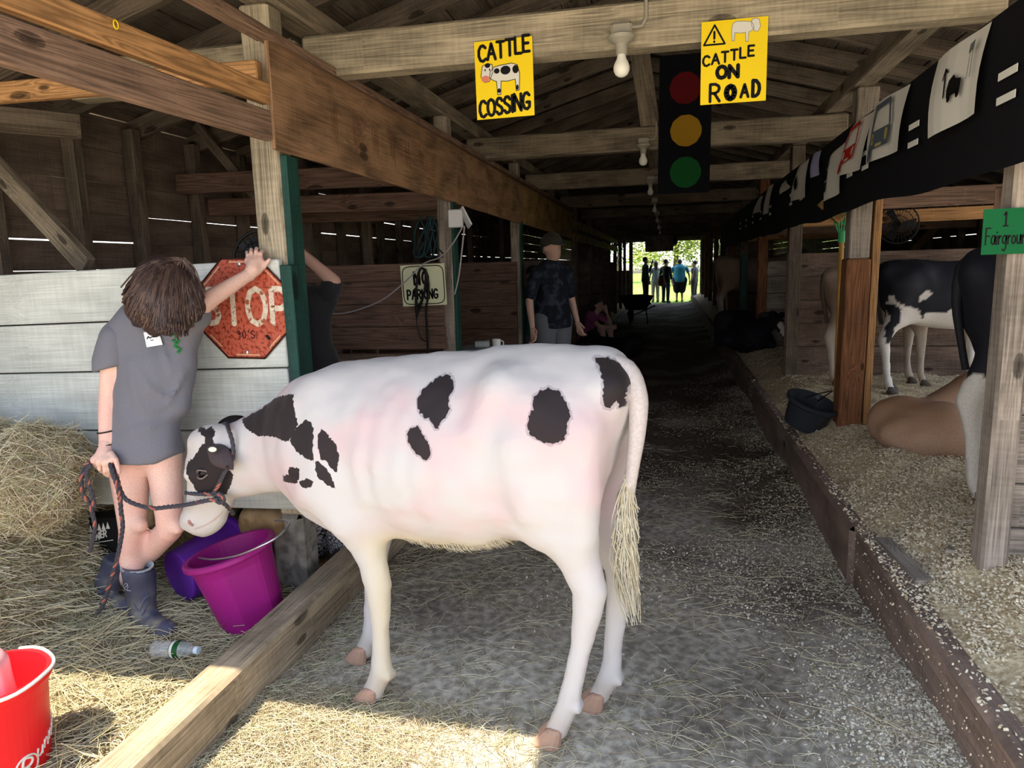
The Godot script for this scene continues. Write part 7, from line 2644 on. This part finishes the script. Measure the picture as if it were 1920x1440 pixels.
func make_stem() -> void:
	var mb := MB.new()
	# radius 1 and length 1: bends are given in radii
	mb.tube(PackedVector3Array([Vector3(-0.5, 0, 0), Vector3(-0.15, 9, 5), Vector3(0.2, 7, -4), Vector3(0.5, -4, 9)]), PackedFloat32Array([0.8, 1.0, 1.0, 0.6]), 3, false)
	mb.v.clear(); mb.n.clear(); mb.uv.clear(); mb.c.clear(); mb.idx.clear()
	var path := [Vector3(-0.5, 0, 0), Vector3(-0.15, 4, 2.5), Vector3(0.2, 3.5, -1.5), Vector3(0.5, -2, 4)]
	for k in 4:
		for j in 3:
			var a := TAU * j / 3.0
			mb.vert(path[k] + Vector3(0, cos(a), sin(a)) * [0.8, 1.0, 1.0, 0.6][k], Vector3(0, cos(a), sin(a)), Vector2(path[k].x, j / 3.0))
	for k in 3:
		for j in 3:
			var i := k * 3 + j
			var i1 := k * 3 + (j + 1) % 3
			mb.idx.append_array([i, i + 3, i1, i1, i + 3, i1 + 3])
	stem_unit = mb.mesh(M.hay)

func hay_bale() -> void:
	if stem_unit == null: make_stem()
	# round-edged bale on the heap at the left edge
	var c := Vector3(at(30, 800, -2.42).x - 0.1, 0.66, -2.4)
	var o := thing("hay_bale", "loose-edged hay bale on the heap at the left edge", "bale", c)
	var f := Field.new()
	f.chain([[Vector3(-0.5, 0, 0), 0.2], [Vector3(0.16, 0, 0), 0.2]], 0.05)
	f.chain([[Vector3(-0.5, 0.03, -0.08), 0.19], [Vector3(0.14, 0.03, -0.08), 0.19]], 0.05)
	f.noise = nz(98, 7.0, 3)
	f.amp = 0.05
	var mb := MB.new()
	f.nets(mb, 0.018)
	part("core", mb, M.hay_base, o)
	var r := RandomNumberGenerator.new()
	r.seed = 21
	var xf: Array[Transform3D] = []
	var cols := PackedColorArray()
	for i in 16000:
		var k := r.randi() % mb.v.size()
		var nn := mb.n[k]
		if nn.z < -0.3: continue
		var p := mb.v[k] + nn * r.randf_range(-0.012, 0.02)
		var t := nn.cross(Vector3(r.randf_range(-1, 1), r.randf_range(-1, 1), r.randf_range(-1, 1))).normalized()
		t = (t + nn * r.randf_range(-0.25, 0.45) + Vector3(0, -0.25, 0)).normalized()
		xf.append(stem(p, t, r.randf_range(0.04, 0.17), r.randf_range(0.0007, 0.0016)))
		cols.append(hay_col(r))
	copies("stems", stem_unit, xf, cols, "", "", o)

func build_litter() -> void:
	if stem_unit == null: make_stem()
	var r := RandomNumberGenerator.new()
	r.seed = 31
	var xf: Array[Transform3D] = []
	var cols := PackedColorArray()
	# deep hay on the left
	for i in 34000:
		var x := r.randf_range(-3.3, -1.55)
		var z := r.randf_range(-2.85, -1.0)
		var y := hay_h(x, z) + r.randf_range(-0.012, 0.022)
		var a := r.randf() * TAU
		xf.append(stem(Vector3(x, y, z), Vector3(cos(a), r.randf_range(-0.2, 0.25), sin(a)), r.randf_range(0.04, 0.24), r.randf_range(0.0008, 0.0022)))
		cols.append(hay_col(r))
	for i in 1900:
		var x := r.randf_range(-3.3, -1.6)
		var z := r.randf_range(-2.7, -1.1)
		var a := r.randf() * TAU
		xf.append(stem(Vector3(x, hay_h(x, z) + r.randf_range(0.015, 0.045), z), Vector3(cos(a), r.randf_range(-0.15, 0.4), sin(a)), r.randf_range(0.15, 0.4), r.randf_range(0.0012, 0.002)))
		cols.append(Color(0.68, 0.6, 0.38))
	copies("loose_hay", stem_unit, xf, cols, "thick loose hay strewn over the floor left of the timber", "hay")
	# hay trodden into the aisle, thickest by the timber at the front
	xf = []
	cols = PackedColorArray()
	for i in 20000:
		var u := r.randf()
		var x := -1.4 + pow(r.randf(), 1.6) * 2.2
		var z := -0.9 - r.randf() * r.randf() * 7.0
		if u < 0.42:
			x = -1.4 + r.randf() * r.randf() * 1.15
			z = r.randf_range(-2.15, -1.2)
		if nz_l.get_noise_2d(x * 60.0, z * 60.0) < -0.05 and u > 0.42 and r.randf() < 0.8: continue
		var a := r.randf() * TAU
		xf.append(stem(Vector3(x, aisle_h(x, z) + r.randf_range(0.001, 0.01 if u > 0.42 else 0.03), z), Vector3(cos(a), r.randf_range(-0.06, 0.1 if u > 0.42 else 0.25), sin(a)), r.randf_range(0.02, 0.15), r.randf_range(0.0006, 0.0013)))
		cols.append(hay_col(r))
	for i in 260:
		var x := r.randf_range(-1.35, 0.8)
		var z := -1.6 - r.randf() * 3.2
		var a := r.randf() * TAU
		xf.append(stem(Vector3(x, aisle_h(x, z) + 0.004, z), Vector3(cos(a), 0.02, sin(a)), r.randf_range(0.1, 0.28), r.randf_range(0.001, 0.0016)))
		cols.append(Color(0.62, 0.55, 0.36))
	copies("trodden_hay", stem_unit, xf, cols, "stray stems of hay trodden into the aisle floor", "hay")
	# wood shavings: flat curled chips
	var mb := MB.new()
	mb.quad(Vector3(-0.5, 0, -0.5), Vector3(0.05, 0.22, -0.5), Vector3(0.0, 0.2, 0.5), Vector3(-0.5, 0.04, 0.42), Vector3.UP)
	mb.quad(Vector3(0.05, 0.22, -0.5), Vector3(0.5, 0.05, -0.4), Vector3(0.45, 0.02, 0.5), Vector3(0.0, 0.2, 0.5), Vector3.UP)
	var chip := mb.mesh(M.chip)
	xf = []
	cols = PackedColorArray()
	for i in 260000:
		var z := -0.7 - r.randf() * (9.5 if i % 5 == 0 else 5.0 if i % 2 == 0 else 2.6)
		var x := 0.83 + r.randf() * (2.4 if i % 3 > 0 else 0.9)
		if x < 0.93 and r.randf() < 0.8: continue
		if nz_l.get_noise_2d(x * 45.0 + 70.0, z * 45.0) < -0.2 and r.randf() < 0.65: continue
		var s := r.randf_range(0.006, 0.017)
		var y := bed_h(x, z) + r.randf_range(0.0, 0.012)
		if x < 0.905: y = 0.305
		xf.append(Transform3D(Basis.from_euler(Vector3(r.randf_range(-0.6, 0.6), r.randf() * TAU, r.randf_range(-0.6, 0.6))).scaled_local(Vector3(s, s * 0.7, s * r.randf_range(0.3, 0.7))), Vector3(x, y, z)))
		var t := r.randf()
		cols.append(Color(0.74, 0.62, 0.42).lerp(Color(0.88, 0.8, 0.62), t) if r.randf() > 0.15 else Color(0.42, 0.3, 0.18))
	copies("wood_shavings", chip, xf, cols, "pale wood shavings bedding the raised stalls right of the aisle", "shavings")
	xf = []
	cols = PackedColorArray()
	for i in 90000:
		var z := -0.9 - r.randf() * r.randf() * 11.0
		var x := 0.84 - r.randf() * r.randf() * 2.0
		var near := smoothstep(0.0, 0.8, x)
		var nv := nz_l.get_noise_2d(x * 38.0, z * 38.0)
		if r.randf() > clampf(0.12 + near * 0.45 + nv * 1.6, 0.02, 1.0): continue
		var s := r.randf_range(0.005, 0.014)
		xf.append(Transform3D(Basis.from_euler(Vector3(r.randf_range(-0.5, 0.5), r.randf() * TAU, r.randf_range(-0.5, 0.5))).scaled_local(Vector3(s, s * 0.6, s * r.randf_range(0.25, 0.7))), Vector3(x, aisle_h(x, z) + r.randf_range(0.0, 0.006), z)))
		cols.append(Color(0.66, 0.58, 0.42).lerp(Color(0.86, 0.8, 0.66), r.randf()) if r.randf() > 0.2 else Color(0.36, 0.28, 0.2))
	for i in 1100:
		var z := -1.5 - r.randf() * 6.0
		var s := r.randf_range(0.003, 0.009)
		xf.append(Transform3D(Basis.from_euler(Vector3(0.2, r.randf() * TAU, 1.35)).scaled_local(Vector3(s, s * 0.5, s * 0.6)), Vector3(0.817, r.randf_range(0.06, 0.28), z)))
		cols.append(Color(0.75, 0.68, 0.5).lerp(Color(0.4, 0.33, 0.24), r.randf()))
	copies("scattered_shavings", chip, xf, cols, "wood shavings scattered over the aisle floor and against the kerb", "shavings")

var nz_l: FastNoiseLite = null

func build_outdoors() -> void:
	nz_l = nz(99, 0.02, 3)
	var mb := MB.new()
	mb.box(Transform3D(Basis.IDENTITY, Vector3(0, -0.12, -79)), Vector3(120, 0.2, 101.0), 0.0)
	struct("floor_lawn", mb, M.lawn)
	# trees beyond the far doorway
	var leaf := MB.new()
	leaf.quad(Vector3(-0.5, 0, 0), Vector3(0, 0.08, -0.3), Vector3(0.5, 0, 0), Vector3(0, 0.08, 0.3), Vector3.UP)
	var lm := leaf.mesh(M.leaf)
	var r := RandomNumberGenerator.new()
	r.seed = 44
	var trees := [
		["yellow-green tree beyond the far doorway, right of the hanging board", 4.5, -46.0, 7.0, 3.6, Color(0.42, 0.55, 0.12)],
		["bright bushy tree beyond the far doorway, behind the group of people", 0.4, -50.0, 6.5, 3.3, Color(0.5, 0.6, 0.14)],
		["pale bluish tree farther off at the left of the far doorway", -4.2, -62.0, 9.0, 3.4, Color(0.3, 0.45, 0.34)],
		["leafy bush at the right edge of the far doorway", 6.0, -40.0, 4.5, 2.6, Color(0.38, 0.5, 0.14)],
		["dark tree left of the barn's far end", -9.5, -48.0, 8.0, 3.6, Color(0.28, 0.42, 0.12)],
	]
	for t in trees:
		var o := thing("tree", t[0], "tree", Vector3(t[1], 0, t[2]), "trees beyond the far doorway")
		mb = MB.new()
		mb.tube(PackedVector3Array([Vector3(0, -0.1, 0), Vector3(0.1, t[3] * 0.35, 0), Vector3(0, t[3] * 0.7, 0.1)]), PackedFloat32Array([0.22, 0.16, 0.07]), 8)
		for k in 5:
			var a := TAU * k / 5.0
			mb.tube(PackedVector3Array([Vector3(0, t[3] * (0.3 + 0.05 * k), 0), Vector3(cos(a) * t[4] * 0.6, t[3] * (0.5 + 0.05 * k), sin(a) * t[4] * 0.6)]), PackedFloat32Array([0.09, 0.03]), 6)
		part("trunk", mb, M.bark, o)
		var xf: Array[Transform3D] = []
		var cols := PackedColorArray()
		for c in 46:
			var d := Vector3(r.randfn(), r.randfn() * 0.8, r.randfn()).normalized() * pow(r.randf(), 0.4)
			var cc := Vector3(d.x * t[4], t[3] * 0.55 + d.y * t[3] * 0.46, d.z * t[4])
			var tone := r.randf_range(0.8, 1.2)
			for k in 130:
				var p := cc + Vector3(r.randfn(), r.randfn() * 0.7, r.randfn()) * 0.45
				xf.append(Transform3D(Basis.from_euler(Vector3(r.randf_range(-0.9, 0.9), r.randf() * TAU, r.randf_range(-0.9, 0.9))).scaled(Vector3.ONE * r.randf_range(0.16, 0.3)), p))
				var base: Color = t[5]
				cols.append(Color(base.r * tone * 0.6, base.g * tone * 0.6, base.b * tone * 0.6).lerp(Color(0.45, 0.45, 0.15), r.randf() * 0.25))
		copies("foliage", lm, xf, cols, "", "", o)
	# meadow grass
	var blade := MB.new()
	blade.tri(Vector3(-0.5, 0, 0), Vector3(0.5, 0, 0), Vector3(0.2, 1, 0.3), Vector3(0, 0, 1))
	var xf2: Array[Transform3D] = []
	var cols2 := PackedColorArray()
	for i in 12000:
		var z := -28.6 - r.randf() * 16.0
		var h := r.randf_range(0.05, 0.14) * (1.0 if z > -33.0 else 3.5)
		xf2.append(Transform3D(Basis(Vector3.UP, r.randf() * TAU).scaled_local(Vector3(0.02, h, 0.2)), Vector3(r.randf_range(-6, 8), -0.02, z)))
		cols2.append(Color(0.4, 0.5, 0.14).lerp(Color(0.7, 0.68, 0.3), r.randf()))
	copies("meadow_grass", blade.mesh(M.leaf), xf2, cols2, "bright grass outside the far doorway", "grass")
	# vines over the low openings beside the far doorway
	var k := 0
	for x in [-1.95, 1.55]:
		mb = MB.new()
		for i in 26:
			var px: float = x + r.randf_range(-0.34, 0.34)
			mb.tube(curve([Vector3(px, 2.37, ZEND + 0.03), Vector3(px + r.randf_range(-0.08, 0.08), 1.9, ZEND + 0.12), Vector3(px + r.randf_range(-0.1, 0.1), 2.2 - r.randf_range(0.4, 0.9), ZEND + 0.1)], 0.1), PackedFloat32Array([0.012, 0.016, 0.008]), 5)
		var vn := part("hanging_vine", mb, M.bark)
		tag(vn, ["withered vines hanging in the opening left of the far doorway", "withered vines hanging in the opening right of the far doorway"][k], "vine", "vines at the far end", "stuff")
		k += 1
